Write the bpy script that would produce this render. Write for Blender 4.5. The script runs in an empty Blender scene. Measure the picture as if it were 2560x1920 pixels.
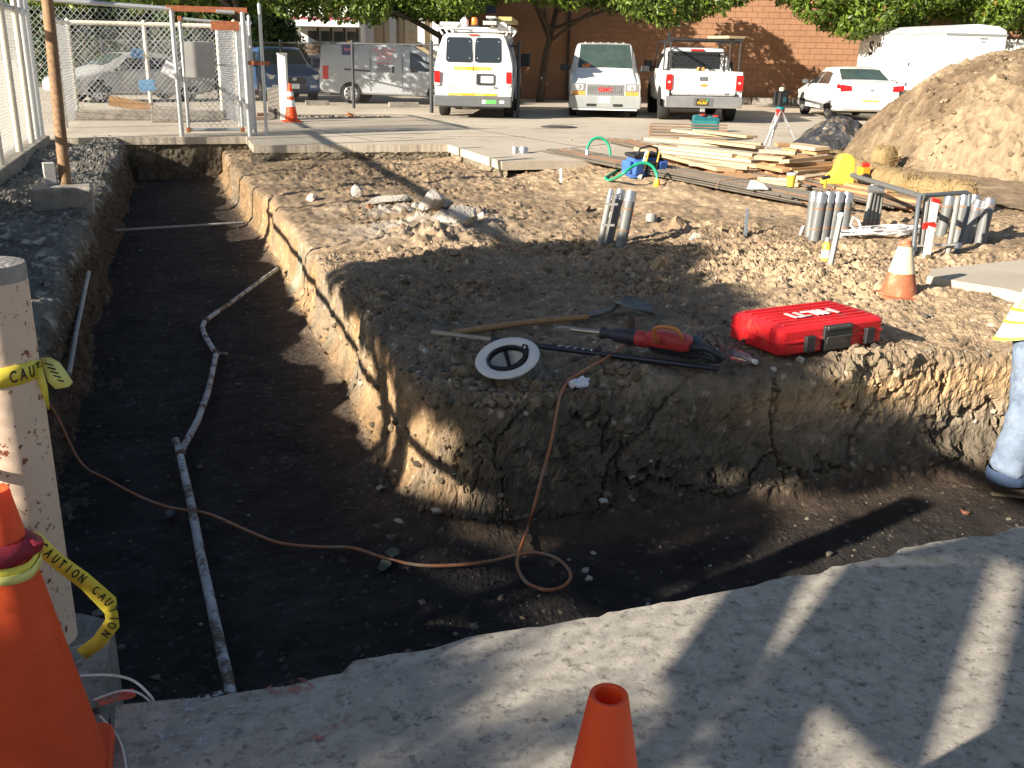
import bpy, bmesh, math, random
import numpy as np
from mathutils import Vector, Matrix, Euler
random.seed(7); rng = np.random.default_rng(7)
S = bpy.context.scene
COL = S.collection
# ------------------------------------------------------------------ camera
FPX, HCAM = 2450.0, 1.55
PITCH, YAW, ROLL = math.radians(18.5), math.radians(-18.7), 0.02
_fw = Vector((-math.sin(YAW)*math.cos(PITCH), math.cos(YAW)*math.cos(PITCH), -math.sin(PITCH)))
_r0 = Vector((math.cos(YAW), math.sin(YAW), 0)); _u0 = _r0.cross(_fw)
_rt = _r0*math.cos(ROLL)+_u0*math.sin(ROLL); _up = _u0*math.cos(ROLL)-_r0*math.sin(ROLL)
cam = bpy.data.cameras.new('camera'); camo = bpy.data.objects.new('camera', cam); COL.objects.link(camo)
camo.matrix_world = Matrix(((_rt.x, _up.x, -_fw.x, 0), (_rt.y, _up.y, -_fw.y, 0), (_rt.z, _up.z, -_fw.z, HCAM), (0, 0, 0, 1)))
cam.sensor_width = 36; cam.lens = FPX/2560*36; cam.clip_end = 2000; cam.clip_start = .05
S.camera = camo
# ------------------------------------------------------------------ world, sun, exposure
SUN_AZ, SUN_EL = math.radians(72), math.radians(22.3)     # direction shadows run (from +Y towards +X), sun height
w = bpy.data.worlds.new('World'); S.world = w; w.use_nodes = True
nt = w.node_tree; sky = nt.nodes.new('ShaderNodeTexSky'); sky.sky_type = 'NISHITA'; sky.sun_disc = False
sky.sun_elevation = SUN_EL; sky.dust_density = 1.0; sky.ozone_density = 1.0; sky.sun_rotation = SUN_AZ+math.pi
nt.links.new(sky.outputs[0], nt.nodes['Background'].inputs[0]); nt.nodes['Background'].inputs[1].default_value = 0.05
sl = bpy.data.lights.new('sun', 'SUN'); sl.energy = 5.0; sl.angle = math.radians(.55); sl.color = (1, .91, .77)
so = bpy.data.objects.new('sun', sl); COL.objects.link(so)
_sd = Vector((math.sin(SUN_AZ)*math.cos(SUN_EL), math.cos(SUN_AZ)*math.cos(SUN_EL), -math.sin(SUN_EL)))
so.rotation_euler = _sd.to_track_quat('-Z', 'Y').to_euler(); so.location = (-20, -8, 20)
S.view_settings.view_transform = 'Standard'; S.view_settings.look = 'None'
S.view_settings.exposure = 1.28; S.view_settings.gamma = 1
# ------------------------------------------------------------------ helpers
def ray(u, v): return _fw+_rt*((u-1280)/FPX)-_up*((v-960)/FPX)
def W(u, v, z=0.0):                       # survey helper: point at height z seen on the plan sheet
    d = ray(u, v); k = (z-HCAM)/d.z; return Vector((0, 0, HCAM))+d*k
def WD(u, v, D): return Vector((0, 0, HCAM))+ray(u, v)*D
def cam2site(x, y): return (x*math.cos(YAW)-y*math.sin(YAW), x*math.sin(YAW)+y*math.cos(YAW))

def tag(o, label=None, cat=None, group=None, kind=None):
    if label: o['label'] = label
    if cat: o['category'] = cat
    if group: o['group'] = group
    if kind: o['kind'] = kind
    return o
def thing(name, label, cat, loc=(0, 0, 0), rz=0, group=None, rot=None):
    o = bpy.data.objects.new(name, None); COL.objects.link(o); o.empty_display_size = .1
    o.location = loc; o.rotation_euler = rot if rot else (0, 0, rz)
    return tag(o, label, cat, group)
def copy_tree(o, parent=None):
    c = o.copy(); COL.objects.link(c); c.parent = parent
    for ch in o.children: copy_tree(ch, c)
    return c

def smooth(P, k=6):
    out = []
    for i in range(len(P)-1):
        p0, p1, p2, p3 = P[max(0, i-1)], P[i], P[i+1], P[min(len(P)-1, i+2)]
        for j in range(k):
            t = j/k; out.append(.5*((2*p1)+(-p0+p2)*t+(2*p0-5*p1+4*p2-p3)*t*t+(-p0+3*p1-3*p2+p3)*t*t*t))
    out.append(P[-1]); return out
class MB:
    def __init__(s): s.v = []; s.f = []
    def add(s, vs, fs):
        b = len(s.v); s.v += [tuple(p) for p in vs]; s.f += [tuple(i+b for i in f) for f in fs]; return s
    def box(s, c, d, rz=0, rot=None):
        m = Euler(rot if rot else (0, 0, rz)).to_matrix(); x, y, z = d[0]/2, d[1]/2, d[2]/2; c = Vector(c)
        vs = [c+m@Vector((a*x, b*y, e*z)) for e in (-1, 1) for b in (-1, 1) for a in (-1, 1)]
        return s.add(vs, [(0, 2, 3, 1), (4, 5, 7, 6), (0, 1, 5, 4), (2, 6, 7, 3), (0, 4, 6, 2), (1, 3, 7, 5)])
    def bar(s, p0, p1, w, h, up=(0, 0, 1)):
        p0, p1 = Vector(p0), Vector(p1); d = (p1-p0).normalized(); up = Vector(up)
        a = d.cross(up)
        if a.length < 1e-4: a = d.cross(Vector((1, 0, 0)))
        a.normalize(); b = a.cross(d)
        vs = [p+a*(i*w/2)+b*(j*h/2) for p in (p0, p1) for i, j in ((-1, -1), (1, -1), (1, 1), (-1, 1))]
        return s.add(vs, [(3, 2, 1, 0), (4, 5, 6, 7), (0, 1, 5, 4), (1, 2, 6, 5), (2, 3, 7, 6), (3, 0, 4, 7)])
    def tube(s, path, r, n=8, caps=True):
        P = [Vector(p) for p in path]; R = r if isinstance(r, (list, tuple)) else [r]*len(P)
        rings = []; prev = None
        for i, p in enumerate(P):
            t = (P[min(i+1, len(P)-1)]-P[max(i-1, 0)]).normalized()
            if prev is None:
                a = t.cross(Vector((0, 0, 1)))
                if a.length < .05: a = t.cross(Vector((1, 0, 0)))
            else: a = prev-t*prev.dot(t)
            a.normalize(); prev = a; b = t.cross(a)
            rings.append([p+(a*math.cos(2*math.pi*k/n)+b*math.sin(2*math.pi*k/n))*R[i] for k in range(n)])
        vs = [q for rg in rings for q in rg]; fs = []
        for i in range(len(P)-1):
            for k in range(n):
                k2 = (k+1) % n; fs.append((i*n+k, i*n+k2, (i+1)*n+k2, (i+1)*n+k))
        if caps: fs.append(tuple(range(n-1, -1, -1))); fs.append(tuple((len(P)-1)*n+k for k in range(n)))
        return s.add(vs, fs)
    def lathe(s, prof, n=24, c=(0, 0, 0), m=None, caps=True, wob=0):
        c = Vector(c); vs = []; fs = []
        for i, (r, z) in enumerate(prof):
            for k in range(n):
                a = 2*math.pi*k/n; rr = r*(1+wob*math.sin(3*a+i)); q = Vector((rr*math.cos(a), rr*math.sin(a), z)); vs.append(c+(m@q if m else q))
        for i in range(len(prof)-1):
            for k in range(n): k2 = (k+1) % n; fs.append((i*n+k, i*n+k2, (i+1)*n+k2, (i+1)*n+k))
        if caps: fs.append(tuple(range(n-1, -1, -1))); fs.append(tuple((len(prof)-1)*n+k for k in range(n)))
        return s.add(vs, fs)
    def prism(s, poly, off):            # polygon (3-D points, one plane) pushed along off
        n = len(poly); P = [Vector(p) for p in poly]; off = Vector(off)
        return s.add(P+[p+off for p in P], [tuple(range(n-1, -1, -1)), tuple(range(n, 2*n))]+[(i, (i+1) % n, n+(i+1) % n, n+i) for i in range(n)])
    def rock(s, c, r, sq=(1, 1, .7), rz=0, seed=0):
        R = random.Random(seed); bm = bmesh.new(); bmesh.ops.create_icosphere(bm, subdivisions=2, radius=1)
        k = [Vector((R.uniform(-1, 1), R.uniform(-1, 1), R.uniform(-1, 1))).normalized() for _ in range(11)]; h = [R.uniform(.35, .85) for _ in range(11)]
        cs, sn = math.cos(rz), math.sin(rz); vs = []
        for v in bm.verts:
            p = v.co.copy()
            for a, b in zip(k, h):
                e = p.dot(a)
                if e > b: p -= a*(e-b)
            p *= 1+R.uniform(-.09, .09); p = Vector((p.x*sq[0], p.y*sq[1], p.z*sq[2]))*r
            vs.append((c[0]+p.x*cs-p.y*sn, c[1]+p.x*sn+p.y*cs, c[2]+p.z))
        fs = [tuple(v.index for v in f.verts) for f in bm.faces]; bm.free(); return s.add(vs, fs)
    def build(s, name, m, parent=None, smooth=None, bevel=0, loc=None, kind=None):
        me = bpy.data.meshes.new(name); me.from_pydata(s.v, [], s.f); me.update()
        o = bpy.data.objects.new(name, me); COL.objects.link(o)
        if m: me.materials.append(m)
        if smooth:
            me.shade_smooth(); me.set_sharp_from_angle(angle=math.radians(smooth))
        if parent: o.parent = parent
        if loc: o.location = loc
        if bevel:
            b = o.modifiers.new('bevel', 'BEVEL'); b.width = bevel; b.segments = 2; b.limit_method = 'ANGLE'
        if kind: o['kind'] = kind
        return o

def np_mesh(name, V, Q, m, smooth=True, cols=None):
    me = bpy.data.meshes.new(name); V = np.asarray(V, np.float32); Q = np.asarray(Q, np.int32); k = Q.shape[1]
    me.vertices.add(len(V)); me.vertices.foreach_set('co', V.ravel())
    me.loops.add(Q.size); me.loops.foreach_set('vertex_index', Q.ravel())
    me.polygons.add(len(Q)); me.polygons.foreach_set('loop_start', np.arange(0, Q.size, k, dtype=np.int32)); me.polygons.foreach_set('loop_total', np.full(len(Q), k, np.int32))
    me.polygons.foreach_set('use_smooth', np.full(len(Q), smooth, bool))
    if cols is not None:
        a = me.color_attributes.new('Col', 'FLOAT_COLOR', 'POINT'); c = np.ones((len(V), 4), np.float32); c[:, :3] = cols; a.data.foreach_set('color', c.ravel())
    me.update(calc_edges=True); me.validate()
    o = bpy.data.objects.new(name, me); COL.objects.link(o)
    if m: me.materials.append(m)
    return o
def grid_faces(nr, nc):
    i = np.arange(nr-1)[:, None]*nc+np.arange(nc-1)[None, :]
    return np.stack([i, i+1, i+nc+1, i+nc], -1).reshape(-1, 4)

# numpy noise
def _h(ix, iy, s):
    n = (ix.astype(np.int64)*374761393+iy.astype(np.int64)*668265263+s*974634777) & 0xFFFFFFFF
    n = ((n ^ (n >> 13))*1274126177) & 0xFFFFFFFF; n = n ^ (n >> 16); return (n & 0xFFFFFF)/float(0x1000000)
def vn(x, y, s=0):
    ix, iy = np.floor(x), np.floor(y); fx, fy = x-ix, y-iy; fx = fx*fx*fx*(fx*(fx*6-15)+10); fy = fy*fy*fy*(fy*(fy*6-15)+10)
    ix = ix.astype(np.int64); iy = iy.astype(np.int64)
    return (_h(ix, iy, s)*(1-fx)+_h(ix+1, iy, s)*fx)*(1-fy)+(_h(ix, iy+1, s)*(1-fx)+_h(ix+1, iy+1, s)*fx)*fy
def fbm(x, y, s=0, o=4, g=.5):
    t = 0; a = 1; k = 0
    for i in range(o): t = t+a*vn(x*2**i+17.3*i, y*2**i-9.1*i, s+i); k += a; a *= g
    return t/k
def worley(x, y, s=0):
    ix, iy = np.floor(x).astype(np.int64), np.floor(y).astype(np.int64); f1 = np.full(x.shape, 9.); f2 = f1.copy(); idv = np.zeros(x.shape)
    for a in (-1, 0, 1):
        for b in (-1, 0, 1):
            cx, cy = ix+a, iy+b; d = np.hypot(cx+_h(cx, cy, s)-x, cy+_h(cx, cy, s+5)-y); r = _h(cx, cy, s+9)
            m = d < f1; f2 = np.where(m, f1, np.minimum(f2, d)); idv = np.where(m, r, idv); f1 = np.where(m, d, f1)
    return f1, f2, idv
def sst(a, b, x): t = np.clip((x-a)/(b-a), 0, 1); return t*t*(3-2*t)

# materials
def _n(t, k, **kw):
    n = t.nodes.new(k)
    for a, b in kw.items(): setattr(n, a, b)
    return n
_M = {}
def mat(name, col=(.5, .5, .5), rough=.7, metal=0, var=.2, vs=5, bump=.15, bs=60, pos=False, attr=False, spot=None, spots=8, spotw=(.62, .68), bd=.01, trans=0, coat=0, emit=None, spec=.5, grain=None, squash=None, alpha=1):
    if name in _M: return _M[name]
    m = bpy.data.materials.new(name); m.use_nodes = True; t = m.node_tree; L = t.links.new; p = t.nodes['Principled BSDF']
    p.inputs['Roughness'].default_value = rough; p.inputs['Metallic'].default_value = metal; p.inputs['Specular IOR Level'].default_value = spec
    if coat: p.inputs['Coat Weight'].default_value = coat; p.inputs['Coat Roughness'].default_value = .08
    if trans: p.inputs['Transmission Weight'].default_value = trans
    if alpha < 1: p.inputs['Alpha'].default_value = alpha
    if pos: co = _n(t, 'ShaderNodeNewGeometry').outputs['Position']
    else: co = _n(t, 'ShaderNodeTexCoord').outputs['Object']
    if squash:
        mp = _n(t, 'ShaderNodeMapping'); mp.inputs['Scale'].default_value = squash; L(co, mp.inputs[0]); co = mp.outputs[0]
    no = _n(t, 'ShaderNodeTexNoise'); no.inputs['Scale'].default_value = vs; no.inputs['Detail'].default_value = 6; no.inputs['Roughness'].default_value = .65; L(co, no.inputs['Vector'])
    mr = _n(t, 'ShaderNodeMapRange'); mr.inputs[1].default_value = .25; mr.inputs[2].default_value = .75; mr.inputs[3].default_value = 1-var; mr.inputs[4].default_value = 1+var; L(no.outputs[0], mr.inputs[0])
    mx = _n(t, 'ShaderNodeVectorMath', operation='SCALE'); L(mr.outputs[0], mx.inputs['Scale'])
    if attr: at = _n(t, 'ShaderNodeAttribute', attribute_name='Col'); L(at.outputs['Color'], mx.inputs[0])
    else: mx.inputs[0].default_value = col[:3]
    out = mx.outputs[0]
    for i, sp in enumerate([spot] if spot and not isinstance(spot[0], (tuple, list)) else (spot or [])):
        n2 = _n(t, 'ShaderNodeTexNoise'); n2.inputs['Scale'].default_value = spots*(1+.7*i); n2.inputs['Detail'].default_value = 5; n2.inputs['Roughness'].default_value = .7; L(co, n2.inputs['Vector'])
        r2 = _n(t, 'ShaderNodeMapRange'); r2.inputs[1].default_value = spotw[0]; r2.inputs[2].default_value = spotw[1]; L(n2.outputs[0], r2.inputs[0])
        mm = _n(t, 'ShaderNodeMix', data_type='RGBA'); L(r2.outputs[0], mm.inputs['Factor']); L(out, mm.inputs['A']); mm.inputs['B'].default_value = (*sp, 1); out = mm.outputs['Result']
    L(out, p.inputs['Base Color'])
    if bump:
        nb = _n(t, 'ShaderNodeTexNoise'); nb.inputs['Scale'].default_value = bs; nb.inputs['Detail'].default_value = 4; L(co, nb.inputs['Vector'])
        bp = _n(t, 'ShaderNodeBump'); bp.inputs['Strength'].default_value = bump; bp.inputs['Distance'].default_value = bd; L(nb.outputs[0], bp.inputs['Height']); L(bp.outputs[0], p.inputs['Normal'])
    if emit: p.inputs['Emission Color'].default_value = (*emit[:3], 1); p.inputs['Emission Strength'].default_value = emit[3]
    _M[name] = m; return m
def plasticmat(name, col, tr=.25, **kw):
    m = mat(name, col, **kw); t = m.node_tree; p = t.nodes['Principled BSDF']; a = _n(t, 'ShaderNodeBsdfTranslucent'); a.inputs[0].default_value = (*col, 1); x = _n(t, 'ShaderNodeMixShader'); x.inputs[0].default_value = tr
    t.links.new(p.outputs[0], x.inputs[1]); t.links.new(a.outputs[0], x.inputs[2]); t.links.new(x.outputs[0], t.nodes['Material Output'].inputs[0]); return m
def leafmat(name, a, b):
    m = bpy.data.materials.new(name); m.use_nodes = True; t = m.node_tree; L = t.links.new; p = t.nodes['Principled BSDF']
    at = _n(t, 'ShaderNodeAttribute', attribute_name='Col'); L(at.outputs['Color'], p.inputs['Base Color']); p.inputs['Roughness'].default_value = .45
    tr = _n(t, 'ShaderNodeBsdfTranslucent'); L(at.outputs['Color'], tr.inputs[0]); ms = _n(t, 'ShaderNodeMixShader'); ms.inputs[0].default_value = .3
    L(p.outputs[0], ms.inputs[1]); L(tr.outputs[0], ms.inputs[2]); L(ms.outputs[0], t.nodes['Material Output'].inputs[0]); return m
def text_mesh(txt, size, ext=.002, align='CENTER', bold=0, shear=0):
    c = bpy.data.curves.new('t', 'FONT'); c.body = txt; c.size = size; c.extrude = ext; c.align_x = align; c.align_y = 'CENTER'; c.offset = bold; c.shear = shear; c.resolution_u = 3
    o = bpy.data.objects.new('t', c); me = bpy.data.meshes.new_from_object(o); bpy.data.objects.remove(o); return me
def lettering(txt, size, m, parent, loc, xdir, ydir, bold=0, align='CENTER', name='lettering', ext=.002, shear=0, xs=1):
    me = text_mesh(txt, size, ext, align, bold, shear); me.materials.clear(); me.materials.append(m)
    o = bpy.data.objects.new(name, me); COL.objects.link(o); x = Vector(xdir).normalized(); y = Vector(ydir); y = (y-x*y.dot(x)).normalized(); z = x.cross(y)
    x = x*xs
    o.parent = parent; o.matrix_local = Matrix(((x.x, y.x, z.x, loc[0]), (x.y, y.y, z.y, loc[1]), (x.z, y.z, z.z, loc[2]), (0, 0, 0, 1))); return o
# ================================================================== ground, slabs, excavation
M_soil = mat('soil', rough=.95, attr=True, var=.32, vs=9, bump=.6, bs=60, bd=.016, pos=True, spec=.15)
M_lot = mat('lot_concrete', (.46, .40, .315), rough=.9, var=.16, vs=.8, bump=.2, bs=30, pos=True, spot=[(.34, .275, .195), (.52, .46, .37)], spots=.5, spotw=(.5, .75))
M_slab = mat('slab_concrete', (.39, .35, .295), rough=.9, var=.34, vs=14, bump=.22, bs=95, bd=.006, pos=True, spot=[(.29, .255, .215), (.22, .195, .165), (.47, .43, .38), (.17, .15, .13), (.13, .115, .10)], spots=7, spotw=(.56, .68))
M_slab_dark = mat('slab_concrete_dark', (.20, .19, .175), rough=.85, var=.4, vs=12, bump=.6, bs=70, pos=True, spot=[(.07, .07, .07), (.40, .39, .38), (.12, .11, .1)], spots=18, spotw=(.58, .7))  # darker concrete for the corner panel and the bollard footing
M_curb = mat('old_concrete', (.30, .27, .23), rough=.9, var=.3, vs=6, bump=.5, bs=40, bd=.015, pos=True, spot=(.12, .10, .08), spots=5, spotw=(.5, .7))
M_base = mat('base_gravel', (.20, .165, .115), rough=.95, var=.45, vs=25, bump=.8, bs=45, bd=.03, pos=True)

# far-reaching ground under everything
g = MB().add([(-900, -900, -1.6), (900, -900, -1.6), (900, 900, -1.6), (-900, 900, -1.6)], [(0, 1, 2, 3)]).build('ground', mat('earth', (.16, .13, .09), pos=True, vs=.2)); g['kind'] = 'structure'

def slab(name, poly, z, th, m, rough_edges=None):
    """flat concrete sheet with an uneven broken outline"""
    P = []
    n = len(poly)
    for i in range(n):
        a, b = Vector(poly[i]), Vector(poly[(i+1) % n])
        if rough_edges and i in rough_edges:
            k = max(2, int((b-a).length/.035)); d = (b-a).normalized(); nn = Vector((d.y, -d.x)); amp = rough_edges[i]
            for j in range(k):
                t = j/k; q = a+(b-a)*t; e = min(1, min(t, 1-t)*k/3)
                o = (fbm(np.array([t*k*.22]), np.array([i*7.7]), 3, 4)[0]-.5)*2*amp*e+(random.random()-.5)*amp*.35*e; P.append(q+nn*o)
        else: P.append(a)
    mb = MB(); mb.prism([(p.x, p.y, z-th) for p in P], (0, 0, th)); o = mb.build(name, m, bevel=0); o['kind'] = 'structure'; return o
R0 = 70
slab('parking_lot', [(-R0, 19.75), (1.25, 19.75), (1.25, 17.9), (4.68, 17.75), (4.74, 14.7), (R0*1.5, 14.7), (R0*1.5, 130), (-R0, 130)], 0, .13, M_lot, {0: .012, 1: .012, 2: .012, 3: .012})
slab('parking_lot_side', [(-R0, -40), (-2.62, -40), (-2.62, 19.74), (-R0, 19.74)], -.004, .2, M_lot)
slab('concrete_slab', [(-.26, -30), (9.59, -30), (9.59, 2.41), (2.75, 2.40), (1.2, 2.30), (.335, 2.272), (.295, 2.225), (-.02, 2.218), (-.26, 2.255)], 0, .16, M_slab, {2: .03, 3: .03, 4: .025, 6: .02, 7: .014})
slab('concrete_slab_corner', [(-2.6, -30), (-.275, -30), (-.275, 2.24), (-2.6, 2.22)], -.006, .16, M_slab_dark)

M_joint = mat('joint_gap', (.05, .045, .04), rough=.95)
for (a, b) in (((1040, 300), (1480, 372)), ((1300, 384), (1560, 356)), ((760, 318), (930, 352)), ((1560, 356), (1640, 345))):
    p, q = W(*a), W(*b); o_ = MB().bar((p.x, p.y, .003), (q.x, q.y, .003), .018, .004).build('expansion_joint', M_joint); o_['kind'] = 'structure'
for _ in range(9):
    p = W(random.uniform(800, 1400), random.uniform(275, 350)); P_ = [p]
    for k in range(7): P_.append(P_[-1]+Vector((random.uniform(-.1, .5), random.uniform(-.2, .2), 0)))
    o_ = MB()
    for i in range(7): o_.bar((P_[i].x, P_[i].y, .002), (P_[i+1].x, P_[i+1].y, .002), .012, .003)
    o_.build('crack', M_joint)['kind'] = 'structure'
# ---- excavation: unrolled sheet (pad top -> rounded edge -> face -> floor)
XE, YE, RC = 1.10, 4.42, .42
def ztop(x, y):
    z = -.07-.15*sst(5.5, 10, y)-.03*sst(11, 16, y)
    z = z+sst(4.6, 6.6, x)*(.16*sst(7, 12, y)) + .05*sst(5.5, 8, x)*sst(4, 6, y)
    return np.minimum(z, -.02)
ZF = -.77
# profile table
def _profile(hf, f0=-.06, f1=.10):
    sg = np.linspace(-.5, 1.6, 1400); ds = sg[1]-sg[0]
    ph = math.radians(86)*sst(-.10, .10, sg)*(1-sst(hf+f0, hf+f1, sg))
    dr = np.cumsum(np.sin(ph))*ds; ou = -.5+np.cumsum(np.cos(ph))*ds; return sg, ou, dr
HF = .60
for _ in range(6):
    _sg, _ou, _dr = _profile(HF); HF += (.55-_dr[-1])
HF2 = HF
for _ in range(8):
    _sg2, _ou2, _dr2 = _profile(HF2, -.20, .24); HF2 += (.55-_dr2[-1])
def facets(x, y, s):
    ix, iy = np.floor(x).astype(np.int64), np.floor(y).astype(np.int64); f1 = np.full(x.shape, 9.); h = np.zeros(x.shape); i_ = np.zeros(x.shape)
    for a in (-1, 0, 1):
        for b in (-1, 0, 1):
            cx, cy = ix+a, iy+b; r = _h(cx, cy, s+9); ox = cx+_h(cx, cy, s)-x; oy = cy+_h(cx, cy, s+5)-y; d = np.hypot(ox, oy)-.25*r
            q = r+(_h(cx, cy, s+2)-.5)*2.2*ox+(_h(cx, cy, s+3)-.5)*2.2*oy
            m = d < f1; h = np.where(m, q, h); i_ = np.where(m, r, i_); f1 = np.where(m, d, f1)
    return h, i_
def pad_sheet(name, aa, bb, fine):
    A, B = np.meshgrid(aa, bb); nr, nc = A.shape
    wob = .05*(fbm(B*1.1, B*0+3, 5, 3)-.5)+.10*(vn(B*2.3, B*0, 8)-.5)*.6; xe = XE+wob-.28*sst(11, 18, B)
    wy = .10*(fbm(A*1.0, A*0+9, 15, 3)-.5); ye = YE+wy
    px, py = A-xe, B-ye
    ins = np.minimum(px, py); inr = (px < RC) & (py < RC)
    dx, dy = RC-px, RC-py; dd = np.hypot(dx, dy)+1e-9
    d = np.where(inr, RC-dd, ins)
    nx = np.where(inr, dx/dd, np.where(px < py, 1., 0.)); ny = np.where(inr, dy/dd, np.where(px < py, 0., 1.))
    sg = -d; ou = np.interp(sg, _sg, _ou); ou = np.where(sg > 1.6, _ou[-1]+sg-1.6, np.where(sg < -.5, sg, ou)); dr = np.interp(sg, _sg, _dr)
    fw_ = np.where(inr, np.clip(dy/(dx+dy+1e-9), 0, 1), (py < px)*1.); fw_ = fw_*sst(1.2, 2.2, A)
    ou2 = np.interp(sg, _sg, _ou2); ou2 = np.where(sg > 1.6, _ou2[-1]+sg-1.6, np.where(sg < -.5, sg, ou2)); ou = ou*(1-fw_)+ou2*fw_; dr = dr*(1-fw_)+np.interp(sg, _sg, _dr2)*fw_
    k = sg-ou; X = A+nx*k; Y = B+ny*k
    zt = ztop(X, Y); hh = (zt-ZF)/.55*1.0
    Z = zt-dr*hh
    top = 1-sst(-.02, .08, sg); flo = sst(HF-.04, HF+.12, sg); face = np.clip(1-top-flo, 0, 1)
    frontw = np.where(inr, np.clip(dy/(dx+dy+1e-9), 0, 1), (py < px)*1.)
    # relief
    f1, f2, idc = worley(A*13, B*13, 2); c1 = np.clip((f2-f1)*2.2, 0, 1)
    g1, g2, idg = worley(A*31, B*31, 4); c2 = np.clip((g2-g1)*2.2, 0, 1)
    h1, h2, idh = worley(A*5.2, B*5.2, 6); c0 = np.clip((h2-h1)*3, 0, 1)
    big = fbm(A*1.3, B*1.3, 21, 4)-.5; mid = fbm(A*6, B*6, 22, 4)-.5; fin = fbm(A*26, B*26, 23, 3)-.5
    clod = fbm(A*.9+4, B*.9, 31, 3); cw = sst(.40, .58, clod)*.9+.25
    rid = 1-np.abs(2*fbm(A*7+.5*mid, B*7, 24, 4, .6)-1); rid2 = 1-np.abs(2*fbm(A*19, B*19+mid, 25, 4, .65)-1)
    Dtop = .10*big+.05*mid+.022*fin+cw*(.055*(rid-.75)+.028*(rid2-.75)+.006*(c2-.5)*idg)
    wa, wb_ = A+.05*(fbm(A*9, B*9, 26, 3)-.5), B+.05*(fbm(A*9+7, B*9, 27, 3)-.5)
    fa, idp = facets(wa*11, wb_*11, 28); fb_, idq = facets(wa*26, wb_*26, 29); cp = 1.0
    Dtop = Dtop+cw*(.016*(fa-.5)*(idp > .45)+.008*(fb_-.5))
    Dfront = .07*big+.045*mid+.010*fin+(1-.45*sst(2.2, 3.2, A))*(.014*(fa-.5)+.009*(fb_-.5)+.010*(rid-.75)+.013*(rid2-.75))
    stri = fbm(B*9+2*big, A*1.5, 41, 4)-.5
    Dleft = .08*big+.05*stri+.02*mid+.008*fin+.006*(c2-.5)*idg+.02*(rid2-.75)-.05*(vn(B*.62, B*0+.5, 44) > .72)*vn(B*9, A*4, 45)
    Dflo = .035*big+.016*mid+.006*fin+.010*(c2-.5)*(idg > .75)+.012*(fbm(A*3.2, B*14, 51, 3)-.5)
    Df = Dfront*frontw+Dleft*(1-frontw)
    D = Dtop*top+Df*face+Dflo*flo
    # cracks in the faces and along the rim
    q1, q2, _ = worley(A*1.7+.6*mid, B*1.7+.6*mid, 61); crack = np.clip(1-(q2-q1)*22, 0, 1)
    D = D-.05*crack*(face*(.4+.6*frontw)+.35*top*sst(-1.2, -.1, sg))
    # mounds of loose dirt on top
    for mx, my, mr, mh in ((2.35, 9.6, .55, .16), (2.9, 10.7, .5, .12), (3.9, 7.2, .8, .06), (2.0, 8.3, .7, .06), (4.6, 6.1, .7, .07), (2.3, 11.6, .6, .09), (5.2, 9.3, .8, .06), (3.0, 15.6, 1.4, .06), (1.9, 13.4, .9, .05)):
        D = D+top*mh*np.exp(-((X-mx)**2+(Y-my)**2)/(mr*mr))*(.7+.6*(c1*idc)+.8*mid)
    # loose spill at foot of faces
    foot = np.exp(-((sg-HF-.02)/.10)**2); D = D+foot*(.05+.07*mid+.03*c1*idc)
    P = np.stack([X, Y, Z], -1); du = np.gradient(P, axis=1); dv = np.gradient(P, axis=0); N = np.cross(du, dv); N /= np.linalg.norm(N, axis=-1, keepdims=True)+1e-12
    P = P+N*D[..., None]
    # colour of the soil itself
    def c(r, g_, b): return np.array([r, g_, b])[None, None, :]
    pt = fbm(A*.7, B*.7, 71, 4)[..., None]; pm = fbm(A*4, B*4, 72, 4)[..., None]; pf = fbm(A*15, B*15, 73, 3)[..., None]
    ct = c(.38, .275, .175)*(1-sst(.48, .68, pt))+c(.27, .195, .125)*sst(.48, .68, pt)
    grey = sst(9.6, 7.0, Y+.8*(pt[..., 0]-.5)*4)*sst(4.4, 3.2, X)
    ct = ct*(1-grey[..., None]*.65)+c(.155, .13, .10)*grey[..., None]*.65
    wht = np.exp(-(((X-2.45)/.75)**2+((Y-10.6)/1.1)**2))*sst(.42, .62, fbm(A*2.2, B*2.2, 74, 4)+.1); ct = ct*(1-.8*wht[..., None])+c(.50, .46, .40)*.8*wht[..., None]
    ct = ct*(.72+.56*pm)*(.8+.4*pf)*(.80+.12*idc+.12*idg+.25*(rid-.75)+.4*(rid2-.75))[..., None]
    zr = (zt-P[..., 2])/.6                                           # depth below rim 0..1
    och = sst(.30, .60, fbm(B*1.6, A*.8, 81, 4)*.75+pm[..., 0]*.25)[..., None]
    cl = c(.26, .21, .15)*(1-och)+c(.36, .235, .125)*och
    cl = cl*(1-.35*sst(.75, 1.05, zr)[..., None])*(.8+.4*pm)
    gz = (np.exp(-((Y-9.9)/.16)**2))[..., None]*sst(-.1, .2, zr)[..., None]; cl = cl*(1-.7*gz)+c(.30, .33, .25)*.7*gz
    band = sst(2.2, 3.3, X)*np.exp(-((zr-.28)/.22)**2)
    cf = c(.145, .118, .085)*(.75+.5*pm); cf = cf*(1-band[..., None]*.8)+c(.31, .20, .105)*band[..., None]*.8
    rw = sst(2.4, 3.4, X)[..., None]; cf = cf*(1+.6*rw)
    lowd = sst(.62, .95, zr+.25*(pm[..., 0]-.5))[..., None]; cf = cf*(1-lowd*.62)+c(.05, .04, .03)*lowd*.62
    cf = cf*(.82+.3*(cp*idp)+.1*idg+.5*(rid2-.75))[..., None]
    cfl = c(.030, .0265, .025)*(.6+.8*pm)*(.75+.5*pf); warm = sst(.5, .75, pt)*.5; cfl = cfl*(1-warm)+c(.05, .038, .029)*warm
    near_f = np.exp(-((sg-HF)/.3)**2)[..., None]; cfl = cfl*(1-.5*near_f)+c(.15, .105, .07)*.5*near_f
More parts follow.
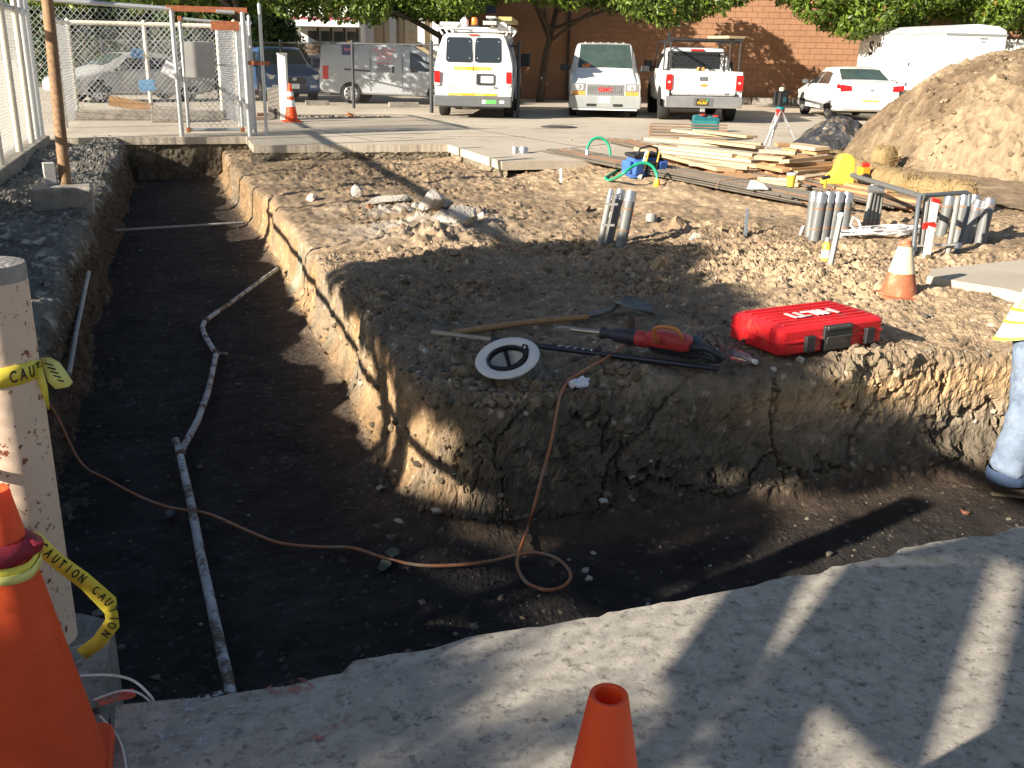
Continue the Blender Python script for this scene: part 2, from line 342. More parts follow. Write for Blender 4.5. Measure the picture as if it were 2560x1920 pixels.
    peb = (idg > .93)[..., None]*(c2[..., None] > .5); cfl = np.where(peb, cfl*2.2, cfl)
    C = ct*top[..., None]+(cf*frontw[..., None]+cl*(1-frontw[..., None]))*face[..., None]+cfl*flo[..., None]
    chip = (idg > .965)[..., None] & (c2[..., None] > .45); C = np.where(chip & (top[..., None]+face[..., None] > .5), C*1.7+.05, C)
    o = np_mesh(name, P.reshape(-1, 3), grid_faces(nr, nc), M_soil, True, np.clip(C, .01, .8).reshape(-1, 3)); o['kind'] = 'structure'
    if fine:
        fl_ = (flo[:-1, :-1] > .6).reshape(-1); o.data.polygons.foreach_set('use_smooth', fl_)
    return P, top, flo
def spaced(a, b, f):
    L = [a]
    while L[-1] < b: L.append(L[-1]+f(L[-1]))
    return np.array(L)
P_near, T_near, F_near = pad_sheet('excavation', np.concatenate([np.arange(-1.75, 4.6, .0105), spaced(4.6, 9.6, lambda x: .0105+.012*(x-4.5))]), spaced(1.5, 9.0, lambda y: .0033*max(y, 3.0)), True)
P_far, T_far, F_far = pad_sheet('excavation_far', spaced(-1.75, 9.6, lambda x: .026), spaced(8.99, 20.2, lambda y: .0042*y), False)
# height look-up for resting things on the ground
from mathutils.kdtree import KDTree
def _zmap():
    g = np.full((760, 460), np.nan)         # 2.5 cm cells over X -1.9..9.6, Y 1..20
    for P in (P_far, P_near):
        q = P.reshape(-1, 3); i = np.clip(((q[:, 1]-1)/.025).astype(int), 0, 759); j = np.clip(((q[:, 0]+1.9)/.025).astype(int), 0, 459)
        o = np.argsort(q[:, 2]); g[i[o], j[o]] = q[o, 2]
    return g
ZM = _zmap()
def GZ(x, y):
    i, j = int((y-1)/.025), int((x+1.9)/.025)
    if not (0 <= i < 760 and 0 <= j < 460): return 0.0
    b = ZM[max(0, i-2):i+3, max(0, j-2):j+3]; b = b[~np.isnan(b)]
    return float(np.median(b)) if len(b) else float(ztop(np.array(x), np.array(y)))
def onpad(u, v, z=-.12, it=5):
    p = W(u, v, z)
    for _ in range(it): p = W(u, v, (p.z+GZ(p.x, p.y))/2)
    return Vector((p.x, p.y, GZ(p.x, p.y)))

def apron():
    A, B = np.meshgrid(np.arange(9.45, 23, .05), np.arange(2.0, 15.6, .05)); rid = 1-np.abs(2*fbm(A*4, B*4, 251, 5, .6)-1)
    z = ztop(A, B)+.10*(fbm(A*1.2, B*1.2, 252, 4)-.5)+.05*(rid-.75)+.02*sst(14, 14.6, B); pm = fbm(A*4, B*4, 253, 4)[..., None]; pt = fbm(A*.7, B*.7, 71, 4)[..., None]
    C = (np.array([.37, .265, .165])*(1-sst(.48, .68, pt))+np.array([.27, .195, .125])*sst(.48, .68, pt))*(.72+.56*pm)*(.9+.4*(rid[..., None]-.75))
    o = np_mesh('dirt_apron', np.stack([A, B, z], -1).reshape(-1, 3), grid_faces(*A.shape), M_soil, True, C.reshape(-1, 3)); o['kind'] = 'structure'
apron()
# ---- left bank of the trench (loose grey gravel soil) and stem wall under the fence
def bank():
    aa = np.linspace(0, 2.02, 122); bb = spaced(1.9, 20.2, lambda y: .006*max(y, 3)); A, B = np.meshgrid(aa, bb)
    sg, ou, dr = _profile(HF); s = A-1.28
    o_ = np.interp(s, sg, ou); d_ = np.interp(s, sg, dr); s_l = s < -.5; o_ = np.where(s_l, s, o_); d_ = np.where(s_l, 0, d_)
    edge = -.93+.12*(fbm(B*.8, B*0, 91, 3)-.5)
    X = edge+o_*1.0+.12*np.clip(d_/.55, 0, 1)*.6; Z = -.13-.10*sst(1.9, 8, -B+10)*0-d_*1.22; Y = B
    big = fbm(A*1.5, B*1.5, 92, 4)-.5; f1, f2, idc = worley(A*15, B*15, 93); c1 = np.clip((f2-f1)*2, 0, 1); top = 1-sst(-.05, .15, s)
    fa, idf = facets(A*14, B*14, 98); fb_, _ = facets(A*33, B*33, 99)
    D = .09*big+.022*(fa-.5)+.012*(fb_-.5)+.03*(fbm(A*8, B*8, 94, 3)-.5)
    lump = top*.10*sst(.5, .75, fbm(A*.9, B*.8, 97, 3)); D = D+lump
    P = np.stack([X, Y, Z], -1); du = np.gradient(P, axis=1); dv = np.gradient(P, axis=0); N = np.cross(du, dv); N /= np.linalg.norm(N, axis=-1, keepdims=True)+1e-12; P = P+N*D[..., None]
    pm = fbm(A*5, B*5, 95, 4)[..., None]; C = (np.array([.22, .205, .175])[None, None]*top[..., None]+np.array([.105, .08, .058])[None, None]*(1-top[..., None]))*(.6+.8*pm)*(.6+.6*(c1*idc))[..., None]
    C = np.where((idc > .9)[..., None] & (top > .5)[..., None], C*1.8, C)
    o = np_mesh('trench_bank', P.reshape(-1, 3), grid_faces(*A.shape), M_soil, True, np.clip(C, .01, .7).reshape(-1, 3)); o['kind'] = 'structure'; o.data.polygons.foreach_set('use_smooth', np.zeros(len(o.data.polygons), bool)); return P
P_bank = bank()
st = MB().box((-2.36, 8.6, -.12), (.42, 22.2, .34)).build('stem_wall', M_curb, bevel=.015); st['kind'] = 'structure'

# ---- earth sides below the far slab
def side(name, p0, p1, z0, z1, out, seed, dark=1.0):
    p0, p1 = Vector(p0), Vector(p1); Ln = (p1-p0).length; d = (p1-p0)/Ln; nn = Vector(out)
    A, B = np.meshgrid(np.linspace(0, Ln, int(Ln/.03)+2), np.linspace(0, 1, 26))
    f1, f2, idc = worley(A*14, B*8, seed); c1 = np.clip((f2-f1)*2, 0, 1); off = .08*(fbm(A*1.4, B*1.5, seed, 4)-.5)+.05*(c1*idc)+.10*B**2*0+.16*(1-B)**2
    X = p0.x+d.x*A+nn.x*(off-.06); Y = p0.y+d.y*A+nn.y*(off-.06); Z = z0+(z1-z0)*B+.01*(fbm(A*9, B*4, seed+1, 2)-.5)
    pm = fbm(A*4, B*6, seed+2, 4)[..., None]; lay = sst(.55, .75, B+.15*(pm[..., 0]-.5))[..., None]
    C = (np.array([.13, .105, .075])*(1-lay)+np.array([.24, .20, .14])*lay)*(.55+.8*pm)*(.6+.6*(c1*idc)[..., None])*dark
    o = np_mesh(name, np.stack([X, Y, Z], -1).reshape(-1, 3), grid_faces(*A.shape), M_soil, True, C.reshape(-1, 3)); o['kind'] = 'structure'
side('trench_end_wall', (-2.3, 19.75), (1.3, 19.75), -.95, -.12, (0, -1), 201, .8)
side('slab_edge_earth', (1.25, 19.8), (1.25, 17.9), -.95, -.12, (-1, 0), 211)
side('slab_edge_earth_b', (1.2, 17.86), (4.7, 17.72), -.45, -.12, (0, -1), 221, 1.2)
side('slab_edge_earth_c', (4.7, 17.8), (4.74, 14.6), -.45, -.12, (-1, 0), 231, 1.3)
side('near_trench_wall', (9.4, 2.38), (-.3, 2.22), -.95, -.13, (0, 1), 241)

# ---- loose stones and clods nobody could count
def scatter(name, pts, m, cols, lo, hi, sub=1, flat=.7, seed=1, ex=3):
    r = np.random.default_rng(seed); bm = bmesh.new(); bmesh.ops.create_icosphere(bm, subdivisions=sub, radius=1); bv = np.array([v.co[:] for v in bm.verts]); bf = np.array([[v.index for v in f.verts] for f in bm.faces]); bm.free()
    n = len(pts); nv = len(bv); sz = lo*(hi/lo)**(r.random(n)**ex); V = np.repeat(bv[None], n, 0)*(1+r.uniform(-.33, .33, (n, nv, 1)))
    V *= np.stack([r.uniform(.7, 1.3, n), r.uniform(.7, 1.3, n), flat*r.uniform(.7, 1.3, n)], -1)[:, None, :]
    a = r.uniform(0, 6.3, n); ca, sa = np.cos(a)[:, None], np.sin(a)[:, None]; x = V[..., 0]*ca-V[..., 1]*sa; y = V[..., 0]*sa+V[..., 1]*ca; V = np.stack([x, y, V[..., 2]], -1)*sz[:, None, None]+pts[:, None, :]+np.array([0, 0, .25])*sz[:, None, None]
    Fc = (bf[None]+np.arange(n)[:, None, None]*nv).reshape(-1, 3); C = np.repeat(cols(r, n)[:, None, :], nv, 1).reshape(-1, 3)
    o = np_mesh(name, V.reshape(-1, 3), Fc, m, False, C); o['kind'] = 'stuff'; return o
def pick(P, mask, n, r, wd=None):
    q = P.reshape(-1, 3); i = np.nonzero(mask.reshape(-1))[0]; d = np.hypot(q[i, 0], q[i, 1]); p = (1/np.maximum(d, 2)**1.2 if wd is None else wd(q[i])); return q[r.choice(i, n, p=p/p.sum())]
rr = np.random.default_rng(3)
def clump(P, T, n):
    return pick(P, T > .6, n, rr, lambda q: sst(.42, .62, fbm(q[:, 0]*.9+4, q[:, 1]*.9, 31, 3))**2/np.maximum(np.hypot(q[:, 0], q[:, 1]), 2)+1e-4)
def cl_soil(r, n): return np.array([.235, .175, .115])*r.uniform(.55, 1.35, (n, 1))*r.uniform(.93, 1.07, (n, 3))
def cl_mix(r, n):
    c = np.array([.17, .145, .115])*r.uniform(.5, 1.5, (n, 1)); k = r.random(n); c = np.where((k > .94)[:, None], np.array([.5, .47, .42])*r.uniform(.8, 1.1, (n, 1)), c); return np.where((k < .008)[:, None], np.array([.30, .13, .07]), c)
def cl_face(r, n): return cl_mix(r, n)*np.array([1, .9, .75])*1.1
def cl_grey(r, n): return np.array([.30, .28, .245])*r.uniform(.35, 1.45, (n, 1))*r.uniform(.95, 1.05, (n, 3))
tag(scatter('soil_clods', np.concatenate([clump(P_near, T_near, 4200), clump(P_far, T_far, 2600)]), M_soil, cl_soil, .005, .046, ex=4.5), 'brown clods lying loose on the dirt pad', 'clods')
tag(scatter('face_stones', pick(P_near, (T_near < .5) & (F_near < .6) & (P_near[..., 0] < 6), 700, rr), M_soil, cl_face, .005, .032, flat=.8, ex=3), 'small stones sticking out of the cut earth faces', 'stones')
tag(scatter('pebbles', np.concatenate([pick(P_near, T_near > .6, 1500, rr, lambda q: 1/(1+(q[:, 1]-5)**2)/np.maximum(q[:, 0], .8)), pick(P_far, T_far > .6, 300, rr)]), M_soil, cl_mix, .004, .028), 'grey and pale pebbles strewn over the dirt pad', 'pebbles')
tag(scatter('floor_pebbles', np.concatenate([pick(P_near, F_near > .8, 1500, rr), pick(P_far, F_far > .8, 350, rr)]), M_soil, lambda r, n: cl_mix(r, n)*.75, .004, .026), 'small stones on the dark trench floor', 'pebbles')
_bt = np.zeros(P_bank.shape[:2], bool); _bt[:, :86] = True
tag(scatter('gravel', pick(P_bank, _bt, 6500, rr), M_soil, cl_grey, .004, .026, ex=2.2), 'grey crushed gravel along the left trench bank', 'gravel')
# ================================================================== left fence, pole, bollard, cones
M_galv = mat('galvanised', (.52, .54, .55), rough=.45, metal=.6, var=.12, vs=20, bump=.05)
M_wire = mat('fence_wire', (.50, .51, .52), rough=.5, metal=.4, var=.15, bump=0)
M_wireb = mat('black_wire', (.035, .035, .04), rough=.5, var=.2, bump=0)
M_cream = mat('cream_paint', (.72, .66, .54), rough=.55, var=.1, vs=9, bump=.06, spot=(.40, .34, .26), spots=14, spotw=(.66, .72))
M_rust = mat('rust', (.33, .11, .045), rough=.85, var=.35, vs=16, bump=.3, bs=80)
M_rustpole = mat('rusty_pole', (.25, .145, .07), rough=.75, var=.3, vs=12, bump=.2, spot=(.22, .13, .07), spots=20)
M_black = mat('black_plastic', (.02, .02, .022), rough=.5, var=.2, bump=.05)
M_orange = plasticmat('cone_orange', (.90, .12, .03), .3, rough=.5, var=.12, vs=14, bump=.12, bs=45, spot=[(.55, .07, .025), (.16, .06, .04)], spots=9, spotw=(.62, .8))
M_refl = mat('white_collar', (.80, .80, .78), rough=.4, var=.1, bump=.03, spot=(.5, .48, .45), spots=18)
M_white = mat('white_paint', (.80, .80, .78), rough=.45, var=.07, bump=.03)

def chain(parent, p0, p1, zb, zt, pitch=.085, r=.0028, m=None, name='chain_link_mesh', torn=None):
    """woven wire: two families of diagonal wires in the vertical plane p0-p1"""
    p0, p1 = Vector((p0[0], p0[1], 0)), Vector((p1[0], p1[1], 0)); Ln = (p1-p0).length; e = (p1-p0)/Ln; nn = Vector((-e.y, e.x, 0)); Hh = zt-zb; mb = MB(); sl_ = 1.08
    for sg in (1, -1):
        k = -Hh/sl_ if sg > 0 else 0
        a = -Hh/sl_
        while a < Ln+Hh/sl_:
            # wire l = a + sg*h/sl_
            h0, h1 = 0, Hh
            if sg > 0: h0 = max(0, -a*sl_); h1 = min(Hh, (Ln-a)*sl_)
            else: h0 = max(0, (a-Ln)*sl_); h1 = min(Hh, a*sl_)
            if h1-h0 > .02:
                if torn: h0 = max(h0, torn(a+sg*h0/sl_))
                if h1 > h0:
                    q0 = p0+e*(a+sg*h0/sl_)+Vector((0, 0, zb+h0))+nn*(sg*r*.6); q1 = p0+e*(a+sg*h1/sl_)+Vector((0, 0, zb+h1))+nn*(sg*r*.6); mb.tube([q0, q1], r, 3, False)
            a += pitch
    return mb.build(name, m or M_wire, parent)
def post(parent, x, y, z0, z1, r, m, name='post', lean=(0, 0), cap=True):
    mb = MB(); mb.tube([(x, y, z0), (x+lean[0], y+lean[1], z1)], r, 14); o = mb.build(name, m, parent, 40)
    if cap: MB().lathe([(r*1.12, -.02), (r*1.12, .012), (r*.7, .04), (r*.1, .055)], 12, (x+lean[0], y+lean[1], z1)).build('post_cap', m, o, 50)
    return o
def rail(parent, a, b, r, m, name='rail'): return MB().tube([a, b], r, 10).build(name, m, parent, 40)

# --- long fence on the stem wall
FX, FT = -2.30, 2.06
fr = thing('chain_link_fence', 'tall cream chain link fence with white screen along the left trench side', 'fence', (FX, 0, .05))
for y in (-3, -.2, 2.6, 5.4, 8.2, 11.0): post(fr, 0, y, 0, FT, .042, M_cream)
for y in (13.0, 14.75, 16.6, 18.1): post(fr, .05, y, -.02, 3.1, .05, M_cream)
for y in (18.9, 19.5): post(fr, .03, y, -.02, 3.1, .065, M_white)
rail(fr, (0, -4, FT), (0, 19.6, FT), .052, M_galv); rail(fr, (0, -4, .97), (0, 12, .97), .034, M_galv)
chain(fr, (-.035, -4), (-.035, 19.6), .03, FT, .085, .002)
# screen
ms = bpy.data.materials.new('white_mesh_screen'); ms.use_nodes = True; t = ms.node_tree; p = t.nodes['Principled BSDF']; p.inputs['Base Color'].default_value = (.78, .76, .72, 1); p.inputs['Roughness'].default_value = .8
trl = _n(t, 'ShaderNodeBsdfTranslucent'); trl.inputs[0].default_value = (.86, .84, .80, 1); mxs = _n(t, 'ShaderNodeMixShader'); mxs.inputs[0].default_value = .62; tp = _n(t, 'ShaderNodeBsdfTransparent'); mx2 = _n(t, 'ShaderNodeMixShader'); mx2.inputs[0].default_value = .6
t.links.new(p.outputs[0], mxs.inputs[1]); t.links.new(trl.outputs[0], mxs.inputs[2]); t.links.new(mxs.outputs[0], mx2.inputs[1]); t.links.new(tp.outputs[0], mx2.inputs[2]); t.links.new(mx2.outputs[0], t.nodes['Material Output'].inputs[0])
sc = MB(); z = .02
while z < 2.02:                                     # overlapping horizontal strips
    sc.add([(-.07, 12.2, z), (-.07, 19.5, z), (-.085, 19.5, z+.052), (-.085, 12.2, z+.052)], [(0, 1, 2, 3)]); z += .054
sc.build('privacy_strips', ms, fr)['kind'] = 'stuff'
# added unseen lower screen; its ragged top sets the trench floor's shadow edge
wsm = mat('shade_screen_dark', (.05, .06, .05), rough=.9, var=.3)
A_ = []; y = -4.0
while y < 12.1:
    A_.append((y, .60+.05*math.sin(y*2.1)*math.sin(y*.7)+random.uniform(-.08, .08))); y += random.uniform(.12, .3)
ws = MB(); n = len(A_)
ws.add([(-.06, a, .0) for a, b in A_]+[(-.06, a, b) for a, b in A_], [(i, i+1, n+i+1, n+i) for i in range(n-1)]); ws.build('shade_screen', wsm, fr)
# added, unseen strips on the fence, cut to throw streaked shade on the near slab
def fencepoint(u, v):
    q = W(u, v, 0); k = (q.x-(FX+.06))/math.sin(SUN_AZ); return Vector((FX+.06, q.y-math.cos(SUN_AZ)*k, k*math.tan(SUN_EL)))
M_shade_strip = mat('shade_strip_brown', (.20, .15, .10), rough=.7, var=.3)
tp_o = thing('shade_strips', 'added brown strips on the fence, cut to shade the near slab in streaks', 'shade strip', (0, 0, 0))
for q in ([(1818, 1465), (2029, 1420), (1898, 1687), (1778, 1796), (1693, 1773), (1642, 1699)], [(2109, 1408), (2485, 1400), (2302, 1960), (2206, 1920), (2043, 1767), (1898, 1687)],
          [(1900, 1690), (2041, 1769), (1978, 1960), (1727, 1930), (1807, 1801), (1780, 1797)], [(2556, 1414), (2800, 1400), (2700, 1960), (2433, 1960)], [(1585, 1887), (1693, 1775), (1776, 1798), (1653, 1930), (1560, 1940)],
          [(1818, 1464), (1830, 1440), (2109, 1406), (2029, 1419)], [(2111, 1404), (2560, 1310), (2800, 1290), (2800, 1398), (2487, 1398)]):
    MB().prism([fencepoint(*a) for a in q], (.004, 0, 0)).build('strip', M_shade_strip, tp_o)

# --- rusty pole in its concrete footing
b = W(163, 462, .10); PB = Vector((b.x, b.y, .10))
rp = thing('rusty_pole', 'tall rusty brown steel pole standing in a concrete footing', 'pole', PB)
_t = WD(112, -60, PX_D := (PB-Vector((0, 0, HCAM))).dot(_fw)*1.0)-PB
MB().tube([(0, 0, -.2), (_t.x*1.0, _t.y, _t.z), (_t.x*1.25, _t.y*1.25, _t.z*1.25)], .062, 16).build('shaft', M_rustpole, rp, 40)
ft = MB(); ft.box((-.03, -.03, -.24), (.62, .56, .48), .05); fo = ft.build('footing', M_curb, rp, bevel=.03)
MB().box((-.15, .05, .12), (.12, .10, .24), .2).build('stub_block', mat('pale_stub', (.5, .48, .44), rough=.8), rp, bevel=.008)

# --- gate at the end of the trench
GP = [W(455, 340, 0), W(612, 352, 0)]
e_ = (GP[1]-GP[0]); e_.z = 0; GA = Vector((-2.28, 19.95, 0)); G1 = Vector((.10, 19.92, 0)); G2 = Vector((1.34, 19.88, 0))
gt = thing('chain_link_gate', 'galvanised chain link gate panel with rusty header across the trench end', 'gate', (0, 0, 0))
GH = 2.22
for p_ in (G1, G2): post(gt, p_.x, p_.y, -.05, GH, .045, M_galv, cap=False)
MB().box(((G1.x+G2.x)/2, G1.y, GH+.03), (1.42, .07, .10)).build('header', M_rust, gt, bevel=.006)
MB().tube([(G1.x+.78, G1.y-.05, GH+.0), (G1.x+1.1, G1.y-.05, GH-.01)], .035, 10).build('header_patch', M_galv, gt, 40)
rail(gt, (GA.x, GA.y, GH+.13), (G1.x, G1.y, GH+.02), .042, M_galv, 'top_rail')
chain(gt, (GA.x, GA.y-.03), (G1.x, G1.y-.03), .25, GH, .105, .0042, torn=lambda l: max(0, .75-abs(l-1.0)*.9) if l < 1.9 else .05)
# gate leaf frame
gl = [(G1.x+.13, .12), (G2.x-.13, .12), (G2.x-.13, GH-.2), (G1.x+.13, GH-.14)]
for i in range(4):
    a, b = gl[i], gl[(i+1) % 4]; MB().tube([(a[0], G1.y-.02, a[1]), (b[0], G1.y-.02, b[1])], .03, 10).build('leaf_frame', M_galv, gt, 40)
for (x_, z_) in gl: MB().box((x_, G1.y-.02, z_), (.075, .075, .09)).build('corner_fitting', M_rust, gt, bevel=.008)
MB().tube([(gl[0][0], G1.y-.02, 1.3), (gl[1][0], G1.y-.02, 1.28)], .013, 8).build('tie_rod', M_galv, gt)
chain(gt, (gl[0][0], G1.y-.03), (gl[1][0], G1.y-.03), .14, 1.0, .105, .0042); chain(gt, (gl[0][0], G1.y-.03), (gl[1][0], G1.y-.03), 1.3, GH-.2, .105, .004)
MB().box((G1.x+.42, G1.y-.07, 1.37), (.52, .012, .62), rot=(0, .03, 0)).build('backing_plate', mat('grey_board', (.40, .385, .36), rough=.7, var=.12), gt)
MB().box((G2.x-.32, G1.y-.05, GH-.24), (.5, .03, .16)).build('hood', M_rust, gt)
# narrow side post and grey-filled panel next to the gate
sp = thing('fence_post_pair', 'two slim galvanised posts with rusty clamp right of the gate', 'fence post', (G2.x+.22, G2.y+.25, 0))
post(sp, .1, -.12, -.05, 2.35, .032, M_galv); post(sp, -.08, .2, -.05, 2.15, .03, M_galv); MB().box((.02, .02, 1.33), (.3, .36, .07), .9).build('clamp', M_rust, sp)
chain(sp, (-.1, .2), (-.1, 1.6), .1, 2.1, .08, .004, name='folded_mesh'); chain(sp, (-.14, .1), (-.02, 1.5), .1, 2.1, .08, .004, name='folded_mesh')
# rear enclosure behind the gate
pen = thing('storage_pen', 'chain link storage pen with cream rails behind the gate', 'fence', (0, 0, 0))
YB = 25.2
for x_, y_ in ((-2.1, 22.2), (-2.1, YB), (-.5, YB), (.3, YB), (1.1, YB), (1.35, 22.9)): post(pen, x_, y_, 0, 2.12, .045, M_cream)
rail(pen, (-2.1, YB, 2.08), (1.1, YB, 2.08), .05, M_cream, 'top_rail'); rail(pen, (1.5, 20.4, 2.05), (1.1, YB, 2.08), .04, M_galv, 'top_rail'); rail(pen, (-2.1, 20.4, 2.06), (-2.1, YB, 2.06), .045, M_galv, 'top_rail')
chain(pen, (-2.1, YB), (1.1, YB), .05, 2.05, .105, .0042); chain(pen, (1.5, 20.4), (1.1, YB), .05, 2.05, .09, .0045); chain(pen, (-2.1, 20.5), (-2.1, YB), .05, 2.0, .105, .004)
k_ = MB().box((-.6, YB-.5, .11), (3.4, .3, .22)).build('curb', M_curb, pen, bevel=.02)
cb = MB(); cb.box((-.1, 24.05, .16), (.8, .5, .32)); cbo = cb.build('concrete_block', M_curb, bevel=.02); tag(cbo, 'weathered concrete block on the pen floor behind the gate', 'block')
# things kept in the pen
def sheet_sign(name, label, cat, c, w_, h_, col, rz=0, tilt=0):
    o = thing(name, label, cat, c, rz); MB().box((0, 0, h_/2), (w_, .012, h_), rot=(0, tilt, 0)).build('panel', mat(name+'_mat', col, rough=.5), o, bevel=.003); return o
sheet_sign('blue_bin_lid', 'small blue plastic lid hanging on the pen mesh', 'lid', (-.7, YB-.06, 1.35), .26, .2, (.09, .22, .42), .1, .2)
sheet_sign('blue_tub', 'bright blue tub behind the pen mesh near its floor', 'tub', (-.55, YB-.25, .62), .34, .26, (.13, .30, .50), 0, -.12)
sheet_sign('white_paper_sign', 'white paper sign with a red corner on the pen mesh', 'sign', (.0, YB-.08, .95), .34, .30, (.75, .74, .74), 0, .5)
cd = thing('cardboard_sheet', 'tan cardboard sheet leaning low inside the pen', 'cardboard', (-1.15, YB-.35, .2)); MB().box((.2, 0, .14), (.9, .03, .22), rot=(.2, .18, 0)).build('sheet', mat('cardboard', (.42, .25, .12), rough=.8), cd)

# --- bollard
bb_ = W(108, 1600, 0.0); BB = Vector((bb_.x, bb_.y, .0))
bo = thing('bollard', 'cream painted steel bollard with rust spots and yellow caution tape', 'bollard', BB)
M_boll = mat('bollard_paint', (.74, .56, .42), rough=.5, var=.07, vs=4, bump=.08, bs=30, spot=[(.25, .07, .03), (.12, .05, .035)], spots=26, spotw=(.615, .64))
lx, ly = .0, .0
m_ = Matrix.Rotation(math.atan2(lx, 1.08), 3, 'Y')
MB().lathe([(.088, -.3), (.088, .2), (.088, .6), (.088, 1.012)], 32, (0, 0, 0), m_, False).build('pipe', M_boll, bo, 40)
MB().lathe([(.0885, 1.011), (.0885, 1.042), (.086, 1.052), (.06, 1.058), (.02, 1.062)], 28, (0, 0, 0), m_).build('concrete_fill', mat('grout', (.34, .31, .28), rough=.95, var=.3, vs=30, bump=.6, bs=90), bo, 60)
blk = slab('bollard_footing', [(-2.2, 2.235), (-.30, 2.255), (-.285, 2.66), (-.62, 2.86), (-1.0, 3.0), (-2.2, 3.05)], .004, .5, M_slab_dark, {2: .02, 3: .02})
M_tape = mat('caution_tape', (.80, .66, .07), rough=.35, var=.1, bump=.05, bs=20)
M_ink = mat('tape_ink', (.025, .025, .02), rough=.5, bump=0)
M_tape2 = mat('caution_tape_pale', (.78, .74, .22), rough=.35, var=.08, bump=.05)
def ribbon(parent, path, wid, m, name, nrm=None):
    P = [Vector(p) for p in path]; vs = []; fs = []
    for i, p in enumerate(P):
        wv = Vector(wid[i]) if isinstance(wid[0], (tuple, list, Vector)) else Vector((0, 0, wid[i])); vs += [p-wv/2, p+wv/2]
    for i in range(len(P)-1): fs.append((2*i, 2*i+1, 2*i+3, 2*i+2))
    o = MB().add(vs, fs).build(name, m, parent, 80); s_ = o.modifiers.new('thick', 'SOLIDIFY'); s_.thickness = .0012; return o
ct_ = thing('caution_tape', 'yellow caution tape wrapped round the bollard with a loose torn end', 'tape', BB+m_@Vector((0, 0, .80)))
def ring(r, z, k0, k1, n, tw=0): return [m_@Vector((r*math.cos(math.radians(a)), r*math.sin(math.radians(a)), z+tw*(i/n))) for i, a in enumerate(np.linspace(k0, k1, n))]
ribbon(ct_, ring(.0905, -.02, -200, 12, 30, .012), [.05]*24+[.045, .035, .028, .022, .018, .014], M_tape, 'band')
R_ = random.Random(4)
for i in range(13):
    ch = 'CAUTION CAUTI'[i]; a_ = math.radians(-190+i*15.5); rv = Vector((math.cos(a_), math.sin(a_), 0))
    if ch != ' ': lettering(ch, .042, M_ink, ct_, m_@(rv*.0935+Vector((0, 0, -.02+.0006*i))), (-rv.y, rv.x, 0), m_@Vector((0, 0, 1)), .0008, name='print', ext=.0004, xs=.62)
tl = [Vector((.093, -.01, -.0)), Vector((.108, -.02, -.006)), Vector((.122, -.03, -.026)), Vector((.136, -.03, -.05)), Vector((.158, -.035, -.060))]
ribbon(ct_, tl, [(.0, 0, .018), (.018, .01, .03), (.03, .015, .045), (.03, .01, .038), (.01, 0, .012)], M_tape2, 'loose_end')
for i in range(5): ribbon(ct_, [tl[1]+Vector((.005*i-.004, -.012, .006-.011*i)), tl[1]+Vector((.005*i+.014, -.012, -.001-.011*i))], [.004, .004], M_ink, 'print')
ribbon(ct_, [(.088, -.035, -.01), (.096, -.045, -.06), (.1, -.04, -.12)], [(.02, 0, 0), (.018, 0, 0), (.004, 0, 0)], M_tape, 'hanging_end')

# --- cones
def cone(name, label, loc, h=.71, rb=.132, rt_=.028, collars=(), m=M_orange, base=.36, rot=None, group=None):
    o = thing(name, label, 'traffic cone', loc, 0, group, rot)
    pr = [(rb, .03), (rb*.985, .05)]+[(rb+(rt_-rb)*k/10, .05+(h-.05)*k/10) for k in range(1, 11)]
    pr += [(rt_*.96, h+.004), (rt_*.72, h+.002), (rt_*.70, h-.03), (rt_*.9, h-.12), (rb*.9, .04)]
    MB().lathe(pr, 40, caps=False).build('shell', m, o, 50)
    if base:
        b_ = MB(); n = 8; P = []
        for sx, sy in ((1, 1), (-1, 1), (-1, -1), (1, -1)):
            for k in range(4):
                a = math.atan2(sy, sx)-math.pi/4+k*math.pi/6; P.append((sx*(base/2-.04)+.04*math.cos(a), sy*(base/2-.04)+.04*math.sin(a), 0))
        b_.prism(P, (0, 0, .03)); b_.build('base', m, o, bevel=.006)
    for z0, z1, mm in collars:
        f = lambda z: rb+(rt_-rb)*(z-.05)/(h-.05)+.0025
        MB().lathe([(f(z0), z0), (f(z1), z1)], 40, caps=False).build('collar', mm, o, 50)
    return o
c1 = WD(-14, 1252, 1.955)
lc = cone('traffic_cone', 'large orange cone at lower left wrapped in caution tape and red ribbon', (c1.x, c1.y, 0), .71, .140, .03, base=.30)
ct2 = thing('tape_on_cone', 'yellow and dark red tape tied round the near left cone', 'tape', (c1.x, c1.y, 0))
for z_, r_, mm, wd_, nm in ((.555, .062, M_tape, .03, 'yellow_band'), (.545, .066, M_tape2, .02, 'yellow_band')):
    ribbon(ct2, [(r_*math.cos(a)*(1+.04*math.sin(5*a)), r_*math.sin(a)*(1+.04*math.cos(4*a)), z_+.006*math.sin(2*a)) for a in np.linspace(0, 6.3, 40)], [wd_]*40, mm, nm)
M_red = mat('red_ribbon', (.26, .012, .028), rough=.6, var=.3, vs=30, bump=.4, bs=40)
MB().lathe([(.05, .0), (.068, .012), (.072, .03), (.062, .045), (.05, .05)], 22, (0, 0, .56), wob=.10, caps=False).build('red_wrap', M_red, ct2, 60)
MB().rock((.06, -.02, .592), .024, (1.3, 1, .7), 0, 5).build('red_knot', M_red, ct2)
